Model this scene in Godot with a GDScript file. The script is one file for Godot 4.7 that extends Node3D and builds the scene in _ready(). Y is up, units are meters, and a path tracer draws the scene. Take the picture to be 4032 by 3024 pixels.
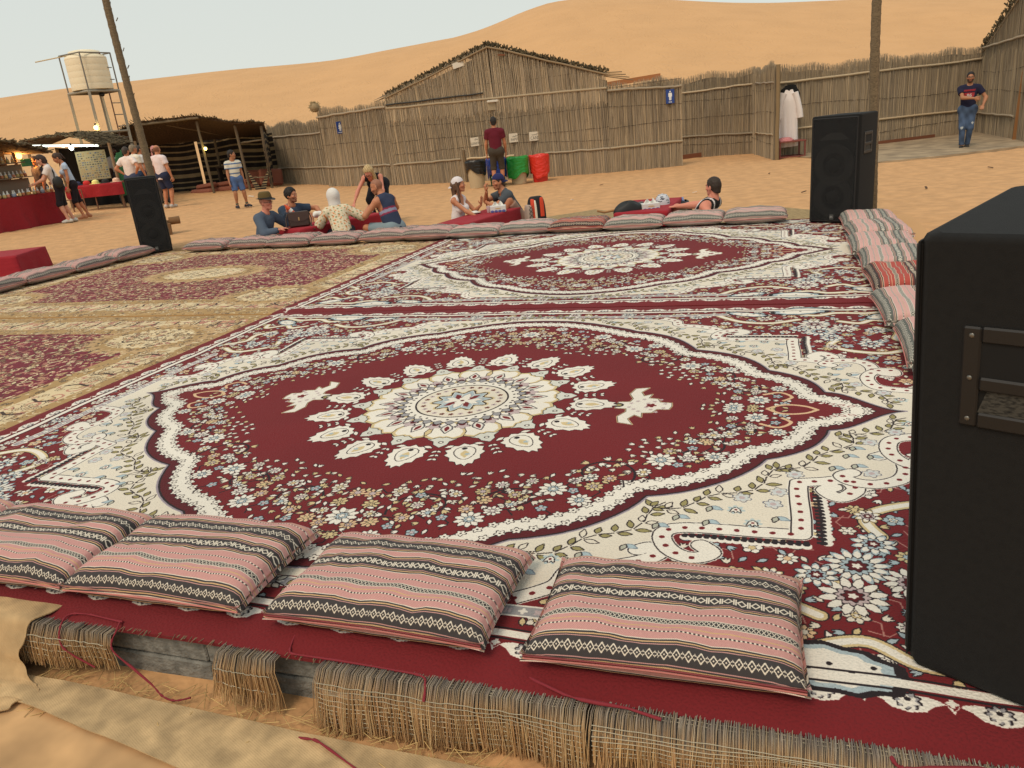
extends Node3D
# A carpeted seating platform in a desert camp: reed fences, a dune, a pale evening sky.

var rng := RandomNumberGenerator.new()
var used := {}
var mats := {}
const TURN := -0.3523                          # the carpets' turn about y
var RUG := Transform3D(Basis(Vector3.UP, TURN), Vector3(-0.294, 0, -4.161))


# ---------------------------------------------------------------- mesh builder
class MB:
	var v := PackedVector3Array()
	var n := PackedVector3Array()
	var t := PackedVector2Array()
	var c := PackedColorArray()
	var ix := PackedInt32Array()
	var col := Color.WHITE

	func add(p: Vector3, nn: Vector3, uv := Vector2.ZERO) -> int:
		v.append(p); n.append(nn); t.append(uv); c.append(col)
		return v.size() - 1

	func tri(a: int, b: int, d: int) -> void:   # counter-clockwise seen from outside
		ix.append(a); ix.append(d); ix.append(b)

	func quad(a: Vector3, b: Vector3, d: Vector3, e: Vector3, u0 := Vector2.ZERO, u1 := Vector2.ONE) -> void:
		var nn := (b - a).cross(d - a).normalized()
		var i := add(a, nn, Vector2(u0.x, u1.y))
		add(b, nn, Vector2(u1.x, u1.y)); add(d, nn, Vector2(u1.x, u0.y)); add(e, nn, Vector2(u0.x, u0.y))
		tri(i, i + 1, i + 2); tri(i, i + 2, i + 3)

	func smooth(v0: int, i0: int) -> void:
		for k in range(v0, v.size()):
			n[k] = Vector3.ZERO
		for k in range(i0, ix.size(), 3):
			var a := ix[k]; var b := ix[k + 2]; var d := ix[k + 1]
			var f := (v[b] - v[a]).cross(v[d] - v[a])
			n[a] += f; n[b] += f; n[d] += f
		for k in range(v0, v.size()):
			n[k] = n[k].normalized() if n[k].length_squared() > 1e-20 else Vector3.UP

	func grid(nu: int, nv: int, fn: Callable, uvs := Vector2.ONE, flip := false) -> void:
		var v0 := v.size(); var i0 := ix.size()
		for j in nv + 1:
			for i in nu + 1:
				add(fn.call(float(i) / nu, float(j) / nv), Vector3.UP, Vector2(float(i) / nu, float(j) / nv) * uvs)
		for j in nv:
			for i in nu:
				var a := v0 + j * (nu + 1) + i
				if flip:
					tri(a, a + nu + 2, a + 1); tri(a, a + nu + 1, a + nu + 2)
				else:
					tri(a, a + 1, a + nu + 2); tri(a, a + nu + 2, a + nu + 1)
		smooth(v0, i0)

	func box(ce: Vector3, s: Vector3, b := Basis(), bev := 0.0) -> void:
		var h := s * 0.5
		var e: float = min(bev, min(h.x, min(h.y, h.z)) * 0.9)
		for ax in 3:
			for sg in [-1.0, 1.0]:
				var u := Vector3.ZERO; var w := Vector3.ZERO; var nn := Vector3.ZERO
				nn[ax] = sg; u[(ax + 1) % 3] = 1.0; w[(ax + 2) % 3] = sg
				var hu: float = h[(ax + 1) % 3] - e; var hw: float = h[(ax + 2) % 3] - e
				var o := nn * h[ax]
				quad(ce + b * (o - u * hu - w * hw), ce + b * (o + u * hu - w * hw), ce + b * (o + u * hu + w * hw), ce + b * (o - u * hu + w * hw))
		if e > 0.0:
			for ax in 3:
				for s1 in [-1.0, 1.0]:
					for s2 in [-1.0, 1.0]:
						var n1 := Vector3.ZERO; var n2 := Vector3.ZERO; var d := Vector3.ZERO
						n1[(ax + 1) % 3] = s1; n2[(ax + 2) % 3] = s2; d[ax] = s1 * s2
						var l := h[ax] - e
						var p1 := n1 * h[(ax + 1) % 3] + n2 * (h[(ax + 2) % 3] - e)
						var p2 := n2 * h[(ax + 2) % 3] + n1 * (h[(ax + 1) % 3] - e)
						quad(ce + b * (p1 - d * l), ce + b * (p2 - d * l), ce + b * (p2 + d * l), ce + b * (p1 + d * l))
			for sx in [-1.0, 1.0]:
				for sy in [-1.0, 1.0]:
					for sz in [-1.0, 1.0]:
						var q := Vector3(sx * h.x, sy * h.y, sz * h.z)
						var a := ce + b * (q - Vector3(0, sy * e, sz * e)); var g := ce + b * (q - Vector3(sx * e, 0, sz * e)); var f := ce + b * (q - Vector3(sx * e, sy * e, 0))
						var nn := b * Vector3(sx, sy, sz).normalized()
						var i := add(a, nn); add(g, nn); add(f, nn)
						if sx * sy * sz > 0:
							tri(i, i + 1, i + 2)
						else:
							tri(i, i + 2, i + 1)

	func tube(pts: PackedVector3Array, rad, sides := 8, caps := true, vscale := 1.0) -> void:
		var m := pts.size(); var v0 := v.size(); var i0 := ix.size()
		var up := Vector3.UP
		var run := 0.0
		var d0 := (pts[1] - pts[0]).normalized()
		if absf(d0.dot(up)) > 0.9: up = Vector3.RIGHT
		var x := d0.cross(up).normalized()
		for k in m:
			var d := (pts[min(k + 1, m - 1)] - pts[max(k - 1, 0)]).normalized()
			x = (x - d * x.dot(d)).normalized()
			var y := d.cross(x)
			var r: float = rad[k] if rad is Array or rad is PackedFloat32Array else rad
			if k > 0: run += pts[k].distance_to(pts[k - 1])
			for s in sides + 1:
				var a := TAU * s / sides
				add(pts[k] + (x * cos(a) + y * sin(a)) * r, x * cos(a) + y * sin(a), Vector2(float(s) / sides, run * vscale))
		for k in m - 1:
			for s in sides:
				var a := v0 + k * (sides + 1) + s
				tri(a, a + 1, a + sides + 2); tri(a, a + sides + 2, a + sides + 1)
		if caps:
			for e in 2:
				var k := 0 if e == 0 else m - 1
				var d := (pts[1] - pts[0]).normalized() if e else (pts[0] - pts[1]).normalized()
				if e: d = (pts[m - 1] - pts[m - 2]).normalized()
				var b := add(pts[k], d)
				var first := v.size()
				for s in sides + 1:
					add(v[v0 + k * (sides + 1) + s], d)
				for s in sides:
					if e: tri(b, first + s, first + s + 1)
					else: tri(b, first + s + 1, first + s)

	func bar(a: Vector3, b: Vector3, r: float, sides := 8) -> void:
		tube(PackedVector3Array([a, b]), r, sides)

	func lathe(prof: PackedVector2Array, sides: int, x := Transform3D(), wob := 0.0) -> void:   # profile (radius, height), bottom to top
		var v0 := v.size(); var i0 := ix.size()
		for k in prof.size():
			for s in sides + 1:
				var a := TAU * s / sides
				var r := prof[k].x * (1.0 + wob * sin(a * 5.0 + k * 1.7) + wob * 0.6 * sin(a * 9.0 - k))
				add(x * Vector3(cos(a) * r, prof[k].y, -sin(a) * r), Vector3.UP, Vector2(float(s) / sides, float(k) / (prof.size() - 1)))
		for k in prof.size() - 1:
			for s in sides:
				var a := v0 + k * (sides + 1) + s
				tri(a, a + 1, a + sides + 2); tri(a, a + sides + 2, a + sides + 1)
		smooth(v0, i0)
		for k in prof.size():      # close the seam
			var a := v0 + k * (sides + 1)
			var nn := (n[a] + n[a + sides]).normalized()
			n[a] = nn; n[a + sides] = nn

	func ell(ce: Vector3, r: Vector3, b := Basis(), nu := 14, nv := 9) -> void:
		var v0 := v.size()
		for j in nv + 1:
			for i in nu + 1:
				var a := TAU * i / nu; var e := PI * (float(j) / nv - 0.5)
				var d := Vector3(cos(a) * cos(e), sin(e), -sin(a) * cos(e))
				add(ce + b * (d * r), (b * (d / r)).normalized(), Vector2(float(i) / nu, float(j) / nv))
		for j in nv:
			for i in nu:
				var a := v0 + j * (nu + 1) + i
				tri(a, a + 1, a + nu + 2); tri(a, a + nu + 2, a + nu + 1)

	func prism(poly: PackedVector2Array, z0: float, z1: float, x := Transform3D()) -> void:   # poly counter-clockwise in xy, front at z1
		var tr := Geometry2D.triangulate_polygon(poly)
		for f in 2:
			var z := z0 if f == 0 else z1
			var nn := x.basis * Vector3(0, 0, -1 if f == 0 else 1)
			var i := v.size()
			for p in poly:
				add(x * Vector3(p.x, p.y, z), nn.normalized(), p)
			for k in range(0, tr.size(), 3):
				var a := poly[tr[k]]; var b := poly[tr[k + 1]]; var d := poly[tr[k + 2]]
				var ccw := (b - a).cross(d - a) > 0
				if ccw == (f == 1): tri(i + tr[k], i + tr[k + 1], i + tr[k + 2])
				else: tri(i + tr[k], i + tr[k + 2], i + tr[k + 1])
		for k in poly.size():
			var a := poly[k]; var b := poly[(k + 1) % poly.size()]
			quad(x * Vector3(a.x, a.y, z0), x * Vector3(b.x, b.y, z0), x * Vector3(b.x, b.y, z1), x * Vector3(a.x, a.y, z1))

	func move(v0: int, x: Transform3D) -> void:
		for k in range(v0, v.size()):
			v[k] = x * v[k]; n[k] = (x.basis * n[k]).normalized()

	func mesh() -> ArrayMesh:
		var a := []
		a.resize(Mesh.ARRAY_MAX)
		a[Mesh.ARRAY_VERTEX] = v; a[Mesh.ARRAY_NORMAL] = n; a[Mesh.ARRAY_TEX_UV] = t; a[Mesh.ARRAY_COLOR] = c; a[Mesh.ARRAY_INDEX] = ix
		var m := ArrayMesh.new()
		m.add_surface_from_arrays(Mesh.PRIMITIVE_TRIANGLES, a)
		return m


# ---------------------------------------------------------------- scene helpers
func numbered(called: String) -> String:
	if used.has(called):
		used[called] += 1
		return "%s_%03d" % [called, used[called]]
	used[called] = 0
	return called

func tag(o: Node, label: String, category: String, group := "") -> Node:
	o.set_meta("label", label); o.set_meta("category", category)
	if group: o.set_meta("group", group)
	return o

func thing(called: String, label: String, category: String, at := Transform3D(), group := "") -> Node3D:
	var o := Node3D.new(); o.name = numbered(called); add_child(o); o.transform = at
	tag(o, label, category, group)
	return o

func put(called: String, mb, m: Material, parent: Node = self) -> MeshInstance3D:
	var o := MeshInstance3D.new()
	o.mesh = mb.mesh() if mb is MB else mb
	o.material_override = m
	o.name = numbered(called) if parent == self else called
	parent.add_child(o, true)
	return o

func struct(called: String, mb, m: Material) -> MeshInstance3D:
	var o := put(called, mb, m)
	o.set_meta("kind", "structure")
	return o

func stuff(called: String, mesh: Mesh, m: Material, xs: Array, cols: Array, parent: Node) -> MultiMeshInstance3D:
	var mm := MultiMesh.new()
	mm.transform_format = MultiMesh.TRANSFORM_3D
	mm.use_colors = cols.size() > 0
	mm.mesh = mesh
	mm.instance_count = xs.size()
	for k in xs.size():
		mm.set_instance_transform(k, xs[k])
		if cols.size() > 0: mm.set_instance_color(k, cols[k])
	var o := MultiMeshInstance3D.new()
	o.multimesh = mm; o.material_override = m
	o.name = called; o.set_meta("kind", "stuff")
	parent.add_child(o, true)
	return o

func dup(o: Node3D, at: Transform3D, label: String) -> Node3D:
	var r: Node3D = o.duplicate()
	r.name = numbered(String(o.name).rstrip("0123456789").trim_suffix("_"))
	add_child(r); r.transform = at
	r.set_meta("label", label)
	return r

func lin(r: float, g: float, b: float) -> Color:
	return Color(r / 255.0, g / 255.0, b / 255.0).srgb_to_linear()

func mat(key: String, r := 200.0, g := 200.0, b := 200.0, rough := 0.9, more := {}) -> StandardMaterial3D:
	if mats.has(key): return mats[key]
	var m := StandardMaterial3D.new()
	m.albedo_color = Color(r / 255.0, g / 255.0, b / 255.0)
	m.roughness = rough
	for k in more: m.set(k, more[k])
	mats[key] = m
	return m

func vmat(key: String, rough := 0.9, more := {}) -> StandardMaterial3D:   # coloured by its vertices
	var m := mat(key, 255, 255, 255, rough, more)
	m.vertex_color_use_as_albedo = true
	return m

func noise_image(size: int, freq: float, sd: int, kind := FastNoiseLite.TYPE_SIMPLEX_SMOOTH, oct := 4) -> Image:
	var f := FastNoiseLite.new()
	f.seed = sd; f.frequency = freq; f.noise_type = kind; f.fractal_octaves = oct
	return f.get_seamless_image(size, size)

func grey_tex(im: Image, lo: float, hi: float) -> ImageTexture:          # spreads an image's grey between lo and hi
	var o := Image.create(im.get_width(), im.get_height(), false, Image.FORMAT_RGB8)
	for y in im.get_height():
		for x in im.get_width():
			var g := lerpf(lo, hi, im.get_pixel(x, y).r)
			o.set_pixel(x, y, Color(g, g, g))
	return ImageTexture.create_from_image(o)

func normal_tex(im: Image, strength: float) -> ImageTexture:
	var o: Image = im.duplicate()
	o.convert(Image.FORMAT_RGBA8)
	o.bump_map_to_normal_map(strength)
	return ImageTexture.create_from_image(o)

func worldly(m: StandardMaterial3D, scale: Vector3, own := false) -> StandardMaterial3D:
	m.uv1_triplanar = true
	m.uv1_world_triplanar = not own
	m.uv1_scale = scale
	return m

func sand_y(x: float, z: float) -> float:
	var b := -0.15
	if x < 1.0: b += minf(0.025 * (1.0 - x), 0.35)
	if x > 2.0: b -= 0.005 * (minf(x, 30.0) - 2.0)
	var y := lerpf(-0.20, b, smoothstep(-4.0, -10.0, z))
	var q := Vector2(x + 0.294, z + 4.161).rotated(TURN)      # dug out under the platform
	var inside := minf(minf(q.x + 8.75, 3.2 - q.x), minf(q.y + 6.75, 2.0 - q.y))
	return lerpf(y, minf(y, -0.16), smoothstep(-0.05, 0.15, inside))

func on_sand(x: float, z: float, turn := 0.0) -> Transform3D:
	return Transform3D(Basis(Vector3.UP, turn), Vector3(x, sand_y(x, z), z))

func wobble(a: Vector3, b: Vector3, n: int, amp: float) -> PackedVector3Array:
	var p := PackedVector3Array()
	for k in n + 1:
		p.append(a.lerp(b, float(k) / n) + Vector3(rng.randf_range(-amp, amp), rng.randf_range(-amp, amp), rng.randf_range(-amp, amp)))
	return p

# ---------------------------------------------------------------- flat print: a canvas measured in metres
class Cv:
	var im: Image
	var s: float
	var w: int
	var h: int

	func _init(width: int, height: int, scale: float, back: Color) -> void:
		im = Image.create(width, height, false, Image.FORMAT_RGB8)
		w = width; h = height; s = scale
		im.fill(back)

	func poly(p: PackedVector2Array, col: Color) -> void:
		var m := p.size()
		var lo := 1e9; var hi := -1e9
		for q in p:
			lo = minf(lo, q.y); hi = maxf(hi, q.y)
		var y0: int = max(0, ceili(lo * s - 0.5)); var y1: int = min(h - 1, floori(hi * s - 0.5))
		if y1 < y0 and hi * s - lo * s > 0.4: y1 = y0
		for y in range(y0, y1 + 1):
			var yy := (y + 0.5) / s
			var xs: Array[float] = []
			for k in m:
				var a := p[k]; var b := p[(k + 1) % m]
				if (a.y <= yy) != (b.y <= yy):
					xs.append(a.x + (yy - a.y) / (b.y - a.y) * (b.x - a.x))
			xs.sort()
			for k in range(0, xs.size() - 1, 2):
				var a := roundi(xs[k] * s); var b := roundi(xs[k + 1] * s)
				if b <= a: b = a + 1
				im.fill_rect(Rect2i(a, y, b - a, 1), col)

	func disc(c: Vector2, r: float, col: Color) -> void:
		var y0: int = max(0, floori((c.y - r) * s)); var y1: int = min(h - 1, ceili((c.y + r) * s))
		for y in range(y0, y1 + 1):
			var d := r * r - pow((y + 0.5) / s - c.y, 2)
			if d > 0.0:
				var e := sqrt(d)
				var a := roundi((c.x - e) * s)
				im.fill_rect(Rect2i(a, y, max(1, roundi((c.x + e) * s) - a), 1), col)

	func stroke(p: PackedVector2Array, wd: float, col: Color, closed := false) -> void:
		var m := p.size()
		for k in (m if closed else m - 1):
			var a := p[k]; var b := p[(k + 1) % m]
			var d := (b - a).normalized().orthogonal() * wd * 0.5
			poly(PackedVector2Array([a + d, b + d, b - d, a - d]), col)
			if wd * s > 3.0: disc(b, wd * 0.5, col)

	func petals(c: Vector2, r: float, n: int, rot: float, dip: float, col: Color) -> void:
		var p := PackedVector2Array()
		var m := n * 5
		for k in m:
			var a := TAU * k / m
			p.append(c + Vector2.from_angle(a + rot) * r * (1.0 - dip * 1.25 * (1.0 - absf(cos(a * n * 0.5)))))
		poly(p, col)

	func spikes(c: Vector2, r: float, n: int, rot: float, dip: float, col: Color) -> void:
		var p := PackedVector2Array()
		for k in n * 4:
			var a := TAU * k / (n * 4)
			p.append(c + Vector2.from_angle(a + rot) * r * (1.0 - dip * [0.0, 0.35, 1.0, 0.35][k % 4]))
		poly(p, col)

	func flower(c: Vector2, r: float, n: int, rot: float, body: Color, mid: Color, line: Color) -> void:
		petals(c, r * 1.0 + 0.0045, n, rot, 0.3, line)
		petals(c, r * 0.98, n, rot, 0.3, body)
		if r > 0.02:
			for k in n:
				var d := Vector2.from_angle(rot + TAU * (k + 0.5) / n)
				stroke(PackedVector2Array([c + d * r * 0.3, c + d * r * 0.68]), 0.0035, line)
			petals(c, r * 0.46, maxi(5, n - 2), rot + 0.4, 0.3, line); petals(c, r * 0.40, maxi(5, n - 2), rot + 0.4, 0.3, mid)
		if r > 0.04:
			petals(c, r * 0.24, 5, rot, 0.4, line); petals(c, r * 0.19, 5, rot, 0.4, body)

	func leaf(a: Vector2, b: Vector2, wd: float, body: Color, line: Color) -> void:
		var d := (b - a).orthogonal().normalized() * wd
		var q := PackedVector2Array([a, a.lerp(b, 0.28) + d * 0.9, a.lerp(b, 0.55) + d, b, a.lerp(b, 0.55) - d, a.lerp(b, 0.28) - d * 0.9])
		if line.a > 0.0:
			stroke(q, 0.009, line, true)
		poly(q, body)

	func tulip(a: Vector2, ang: float, r: float, body: Color, line: Color) -> void:
		var d := Vector2.from_angle(ang) * r; var e := d.orthogonal()
		var q := PackedVector2Array([a - d * 0.2, a + e * 0.5 + d * 0.2, a + e * 0.75 + d * 1.3, a + e * 0.25 + d * 0.8, a + d * 1.45, a - e * 0.25 + d * 0.8, a - e * 0.75 + d * 1.3, a - e * 0.5 + d * 0.2])
		stroke(q, 0.008, line, true)
		poly(q, body)

func bez(a: Vector2, b: Vector2, bulge: float, n := 10) -> PackedVector2Array:
	var p := PackedVector2Array()
	var m := (a + b) * 0.5
	var out := (b - a).orthogonal().normalized()
	if out.dot(m) < 0: out = -out
	var q := m + out * bulge * 2.0
	for k in n:
		var f := float(k) / n
		p.append(a.lerp(q, f).lerp(q.lerp(b, f), f))
	return p

func resample(p: PackedVector2Array, step: float) -> PackedVector2Array:
	var o := PackedVector2Array([p[0]])
	var left := step
	for k in p.size() - 1:
		var a := p[k]; var b := p[k + 1]
		var l := a.distance_to(b)
		while l >= left and l > 0:
			a = a.lerp(b, left / l); l = a.distance_to(b); o.append(a); left = step
		left -= l
	return o

func curve(pts: PackedVector2Array) -> PackedVector2Array:      # a smooth line through the points
	var c := Curve2D.new()
	for k in pts.size():
		var t := (pts[min(k + 1, pts.size() - 1)] - pts[max(k - 1, 0)]) * 0.18
		c.add_point(pts[k], -t, t)
	return c.tessellate(4, 3.0)

func four(q: Image) -> ImageTexture:                            # a quarter, mirrored to the whole rug
	var w := q.get_width(); var h := q.get_height()
	var o := Image.create(w * 2, h * 2, false, Image.FORMAT_RGB8)
	var r: Image = q.duplicate()
	o.blit_rect(r, Rect2i(0, 0, w, h), Vector2i(w, h))
	r.flip_x()
	o.blit_rect(r, Rect2i(0, 0, w, h), Vector2i(0, h))
	r.flip_y()
	o.blit_rect(r, Rect2i(0, 0, w, h), Vector2i(0, 0))
	r.flip_x()
	o.blit_rect(r, Rect2i(0, 0, w, h), Vector2i(w, 0))
	return ImageTexture.create_from_image(o)

func spiral_vine(cv: Cv, c: Vector2, r: float, a0: float, dir: float, red: Color, line: Color, pal: Array) -> void:
	var p := PackedVector2Array()
	for k in 26:
		var f := k / 25.0
		p.append(c + Vector2.from_angle(a0 + dir * f * 4.6) * r * (1.0 - 0.72 * f))
	cv.stroke(p, 0.011, line)
	for k in range(0, 24, 2):
		var d := (p[k + 1] - p[k]).normalized()
		var sgn := 1.0 if k % 4 == 0 else -1.0
		var o := d.orthogonal() * sgn
		cv.tulip(p[k] + o * 0.016, o.angle() + dir * 0.4, 0.024, pal[k / 2 % 3], line)
	cv.flower(p[25], r * 0.22, 8, a0, pal[0], pal[3], line)

func red_carpet_print() -> ImageTexture:
	rng.seed = 11
	var W := 2.79; var H := 2.165
	var sc := 1024.0 / W
	var red := Color8(112, 24, 29); var deep := Color8(86, 17, 24); var white := Color8(228, 222, 210); var cream := Color8(220, 211, 194)
	var sandy := Color8(205, 184, 138); var blue := Color8(164, 180, 186); var grey := Color8(150, 148, 150); var ink := Color8(34, 24, 28); var olive := Color8(150, 140, 92); var peach := Color8(214, 180, 142); var rose := Color8(186, 168, 168)
	var cv := Cv.new(1024, ceili(H * sc), sc, red)
	var pal := [white, sandy, cream, blue, peach, rose]
	# outer scallops along both edges
	for side in 2:
		var edge := 1.99 if side == 0 else 2.625
		var upto := 2.66 if side == 0 else 2.0
		var k := 0
		while k * 0.204 < upto + 0.1:
			var a := k * 0.204
			var f := func(x: float, y: float) -> Vector2: return Vector2(x, edge + y) if side == 0 else Vector2(edge + y, x)
			var zig := PackedVector2Array()
			for q in [[-0.102, 0.06], [-0.088, 0.03], [-0.06, 0.044], [-0.04, 0.066], [0.0, 0.076], [0.04, 0.066], [0.06, 0.044], [0.088, 0.03], [0.102, 0.06], [0.102, 0.042], [0.075, 0.02], [0.045, 0.012], [-0.045, 0.012], [-0.075, 0.02], [-0.102, 0.05]]:
				zig.append(f.call(a + q[0], q[1]))
			cv.poly(zig, white)
			cv.petals(f.call(a, 0.034), 0.036, 9, 0.3, 0.25, ink); cv.petals(f.call(a, 0.036), 0.031, 9, 0.3, 0.3, grey); cv.petals(f.call(a, 0.04), 0.026, 7, 0.2, 0.4, white); cv.disc(f.call(a, 0.03), 0.008, ink)
			cv.petals(f.call(a + 0.102, 0.022), 0.016, 4, 0, 0.4, white)
			k += 1
	# inner border ground, then flowers strewn over all the red outside the field
	cv.poly(PackedVector2Array([Vector2(0, 0), Vector2(2.625, 0), Vector2(2.625, 1.99), Vector2(0, 1.99)]), red)
	var placed: Array[Vector2] = []
	for tries in 5200:
		var q := Vector2(rng.randf_range(0.0, 2.56), rng.randf_range(0.0, 1.94))
		if q.y < 1.2 and q.x < 1.75: continue
		var big := tries < 900
		var need := 0.088 if big else 0.047
		var far := true
		for e in placed:
			if absf(e.x - q.x) < need and absf(e.y - q.y) < need and e.distance_to(q) < need:
				far = false; break
		if not far: continue
		placed.append(q)
		var rot := rng.randf() * TAU
		if big:
			cv.stroke(PackedVector2Array([q, q + Vector2.from_angle(rot) * 0.07, q + Vector2.from_angle(rot + 0.5) * 0.11]), 0.005, Color8(170, 120, 110))
			cv.flower(q, rng.randf_range(0.028, 0.042), 5 + rng.randi() % 4, rot, pal[rng.randi() % 5], pal[(rng.randi() + 3) % 6], ink)
		elif rng.randf() < 0.5: cv.tulip(q, rot, 0.021, pal[rng.randi() % 4], ink)
		else: cv.leaf(q, q + Vector2.from_angle(rot) * 0.04, 0.009, pal[rng.randi() % 4], ink)
	# arching cream ribbons and large rosettes of the corners
	for a in [[[2.45, 1.02], [2.3, 0.93], [2.12, 0.98], [2.02, 1.08], [2.06, 1.2]], [[1.28, 1.86], [1.36, 1.74], [1.5, 1.64], [1.68, 1.62], [1.84, 1.7]], [[1.75, 1.9], [1.95, 1.8], [2.1, 1.88], [2.3, 1.86], [2.45, 1.93]], [[2.3, 1.5], [2.42, 1.38], [2.4, 1.22], [2.52, 1.12]], [[2.1, 1.66], [2.22, 1.6], [2.32, 1.68], [2.46, 1.6], [2.52, 1.7]]]:
		var p := PackedVector2Array()
		for q in a: p.append(Vector2(q[0], q[1]))
		p = curve(p)
		cv.stroke(p, 0.06, ink); cv.stroke(p, 0.05, sandy); cv.stroke(p, 0.028, white)
	for a in [[1.86, 1.93, 0.2, 0.1, 0.15], [1.5, 1.86, 0.15, 0.055, -0.25], [2.38, 1.78, 0.13, 0.07, 0.6]]:
		for k in 3:
			var p := PackedVector2Array()
			for e in 22:
				var an := TAU * e / 22.0
				var rr := 1.0 - 0.17 * k + (0.10 if e % 2 == 0 else 0.0)
				p.append(Vector2(a[0], a[1]) + Vector2(cos(an) * a[2] * rr, sin(an) * a[3] * rr).rotated(a[4]))
			cv.poly(p, [ink, blue, white][k])
		for e in 5: cv.disc(Vector2(a[0] + (e - 2) * a[2] * 0.28, a[1] + (e % 2) * 0.03 - 0.012), 0.008, ink)
	for a in [[1.968, 1.405, 0.11, 14, 0], [1.943, 1.581, 0.105, 12, 1], [2.031, 1.255, 0.075, 10, 0], [1.842, 1.475, 0.07, 10, 0], [2.12, 1.48, 0.085, 12, 1], [2.25, 1.12, 0.08, 9, 0], [1.62, 1.74, 0.06, 8, 2], [1.7, 1.5, 0.045, 8, 2], [2.03, 1.06, 0.05, 8, 2], [2.3, 1.42, 0.07, 10, 0], [1.15, 1.8, 0.06, 10, 0], [0.62, 1.9, 0.055, 9, 0], [0.2, 1.9, 0.055, 9, 1], [2.52, 0.5, 0.055, 9, 0], [2.52, 0.12, 0.055, 9, 1]]:
		var q := Vector2(a[0], a[1])
		var r: float = a[2]
		cv.spikes(q, r + 0.006, a[3], 0.3, 0.38, ink); cv.spikes(q, r, a[3], 0.3, 0.38, [blue, white, sandy][a[4]]); cv.spikes(q, r * 0.86, a[3], 0.3, 0.36, white)
		for k in int(a[3]):
			var d := Vector2.from_angle(0.3 + TAU * (k + 0.5) / a[3])
			cv.stroke(PackedVector2Array([q + d * r * 0.4, q + d * r * 0.68]), 0.004, ink)
		cv.spikes(q, r * 0.56, a[3], 0.1, 0.25, ink); cv.spikes(q, r * 0.5, a[3], 0.1, 0.25, blue if a[4] == 0 else rose)
		cv.petals(q, r * 0.36, 7, 0.5, 0.3, ink); cv.petals(q, r * 0.31, 7, 0.5, 0.3, deep); cv.petals(q, r * 0.16, 5, 0.1, 0.4, white)
	# narrow grey strips and the ruled line of the border
	for st in [[Vector2(0, 1.835), Vector2(1.34, 1.85)], [Vector2(2.43, 0), Vector2(2.44, 0.86)]]:
		cv.stroke(PackedVector2Array(st), 0.062, white); cv.stroke(PackedVector2Array(st), 0.046, grey)
		for k in 26:
			var q: Vector2 = st[0].lerp(st[1], (k + 0.5) / 26.0)
			cv.petals(q, 0.017, 4, 0.78 * (k % 2), 0.5, white if k % 2 == 0 else rose)
	cv.stroke(PackedVector2Array([Vector2(0, 1.965), Vector2(2.6, 1.965)]), 0.034, white)
	cv.stroke(PackedVector2Array([Vector2(2.6, 0), Vector2(2.6, 1.965)]), 0.034, white)
	cv.stroke(PackedVector2Array([Vector2(0, 1.942), Vector2(2.575, 1.942)]), 0.009, ink)
	cv.stroke(PackedVector2Array([Vector2(2.575, 0), Vector2(2.575, 1.942)]), 0.009, ink)
	cv.stroke(PackedVector2Array([Vector2(0, 1.99), Vector2(2.62, 1.99)]), 0.008, ink)
	cv.stroke(PackedVector2Array([Vector2(2.625, 0), Vector2(2.625, 1.99)]), 0.008, ink)
	# the pale ground with its dotted scrolls
	var ground := PackedVector2Array()
	for q in [[0, 0], [0, 1.8], [0.55, 1.79], [0.9, 1.75], [1.0, 1.69], [1.04, 1.58], [1.16, 1.545], [1.26, 1.5], [1.335, 1.41], [1.3, 1.3], [1.36, 1.245], [1.8, 1.225], [1.8, 0.81], [1.96, 0.77], [2.02, 0.79], [2.1, 0.79], [2.19, 0.72], [2.21, 0.6], [2.17, 0.48], [2.19, 0.35], [2.3, 0.3], [2.4, 0.28], [2.4, 0]]:
		ground.append(Vector2(q[0], q[1]))
	cv.poly(ground, cream)
	# tooth edge outside the angle
	for k in 17:
		var x := 1.4 + k * 0.026
		cv.disc(Vector2(x, 1.305), 0.019, white); cv.disc(Vector2(x, 1.292), 0.0135, ink); cv.stroke(PackedVector2Array([Vector2(x, 1.27), Vector2(x, 1.295)]), 0.017, ink)
		var y := 0.86 + k * 0.026
		cv.disc(Vector2(1.885, y), 0.019, white); cv.disc(Vector2(1.872, y), 0.0135, ink); cv.stroke(PackedVector2Array([Vector2(1.85, y), Vector2(1.875, y)]), 0.017, ink)
	for a in [[[0.9, 1.78], [1.01, 1.69], [1.045, 1.58], [1.16, 1.545], [1.27, 1.49], [1.325, 1.43], [1.29, 1.395], [1.25, 1.42]], [[1.46, 1.35], [1.5, 1.4], [1.44, 1.44], [1.37, 1.41], [1.325, 1.34], [1.325, 1.275], [1.385, 1.238], [1.55, 1.23], [1.8, 1.225]], [[1.8, 1.225], [1.8, 1.0], [1.8, 0.815], [1.88, 0.795], [1.97, 0.775], [2.01, 0.85], [1.95, 0.925], [1.9, 0.87], [1.93, 0.84]], [[2.0, 0.7], [1.965, 0.735], [2.01, 0.785], [2.1, 0.79], [2.185, 0.725], [2.21, 0.6], [2.17, 0.505], [2.115, 0.53]], [[2.26, 0.56], [2.31, 0.55], [2.3, 0.61], [2.22, 0.59], [2.17, 0.48], [2.195, 0.35], [2.29, 0.305], [2.4, 0.29]]]:
		var p := PackedVector2Array()
		for q in a: p.append(Vector2(q[0], q[1]))
		var sm := curve(p)
		if a[0][1] == 1.225: sm = PackedVector2Array([p[0], p[1]]) + curve(p.slice(2))
		cv.stroke(sm, 0.084, white); cv.stroke(sm, 0.076, ink); cv.stroke(sm, 0.066, white)
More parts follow.
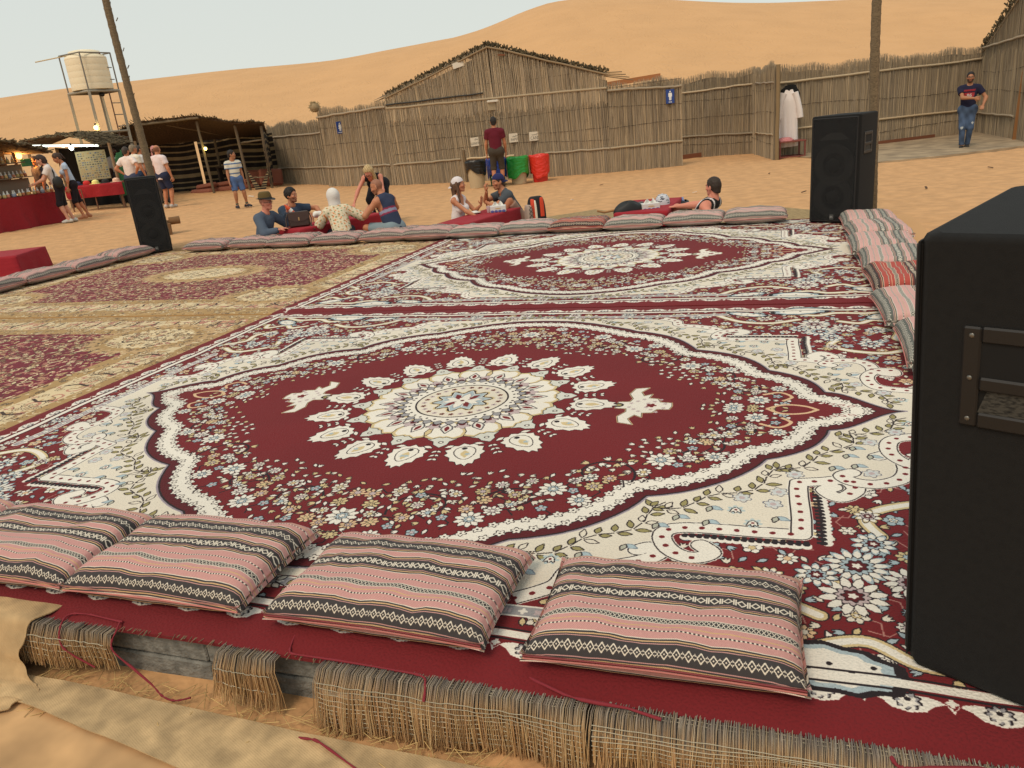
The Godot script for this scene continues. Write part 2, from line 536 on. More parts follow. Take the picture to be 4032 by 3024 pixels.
	for a in [[[0.9, 1.78], [1.01, 1.69], [1.045, 1.58], [1.16, 1.545], [1.27, 1.49], [1.325, 1.43]], [[1.44, 1.44], [1.37, 1.41], [1.325, 1.34], [1.325, 1.275], [1.385, 1.238], [1.55, 1.23], [1.8, 1.225]], [[1.8, 1.18], [1.8, 1.0], [1.8, 0.815], [1.88, 0.795], [1.97, 0.775], [2.01, 0.85], [1.95, 0.925]], [[1.965, 0.735], [2.01, 0.785], [2.1, 0.79], [2.185, 0.725], [2.21, 0.6]], [[2.3, 0.61], [2.22, 0.59], [2.17, 0.48], [2.195, 0.35], [2.29, 0.305], [2.4, 0.29]]]:
		var p := PackedVector2Array()
		for q in a: p.append(Vector2(q[0], q[1]))
		for q in resample(curve(p), 0.062): cv.disc(q, 0.0105, red)
	# the lobed field
	var A := Vector2(1.218, 1.006); var B := Vector2(1.667, 0.610); var C := Vector2(1.945, 0.262); var D := Vector2(0.765, 1.430); var T := Vector2(2.29, 0.0)
	var arc := PackedVector2Array()
	var f0 := PackedVector2Array([Vector2(0, 1.745), Vector2(0.2, 1.73), Vector2(0.4, 1.665), Vector2(0.6, 1.56), Vector2(0.71, 1.48)])
	arc.append_array(f0)
	arc.append_array(bez(D, A, 0.075)); arc.append_array(bez(A, B, 0.075)); arc.append_array(bez(B, C, 0.06))
	for k in 13:
		var f := k / 12.0
		arc.append(C.bezier_interpolate(Vector2(2.08, 0.25), Vector2(2.14, 0.03), T, f))
	# leafy vine along the outside of the lobes
	var vine := resample(arc, 0.055)
	for k in vine.size() - 1:
		var q := vine[k]; var d := (vine[k + 1] - q).normalized()
		var o := d.orthogonal()
		if o.dot(q) < 0: o = -o
		var mid := q + o * (0.098 + 0.028 * sin(k * 1.15))
		var nxt := vine[k + 1] + o * (0.098 + 0.028 * sin((k + 1) * 1.15))
		cv.stroke(PackedVector2Array([mid, nxt]), 0.006, ink)
		for sg in [-1.0, 1.0]:
			var l0: Vector2 = mid + o * 0.012 * sg
			cv.leaf(l0, l0 + d * 0.034 + o * (0.026 + 0.01 * ((k * 7) % 3)) * sg, 0.0115, olive if (k * 5) % 4 else cream, ink)
	# little flowers sprinkled over the pale ground
	placed.clear()
	for tries in 2200:
		var q := Vector2(rng.randf_range(0.05, 2.38), rng.randf_range(0.05, 1.72))
		if not Geometry2D.is_point_in_polygon(q, ground): continue
		var near := 1e9
		for e in arc: near = minf(near, e.distance_to(q))
		for k in ground.size() - 1: near = minf(near, Geometry2D.get_closest_point_to_segment(q, ground[k], ground[k + 1]).distance_to(q) + 0.07)
		if near < 0.135: continue
		for e in placed: near = minf(near, e.distance_to(q) + 0.03)
		if near < 0.122: continue
		placed.append(q)
		var kind := placed.size() % 3
		if kind == 0:
			cv.flower(q, 0.036, 6, 0.3, cream, rose, Color8(96, 100, 116))
			cv.petals(q, 0.03, 6, 0.3, 0.3, Color8(196, 200, 200)); cv.disc(q, 0.012, rose)
		elif kind == 1:
			cv.petals(q, 0.036, 7, 1.0, 0.4, Color8(178, 192, 192)); cv.tulip(q - Vector2(0, 0.012), 1.6, 0.026, white, ink); cv.disc(q, 0.006, red)
		else:
			cv.leaf(q, q + Vector2(0.045, 0.02), 0.012, Color8(168, 186, 192), Color8(120, 130, 140)); cv.leaf(q, q + Vector2(-0.01, 0.04), 0.01, Color8(176, 176, 160), ink)
	var ring := arc.duplicate()
	ring.append(Vector2(T.x, -0.3)); ring.append(Vector2(-0.3, -0.3)); ring.append(Vector2(-0.3, 1.745))
	var shrink := func(d: float) -> PackedVector2Array:
		var full := PackedVector2Array()
		for q in arc: full.append(q)
		for k in range(arc.size() - 2, -1, -1): full.append(arc[k] * Vector2(1, -1))
		for k in range(1, arc.size()): full.append(arc[k] * Vector2(-1, -1))
		for k in range(arc.size() - 2, 0, -1): full.append(arc[k] * Vector2(-1, 1))
		if d == 0.0: return full
		var r := Geometry2D.offset_polygon(full, -d)
		return r[0]
	cv.poly(shrink.call(-0.009), Color8(150, 140, 150)); cv.poly(shrink.call(0.0), ink); cv.poly(shrink.call(0.009), deep); cv.poly(shrink.call(0.055), ink); cv.poly(shrink.call(0.06), white); cv.poly(shrink.call(0.143), ink); cv.poly(shrink.call(0.147), red)
	for e in [0.064, 0.143]:
		var loop: PackedVector2Array = shrink.call(e)
		loop.append(loop[0])
		for q in resample(loop, 0.066):
			if q.x > -0.05 and q.y > -0.05:
				cv.petals(q, 0.0265, 5, q.x * 9.0, 0.42, ink); cv.petals(q, 0.0215, 5, q.x * 9.0, 0.42, white); cv.disc(q, 0.005, ink)
	# sprays of flowers inside the lobes
	var inner: PackedVector2Array = shrink.call(0.215)
	for a in [[0.33, 1.24, 0.17, 2.6, 1.0], [0.98, 0.83, 0.17, 0.4, -1.0], [1.38, 0.46, 0.15, 1.9, -1.0], [0.68, 1.12, 0.13, 3.3, 1.0], [1.58, 0.3, 0.1, 2.5, 1.0]]:
		spiral_vine(cv, Vector2(a[0], a[1]), a[2], a[3], a[4], red, ink, [white, sandy, cream, blue])
	placed.clear()
	for a in [[0.0, 1.36, 0.075], [1.62, 0.12, 0.06], [0.55, 1.3, 0.066], [1.22, 0.66, 0.07], [0.82, 1.0, 0.066], [1.5, 0.02, 0.055], [0.2, 1.5, 0.05], [0.95, 1.08, 0.055], [1.45, 0.6, 0.05], [1.72, 0.3, 0.045]]: placed.append(Vector2(a[0], a[1]))
	for tries in 7000:
		var q := Vector2(rng.randf_range(0.0, 2.0), rng.randf_range(0.0, 1.6))
		if not Geometry2D.is_point_in_polygon(q, inner): continue
		var an := atan2(q.y / 1.12, q.x / 1.5)
		var fr := Vector2(q.x / 1.34, q.y / 1.0).length()
		if fr < 1.0 + 0.06 * sin(an * 9.0): continue
		if q.x > 1.78: continue
		var big := tries < 1500 and fr > 1.08
		var need := 0.075 if big else 0.04
		var ok := true
		for k in placed.size():
			var e := placed[k]
			if absf(e.x - q.x) < need and absf(e.y - q.y) < need and e.distance_to(q) < need or (k < 10 and e.distance_to(q) < 0.085):
				ok = false; break
		if not ok: continue
		if big and placed.size() % 2: 
			for a in [[0.33, 1.24, 0.13], [0.98, 0.83, 0.13], [1.38, 0.46, 0.11], [0.68, 1.12, 0.1]]:
				if q.distance_to(Vector2(a[0], a[1])) < a[2]: ok = false
		if not ok: continue
		placed.append(q)
		var rot := rng.randf() * TAU
		if big:
			cv.stroke(PackedVector2Array([q, q + Vector2.from_angle(rot) * 0.06, q + Vector2.from_angle(rot + 0.6) * 0.1]), 0.007, ink)
			if placed.size() % 3: cv.flower(q, rng.randf_range(0.03, 0.043), 7 + placed.size() % 3, rot, pal[[0, 2, 0, 1, 4][placed.size() % 5]], pal[[3, 1, 5][placed.size() % 3]], ink)
			else: cv.flower(q, 0.026, 5, rot, pal[[3, 1, 0][placed.size() % 3]], rose, ink)
		elif placed.size() % 5 < 3: cv.tulip(q, rot, 0.0185, pal[placed.size() % 3], ink)
		else: cv.leaf(q, q + Vector2.from_angle(rot) * 0.038, 0.0085, pal[placed.size() % 3], ink)
	for a in [[0.0, 1.36, 0.075], [1.62, 0.12, 0.06], [0.55, 1.3, 0.066], [1.22, 0.66, 0.07], [0.82, 1.0, 0.066], [1.5, 0.02, 0.055], [0.2, 1.5, 0.05], [0.95, 1.08, 0.055], [1.45, 0.6, 0.05], [1.72, 0.3, 0.045]]:
		cv.flower(Vector2(a[0], a[1]), a[2], 10, 0.1, white, blue, ink)
	for p in [[[1.66, 0.0], [1.74, 0.06], [1.84, 0.05], [1.9, 0.0]], [[1.64, 0.2], [1.72, 0.24], [1.78, 0.18], [1.74, 0.12]]]:
		var q := PackedVector2Array()
		for e in p: q.append(Vector2(e[0], e[1]))
		cv.stroke(curve(q), 0.018, peach)
	for k in 5: cv.leaf(Vector2(1.86 + k * 0.045, 0.1 - k * 0.012), Vector2(1.89 + k * 0.045, 0.115 - k * 0.012), 0.008, white, red)
	# pendants left and right of the rosette
	var pend := PackedVector2Array()
	for q in [[0.9, -0.02], [0.9, 0.045], [0.96, 0.05], [0.97, 0.1], [0.94, 0.17], [0.96, 0.25], [1.03, 0.27], [0.995, 0.2], [1.02, 0.14], [1.06, 0.17], [1.05, 0.11], [1.1, 0.1], [1.12, 0.05], [1.18, 0.045], [1.19, -0.02]]: pend.append(Vector2(q[0], q[1]))
	cv.stroke(pend, 0.014, sandy, true); cv.stroke(pend, 0.006, ink, true); cv.poly(pend, white)
	for k in 7: cv.petals(Vector2(0.97 + 0.03 * k, 0.03 + 0.03 * (k % 3)), 0.014, 5, 0, 0.4, rose)
	cv.petals(Vector2(1.08, 0.0), 0.03, 5, 0, 0.4, red); cv.disc(Vector2(0.905, 0.0), 0.03, ink); cv.disc(Vector2(0.905, 0.0), 0.018, olive)
	# central rosette: palmettes, two rings of petals, discs
	for k in 5:
		var an := TAU * k / 16.0
		var q := Vector2.from_angle(an)
		var o := q.orthogonal()
		var at := q * 0.755
		var fr := PackedVector2Array()
		for e in 24:
			var f := TAU * e / 24.0
			var rr := 1.0 + (0.13 if e % 2 == 0 else -0.06)
			fr.append(at + q * cos(f) * 0.112 * rr * (1.16 if cos(f) > 0 else 0.95) + o * sin(f) * 0.086 * rr * (1.0 - 0.28 * cos(f)))
		cv.stroke(fr, 0.008, ink, true); cv.poly(fr, white)
		var core := PackedVector2Array()
		for e in 16:
			var f := TAU * e / 16.0
			core.append(at + q * (cos(f) * 0.075 - 0.005) + o * sin(f) * 0.05 * (1.0 - 0.3 * cos(f)))
		cv.stroke(core, 0.009, ink, true); cv.poly(core, white)
		cv.leaf(at - q * 0.03, at + q * 0.045, 0.017, sandy, sandy); cv.petals(at + o * 0.012 + q * 0.01, 0.016, 5, an, 0.5, blue); cv.disc(at - q * 0.06, 0.014, ink)
		for sg in [-1.0, 1.0]:
			cv.leaf(q * 0.645 + o * 0.05 * sg, q * 0.66 + o * 0.1 * sg, 0.012, white, ink)
		for e in 3:
			var b := Vector2.from_angle(an + PI / 16.0) * (0.70 + 0.045 * e)
			for sg in [-1.0, 1.0]:
				cv.leaf(b, b + Vector2.from_angle(an + PI / 16.0 + sg * 0.9) * 0.03, 0.008, white, ink)
	for k in range(-1, 6):
		var an := TAU * (k + 0.5) / 16.0
		var q := Vector2.from_angle(an); var o := q.orthogonal()
		var tip := PackedVector2Array([q * 0.5 + o * 0.055, q * 0.56 + o * 0.075, q * 0.59 + o * 0.04, q * 0.625 + o * 0.035, q * 0.66, q * 0.625 - o * 0.035, q * 0.59 - o * 0.04, q * 0.56 - o * 0.075, q * 0.5 - o * 0.055])
		cv.stroke(tip, 0.008, ink, true); cv.poly(tip, Color8(206, 206, 196)); cv.disc(q * 0.6, 0.014, ink); cv.disc(q * 0.6, 0.009, white)
	for k in range(-1, 6):
		var an := TAU * k / 16.0
		var q := Vector2.from_angle(an + PI / 16.0); var o := q.orthogonal()
		for j in 2:
			var g := 1.0 if j == 0 else 0.86
			var p := PackedVector2Array()
			for e in [[0.33, 0.03], [0.4, 0.085], [0.47, 0.11], [0.53, 0.1], [0.56, 0.06], [0.535, 0.018], [0.545, 0.0], [0.535, -0.018], [0.56, -0.06], [0.53, -0.1], [0.47, -0.11], [0.4, -0.085], [0.33, -0.03]]:
				p.append(q * (0.45 + (e[0] - 0.45) * g) + o * e[1] * g)
			if j == 0: cv.stroke(p, 0.009, ink, true)
			cv.poly(p, sandy if j == 0 else white)
		cv.leaf(q * 0.37, q * 0.49, 0.03, grey, ink); cv.leaf(q * 0.385, q * 0.475, 0.019, white, white); cv.leaf(q * 0.4, q * 0.46, 0.009, red, red)
		var e2 := Vector2.from_angle(an)
		cv.petals(e2 * 0.395, 0.048, 5, an, 0.4, ink); cv.petals(e2 * 0.4, 0.04, 5, an, 0.4, rose); cv.disc(e2 * 0.375, 0.018, deep)
	var o0 := Vector2.ZERO
	cv.petals(o0, 0.375, 32, 0, 0.1, ink); cv.petals(o0, 0.368, 32, 0, 0.1, grey); cv.petals(o0, 0.34, 32, 0.1, 0.07, ink); cv.petals(o0, 0.334, 32, 0.1, 0.07, white)
	for k in 12: cv.disc(Vector2.from_angle(k * TAU / 36.0 + 0.05) * 0.3, 0.008, ink)
	cv.disc(o0, 0.268, ink); cv.disc(o0, 0.258, cream)
	for k in 8:
		var q := Vector2.from_angle(k * TAU / 26.0)
		cv.petals(q * 0.22, 0.018, 5, k, 0.4, rose if k % 2 else Color8(120, 70, 60)); cv.disc(q * 0.22, 0.005, ink)
	cv.petals(o0, 0.19, 10, 0.3, 0.28, sandy); cv.petals(o0, 0.178, 10, 0.3, 0.3, ink)
	for k in range(-1, 5):
		var q := Vector2.from_angle(k * TAU / 10.0 + 0.3)
		cv.leaf(q * 0.03, q * 0.165, 0.034, blue, white); cv.leaf(q * 0.02, q * 0.12, 0.022, red if k % 2 else white, grey)
	cv.petals(o0, 0.055, 6, 0, 0.5, white); cv.disc(o0, 0.012, deep)
	# woven grain
	for y in range(0, cv.h, 2):
		for x in range(rng.randi() % 3, cv.w, 5):
			var p := cv.im.get_pixel(x, y)
			cv.im.set_pixel(x, y, p * rng.randf_range(0.86, 1.06))
	return four(cv.im)

func beige_carpet_print() -> ImageTexture:
	rng.seed = 23
	var W := 2.79; var H := 2.165
	var sc := 1024.0 / W
	var wine := Color8(116, 36, 50); var cream := Color8(214, 194, 156); var tan := Color8(186, 154, 112); var gold := Color8(170, 138, 92); var ink := Color8(66, 50, 42); var rosy := Color8(182, 126, 108); var olive := Color8(122, 100, 72)
	var cv := Cv.new(1024, ceili(H * sc), sc, gold)
	var strew := func(lo: Vector2, hi: Vector2, n: int, cols: Array, big: float, skip: Callable) -> void:
		for k in n:
			var q := Vector2(rng.randf_range(lo.x, hi.x), rng.randf_range(lo.y, hi.y))
			if skip.call(q): continue
			var c: Color = cols[rng.randi() % cols.size()]
			var rot := rng.randf() * TAU
			match rng.randi() % 4:
				0: cv.flower(q, big * rng.randf_range(0.5, 1.0), 6, rot, c, tan, ink)
				1:
					cv.leaf(q, q + Vector2.from_angle(rot) * big * 2.6, big * 0.5, c, ink)
				2:
					var p := PackedVector2Array()
					for e in 7: p.append(q + Vector2.from_angle(rot + e * 0.55) * big * (0.8 + e * 0.18))
					cv.stroke(p, big * 0.42, c)
				_: cv.petals(q, big * 0.8, 5, rot, 0.5, c)
	var never := func(_q: Vector2) -> bool: return false
	# border bands
	strew.call(Vector2(0, 0), Vector2(2.79, 2.165), 2400, [tan, olive, tan, cream, cream, gold], 0.022, never)
	cv.poly(PackedVector2Array([Vector2(0, 0), Vector2(2.58, 0), Vector2(2.58, 1.95), Vector2(0, 1.95)]), cream)
	strew.call(Vector2(0, 1.68), Vector2(2.58, 1.94), 330, [cream, tan, rosy, cream], 0.042, never)
	strew.call(Vector2(2.3, 0), Vector2(2.56, 1.94), 250, [cream, tan, rosy, cream], 0.042, never)
	for k in 11:
		var x := 0.13 + k * 0.24
		cv.stroke(PackedVector2Array([Vector2(x, 1.72), Vector2(x + 0.05, 1.8), Vector2(x + 0.02, 1.91)]), 0.022, ink)
		if k < 8: cv.stroke(PackedVector2Array([Vector2(2.34, x), Vector2(2.43, x + 0.05), Vector2(2.54, x + 0.02)]), 0.022, ink)
	cv.poly(PackedVector2Array([Vector2(0, 0), Vector2(2.29, 0), Vector2(2.29, 1.67), Vector2(0, 1.67)]), gold)
	strew.call(Vector2(0, 0), Vector2(2.29, 1.67), 1700, [tan, olive, cream, cream, gold], 0.022, never)
	# field
	cv.poly(PackedVector2Array([Vector2(0, 0), Vector2(2.12, 0), Vector2(2.12, 1.5), Vector2(0, 1.5)]), wine)
	strew.call(Vector2(0, 0), Vector2(2.1, 1.48), 1700, [cream, rosy, wine, cream, olive, rosy, wine, tan], 0.029, never)
	# corner and central medallions with spiked rims
	for a in [[2.0, 1.36, 0.6, 0.44], [0.0, 0.0, 0.86, 0.52]]:
		var ce := Vector2(a[0], a[1])
		for j in 3:
			var p := PackedVector2Array()
			for e in 64:
				var an := TAU * e / 64.0
				var rr: float = [1.0, 0.82, 0.66][j] + (0.11 if e % 2 == 0 else -0.05) * (1.0 if j < 2 else 0.5)
				p.append(ce + Vector2(cos(an) * a[2] * rr, sin(an) * a[3] * rr))
			cv.poly(p, [tan, gold, cream][j])
		var inside := func(q: Vector2) -> bool: return Vector2((q.x - ce.x) / a[2], (q.y - ce.y) / a[3]).length() > 0.62
		strew.call(ce - Vector2(a[2], a[3]), ce + Vector2(a[2], a[3]), 420, [cream, tan, Color8(226, 214, 182), olive, rosy, cream], 0.03, inside)
		var rimmed := func(q: Vector2) -> bool: return Vector2((q.x - ce.x) / a[2], (q.y - ce.y) / a[3]).length() > 1.1
		strew.call(ce - Vector2(a[2], a[3]), ce + Vector2(a[2], a[3]), 420, [cream, tan, olive, gold, ink], 0.017, rimmed)
	for y in range(0, cv.h, 2):
		for x in range(rng.randi() % 3, cv.w, 4):
			var p := cv.im.get_pixel(x, y)
			cv.im.set_pixel(x, y, p * rng.randf_range(0.8, 1.08))
	return four(cv.im)
# ---------------------------------------------------------------- rugs, cushions, loudspeakers
func rug_at(x: float, y: float, z: float, turn := 0.0) -> Transform3D:        # z counts away from the camera
	return RUG * Transform3D(Basis(Vector3.UP, turn), Vector3(x, y, -z))

func rug(called: String, label: String, at: Transform3D, m: Material, lift: float, drop: float) -> void:
	var b := MB.new()
	var W := 2.79; var H := 2.165
	var f := FastNoiseLite.new()
	f.seed = int(at.origin.x * 10.0); f.frequency = 1.1
	var top := func(u: float, w: float) -> Vector3:
		var x := lerpf(-W, W, u); var z := lerpf(H, -H, w)
		var e := minf(minf(W - absf(x), H - absf(z)), 0.06) / 0.06
		var y := lift + (0.006 * f.get_noise_2d(x * 0.7, z * 0.7) + 0.007 * maxf(0.0, f.get_noise_2d(x * 1.7 + 30.0, z * 0.5))) * e - 0.007 * (1.0 - e) * (1.0 - e)
		if drop > 0.0 and z > H - 0.13: y -= drop * pow((z - H + 0.13) / 0.13, 2.0)
		return Vector3(x + 0.012 * f.get_noise_2d(z * 1.3, 5.0), y, z + 0.012 * f.get_noise_2d(x * 1.3, 9.0) * (1.0 if absf(z) > H - 0.3 else 0.0))
	b.grid(90, 70, top)
	var rim := func(u: float, w: float) -> Vector3:
		var p: Vector3
		if u < 0.25: p = top.call(u * 4.0, 0.0)
		elif u < 0.5: p = top.call(1.0, u * 4.0 - 1.0)
		elif u < 0.75: p = top.call(3.0 - u * 4.0, 1.0)
		else: p = top.call(0.0, 4.0 - u * 4.0)
		return p + Vector3(0, -0.012 * w, 0)
	var t0 := b.t.size()
	b.grid(200, 1, rim, Vector2.ONE, true)
	for k in range(t0, b.t.size()): b.t[k] = Vector2(0.003, 0.003)
	var wear := FastNoiseLite.new()
	wear.seed = 40 + int(at.origin.z * 10.0); wear.frequency = 0.5; wear.fractal_octaves = 4
	for k in b.v.size():
		var g := clampf(0.97 + 0.12 * wear.get_noise_2d(b.v[k].x * 2.0, b.v[k].z * 2.0), 0.8, 1.0)
		b.c[k] = Color(g, g * 0.99, g * 0.97)
	var o := thing(called, label, "carpet", at, "patterned carpets laid over the platform")
	put("pile", b, m, o)

func cushion_print(ground: Color, dark: Color, light: Color, buff: Color, sd: int) -> ImageTexture:
	var N := 512
	var im := Image.create(N, N, false, Image.FORMAT_RGB8)
	im.fill(ground)
	var band := func(y0: int, h: int, c: Color) -> void: im.fill_rect(Rect2i(0, y0, N, h), c)
	var motif := func(y0: int, h: int, per: int, kind: int) -> void:
		band.call(y0, h, dark)
		var mid := h / 2.0
		for y in h:
			for x in N:
				var dx := absf(fposmod(x, per) - per / 2.0) / (per / 2.0); var dy := absf(y + 0.5 - mid) / mid
				var on := false
				if kind == 0: on = (absf(dx + dy - 0.62) < 0.13) or (dx + dy < 0.16) or (absf((1.0 - dx) + dy - 0.34) < 0.1 and dy > 0.15)
				elif kind == 1: on = absf(dx + dy - 0.6) < 0.17 or absf(dx - 0.85 + (0.5 - dy) * 0.0) < 0.09 and dy < 0.7
				else: on = absf(dy - absf(dx * 2.0 - 1.0)) < 0.24
				if on and dy < 0.92: im.set_pixel(x, y0 + y, light)
	var dots := func(y0: int) -> void:
		for x in range(0, N, 8): im.fill_rect(Rect2i(x, y0, 4, 4), light); im.fill_rect(Rect2i(x + 4, y0, 4, 4), dark)
	var set_lines := func(y0: int, up: bool) -> void:
		var seq := [[2, light], [4, dark], [3, buff], [3, dark], [2, ground], [4, dark]]
		var y := y0
		for k in 6:
			var e = seq[k] if up else seq[5 - k]
			band.call(y, e[0], e[1]); y += e[0]
	# from the front seam over the top to the back, twice over the texture
	var y := 6
	for rep in 2:
		set_lines.call(y, true); motif.call(y + 18, 30, 22, 0); set_lines.call(y + 48, false)
		dots.call(y + 84)
		band.call(y + 96, 3, buff)
		motif.call(y + 112, 14, 18, 2); band.call(y + 110, 2, light); band.call(y + 126, 2, light)
		dots.call(y + 146)
		set_lines.call(y + 172, true); motif.call(y + 190, 26, 26, 1); set_lines.call(y + 216, false)
		y += 250
	# twill
	rng.seed = sd
	for yy in N:
		for x in N:
			var p := im.get_pixel(x, yy)
			var g := 1.0 + (0.07 if (x + yy) % 4 < 2 else -0.05) + rng.randf_range(-0.05, 0.05)
			im.set_pixel(x, yy, Color(p.r * g, p.g * g, p.b * g))
	return ImageTexture.create_from_image(im)

func cushion_shape(w: float, d: float, th: float, sd: int) -> MB:
	var b := MB.new()
	var f := FastNoiseLite.new()
	f.seed = sd; f.frequency = 2.6
	var at := func(u: float, v: float, sgn: float) -> Vector3:
		var s := pow(maxf(0.0, (1.0 - pow(absf(u), 6.0)) * (1.0 - pow(absf(v), 5.0))), 0.36)
		var ear := pow(absf(u * v), 6.0)
		var x := u * w * 0.5 * (1.0 - 0.025 * (1.0 - v * v) + 0.012 * ear)
		var z := v * d * 0.5 * (1.0 - 0.03 * (1.0 - u * u) + 0.02 * ear)
		var y := th * 0.44 + sgn * s * th * (0.54 if sgn > 0 else 0.44)
		y += 0.02 * f.get_noise_2d(x * 1.6 + 3.0 * sgn + sd, z * 1.6) * s * (1.0 if sgn > 0 else 0.1) - 0.014 * (1.0 - s) * absf(u) * sgn
		return Vector3(x, y, z + 0.006 * f.get_noise_2d(x * 5.0, 20.0) * s)
	for sgn in [1.0, -1.0]:
		var v0 := b.v.size()
		var g := func(a: float, c: float) -> Vector3:
			var u := sin((a - 0.5) * PI); var v := -sin((c - 0.5) * PI)
			return at.call(lerpf(u, a * 2 - 1, 0.35), lerpf(v, 1 - c * 2, 0.35), sgn)
		b.grid(22, 18, g, Vector2.ONE, sgn < 0)
		var run := PackedFloat32Array()           # length of the cloth from front seam to back, down the middle
		for j in 19:
			var k := v0 + j * 23 + 11
			run.append(0.0 if j == 0 else run[j - 1] + b.v[k].distance_to(b.v[k - 23]))
		for j in 19:
			for i in 23:
				b.t[v0 + j * 23 + i] = Vector2(b.v[v0 + j * 23 + i].x / 0.75, (0.01 + run[j] / 0.72) if sgn > 0 else 0.99 - run[j] / 0.72)
	return b

func cushions() -> void:
	var dark := Color8(58, 54, 54); var light := Color8(216, 205, 186)
	var prints := [cushion_print(Color8(190, 140, 133), dark, light, Color8(196, 160, 116), 3), cushion_print(Color8(198, 154, 147), Color8(92, 95, 89), Color8(208, 200, 186), Color8(190, 160, 138), 4), cushion_print(Color8(168, 74, 64), Color8(60, 50, 48), Color8(214, 196, 172), Color8(200, 150, 120), 5), cushion_print(Color8(186, 140, 134), Color8(90, 84, 80), Color8(206, 196, 180), Color8(180, 140, 128), 6)]
	var cm := []
	for k in 4:
		cm.append(mat("cushion_%d" % k, 255, 255, 255, 0.95, {"albedo_texture": prints[k], "normal_enabled": true, "normal_texture": normal_tex(noise_image(256, 0.05, 40 + k), 1.2), "normal_scale": 0.5}))
	var kinds := []
	for k in 6: kinds.append(cushion_shape(0.765, 0.5, 0.125 + 0.006 * (k % 3), 60 + k))
	var meshes := []
	for k in kinds: meshes.append(k.mesh())
	var zip := mat("zip", 120, 40, 44, 0.6); var seam := mat("seam", 190, 120, 112, 0.9)
	var g1 := "striped cushions along the near edge of the platform"
	var one := func(at: Transform3D, kind: int, m: int, label: String, group: String, zipped := false) -> void:
		var o := thing("floor_cushion", label, "cushion", at, group)
		if group == g1: o.scale = Vector3.ONE
		else: o.scale = Vector3(1.0, 1.25, 1.12)
		put("cover", meshes[kind % 6], cm[m], o)
		var b := MB.new()
		var p := PackedVector3Array()
		for k in 21:
			var u := -1.0 + k * 0.1
			p.append(Vector3(u * 0.765 * 0.5 * 0.985, 0.056 - 0.006 * absf(u), 0.5 * 0.5 * (1.0 - 0.03 * (1.0 - u * u)) + 0.001))
		b.tube(p, 0.0032, 6)
		put("piping", b, seam, o)
		if zipped:
			b = MB.new()
			for k in p.size(): p[k] += Vector3(0, 0.011, 0.003)
			b.tube(p, 0.0032, 5)
			put("zip", b, zip, o)
	one.call(rug_at(1.415, 0.012, -1.862, 0.015), 0, 0, "large pink striped cushion with zip, nearest the big black speaker", g1, true)
	one.call(rug_at(0.535, 0.012, -1.85, -0.01), 1, 0, "pink striped cushion with zip, second from the big speaker", g1, true)
	one.call(rug_at(-0.335, 0.012, -1.845, 0.01), 2, 0, "pink striped cushion third from the big speaker, overlapping its left neighbour", g1)
	one.call(rug_at(-1.105, 0.018, -1.855, 0.02), 3, 0, "pink striped cushion fourth from the big speaker, beside the canvas sheet", g1)
	one.call(rug_at(-1.885, 0.012, -1.84, -0.02), 4, 0, "pink striped cushion cut by the left edge of the picture", g1)
	var g2 := "striped cushions along the far edge of the platform"
	var where := ["far row cushion nearest the left speaker, out in the gap", "far row cushion below the man in the felt hat", "far row cushion in front of the handbag table", "far row cushion in front of the woman in the floral shirt", "far row cushion in front of the man in denim shorts", "far row cushion where the beige and red carpets meet", "far row cushion in front of the couple's red table", "far row cushion below the right end of the couple's table", "dark red striped far row cushion right of the backpack", "far row cushion in front of the black pouch", "far row cushion in front of the lounging man's knees", "far row cushion at the right end, behind the lounging man"]
	var xs := [-6.92, -6.08, -5.32, -4.54, -3.75, -3.03, -2.31, -1.57, -0.84, -0.09, 0.66, 1.41]
	for k in 12:
		one.call(rug_at(xs[k], 0.01 if k < 5 else 0.016, 6.45 + 0.05 * sin(k * 2.0), 0.05 * sin(k * 3.1)), k, [3, 3, 3, 3, 3, 3, 1, 1, 2, 1, 1, 1][k], where[k], g2)
	var g3 := "striped cushions in a row beside the big speaker"
	var names := ["grey and pink cushion farthest in the right row, at the far speaker's foot", "pink cushion with wide dark stripes, second from the far speaker", "pink cushion with green grey stripes, third from the far speaker", "pale pink cushion just beyond the brick red one", "brick red striped cushion in the right row", "pale pink cushion just this side of the brick red one", "pale pink cushion half hidden behind the big speaker"]
	var zs := [5.62, 4.86, 4.1, 3.34, 2.56, 1.72, 0.86]
	for k in 7:
		one.call(rug_at(2.63 + 0.02 * sin(k * 2.3), 0.016, zs[k], PI * 0.5 + 0.04 * sin(k * 1.7) - PI), k + 1, [1, 1, 1, 1, 2, 1, 1][k], names[k], g3)
	var g4 := "striped cushions at the left edge of the beige carpet"
	var left := ["cushion touching the left speaker's foot", "cushion second from the left speaker", "cushion third from the left speaker, beside the red table", "cushion cut by the left picture edge below the red table"]
	for k in 4:
		one.call(rug_at(-8.15, 0.012, 5.82 - 0.79 * k, PI * 0.5 + 0.05 * sin(k * 2.7)), k + 2, 3, left[k], g4)
	one.call(Transform3D(Basis(Vector3.UP, 0.5), Vector3(-1.5, -0.1, -12.5)), 1, 3, "pink striped cushion under the man in the striped tank top", "")
	one.call(Transform3D(Basis(Vector3.UP, 0.35), Vector3(1.3, -0.13, -10.75)), 2, 2, "red striped cushion behind the far row, below the black pouch", "")

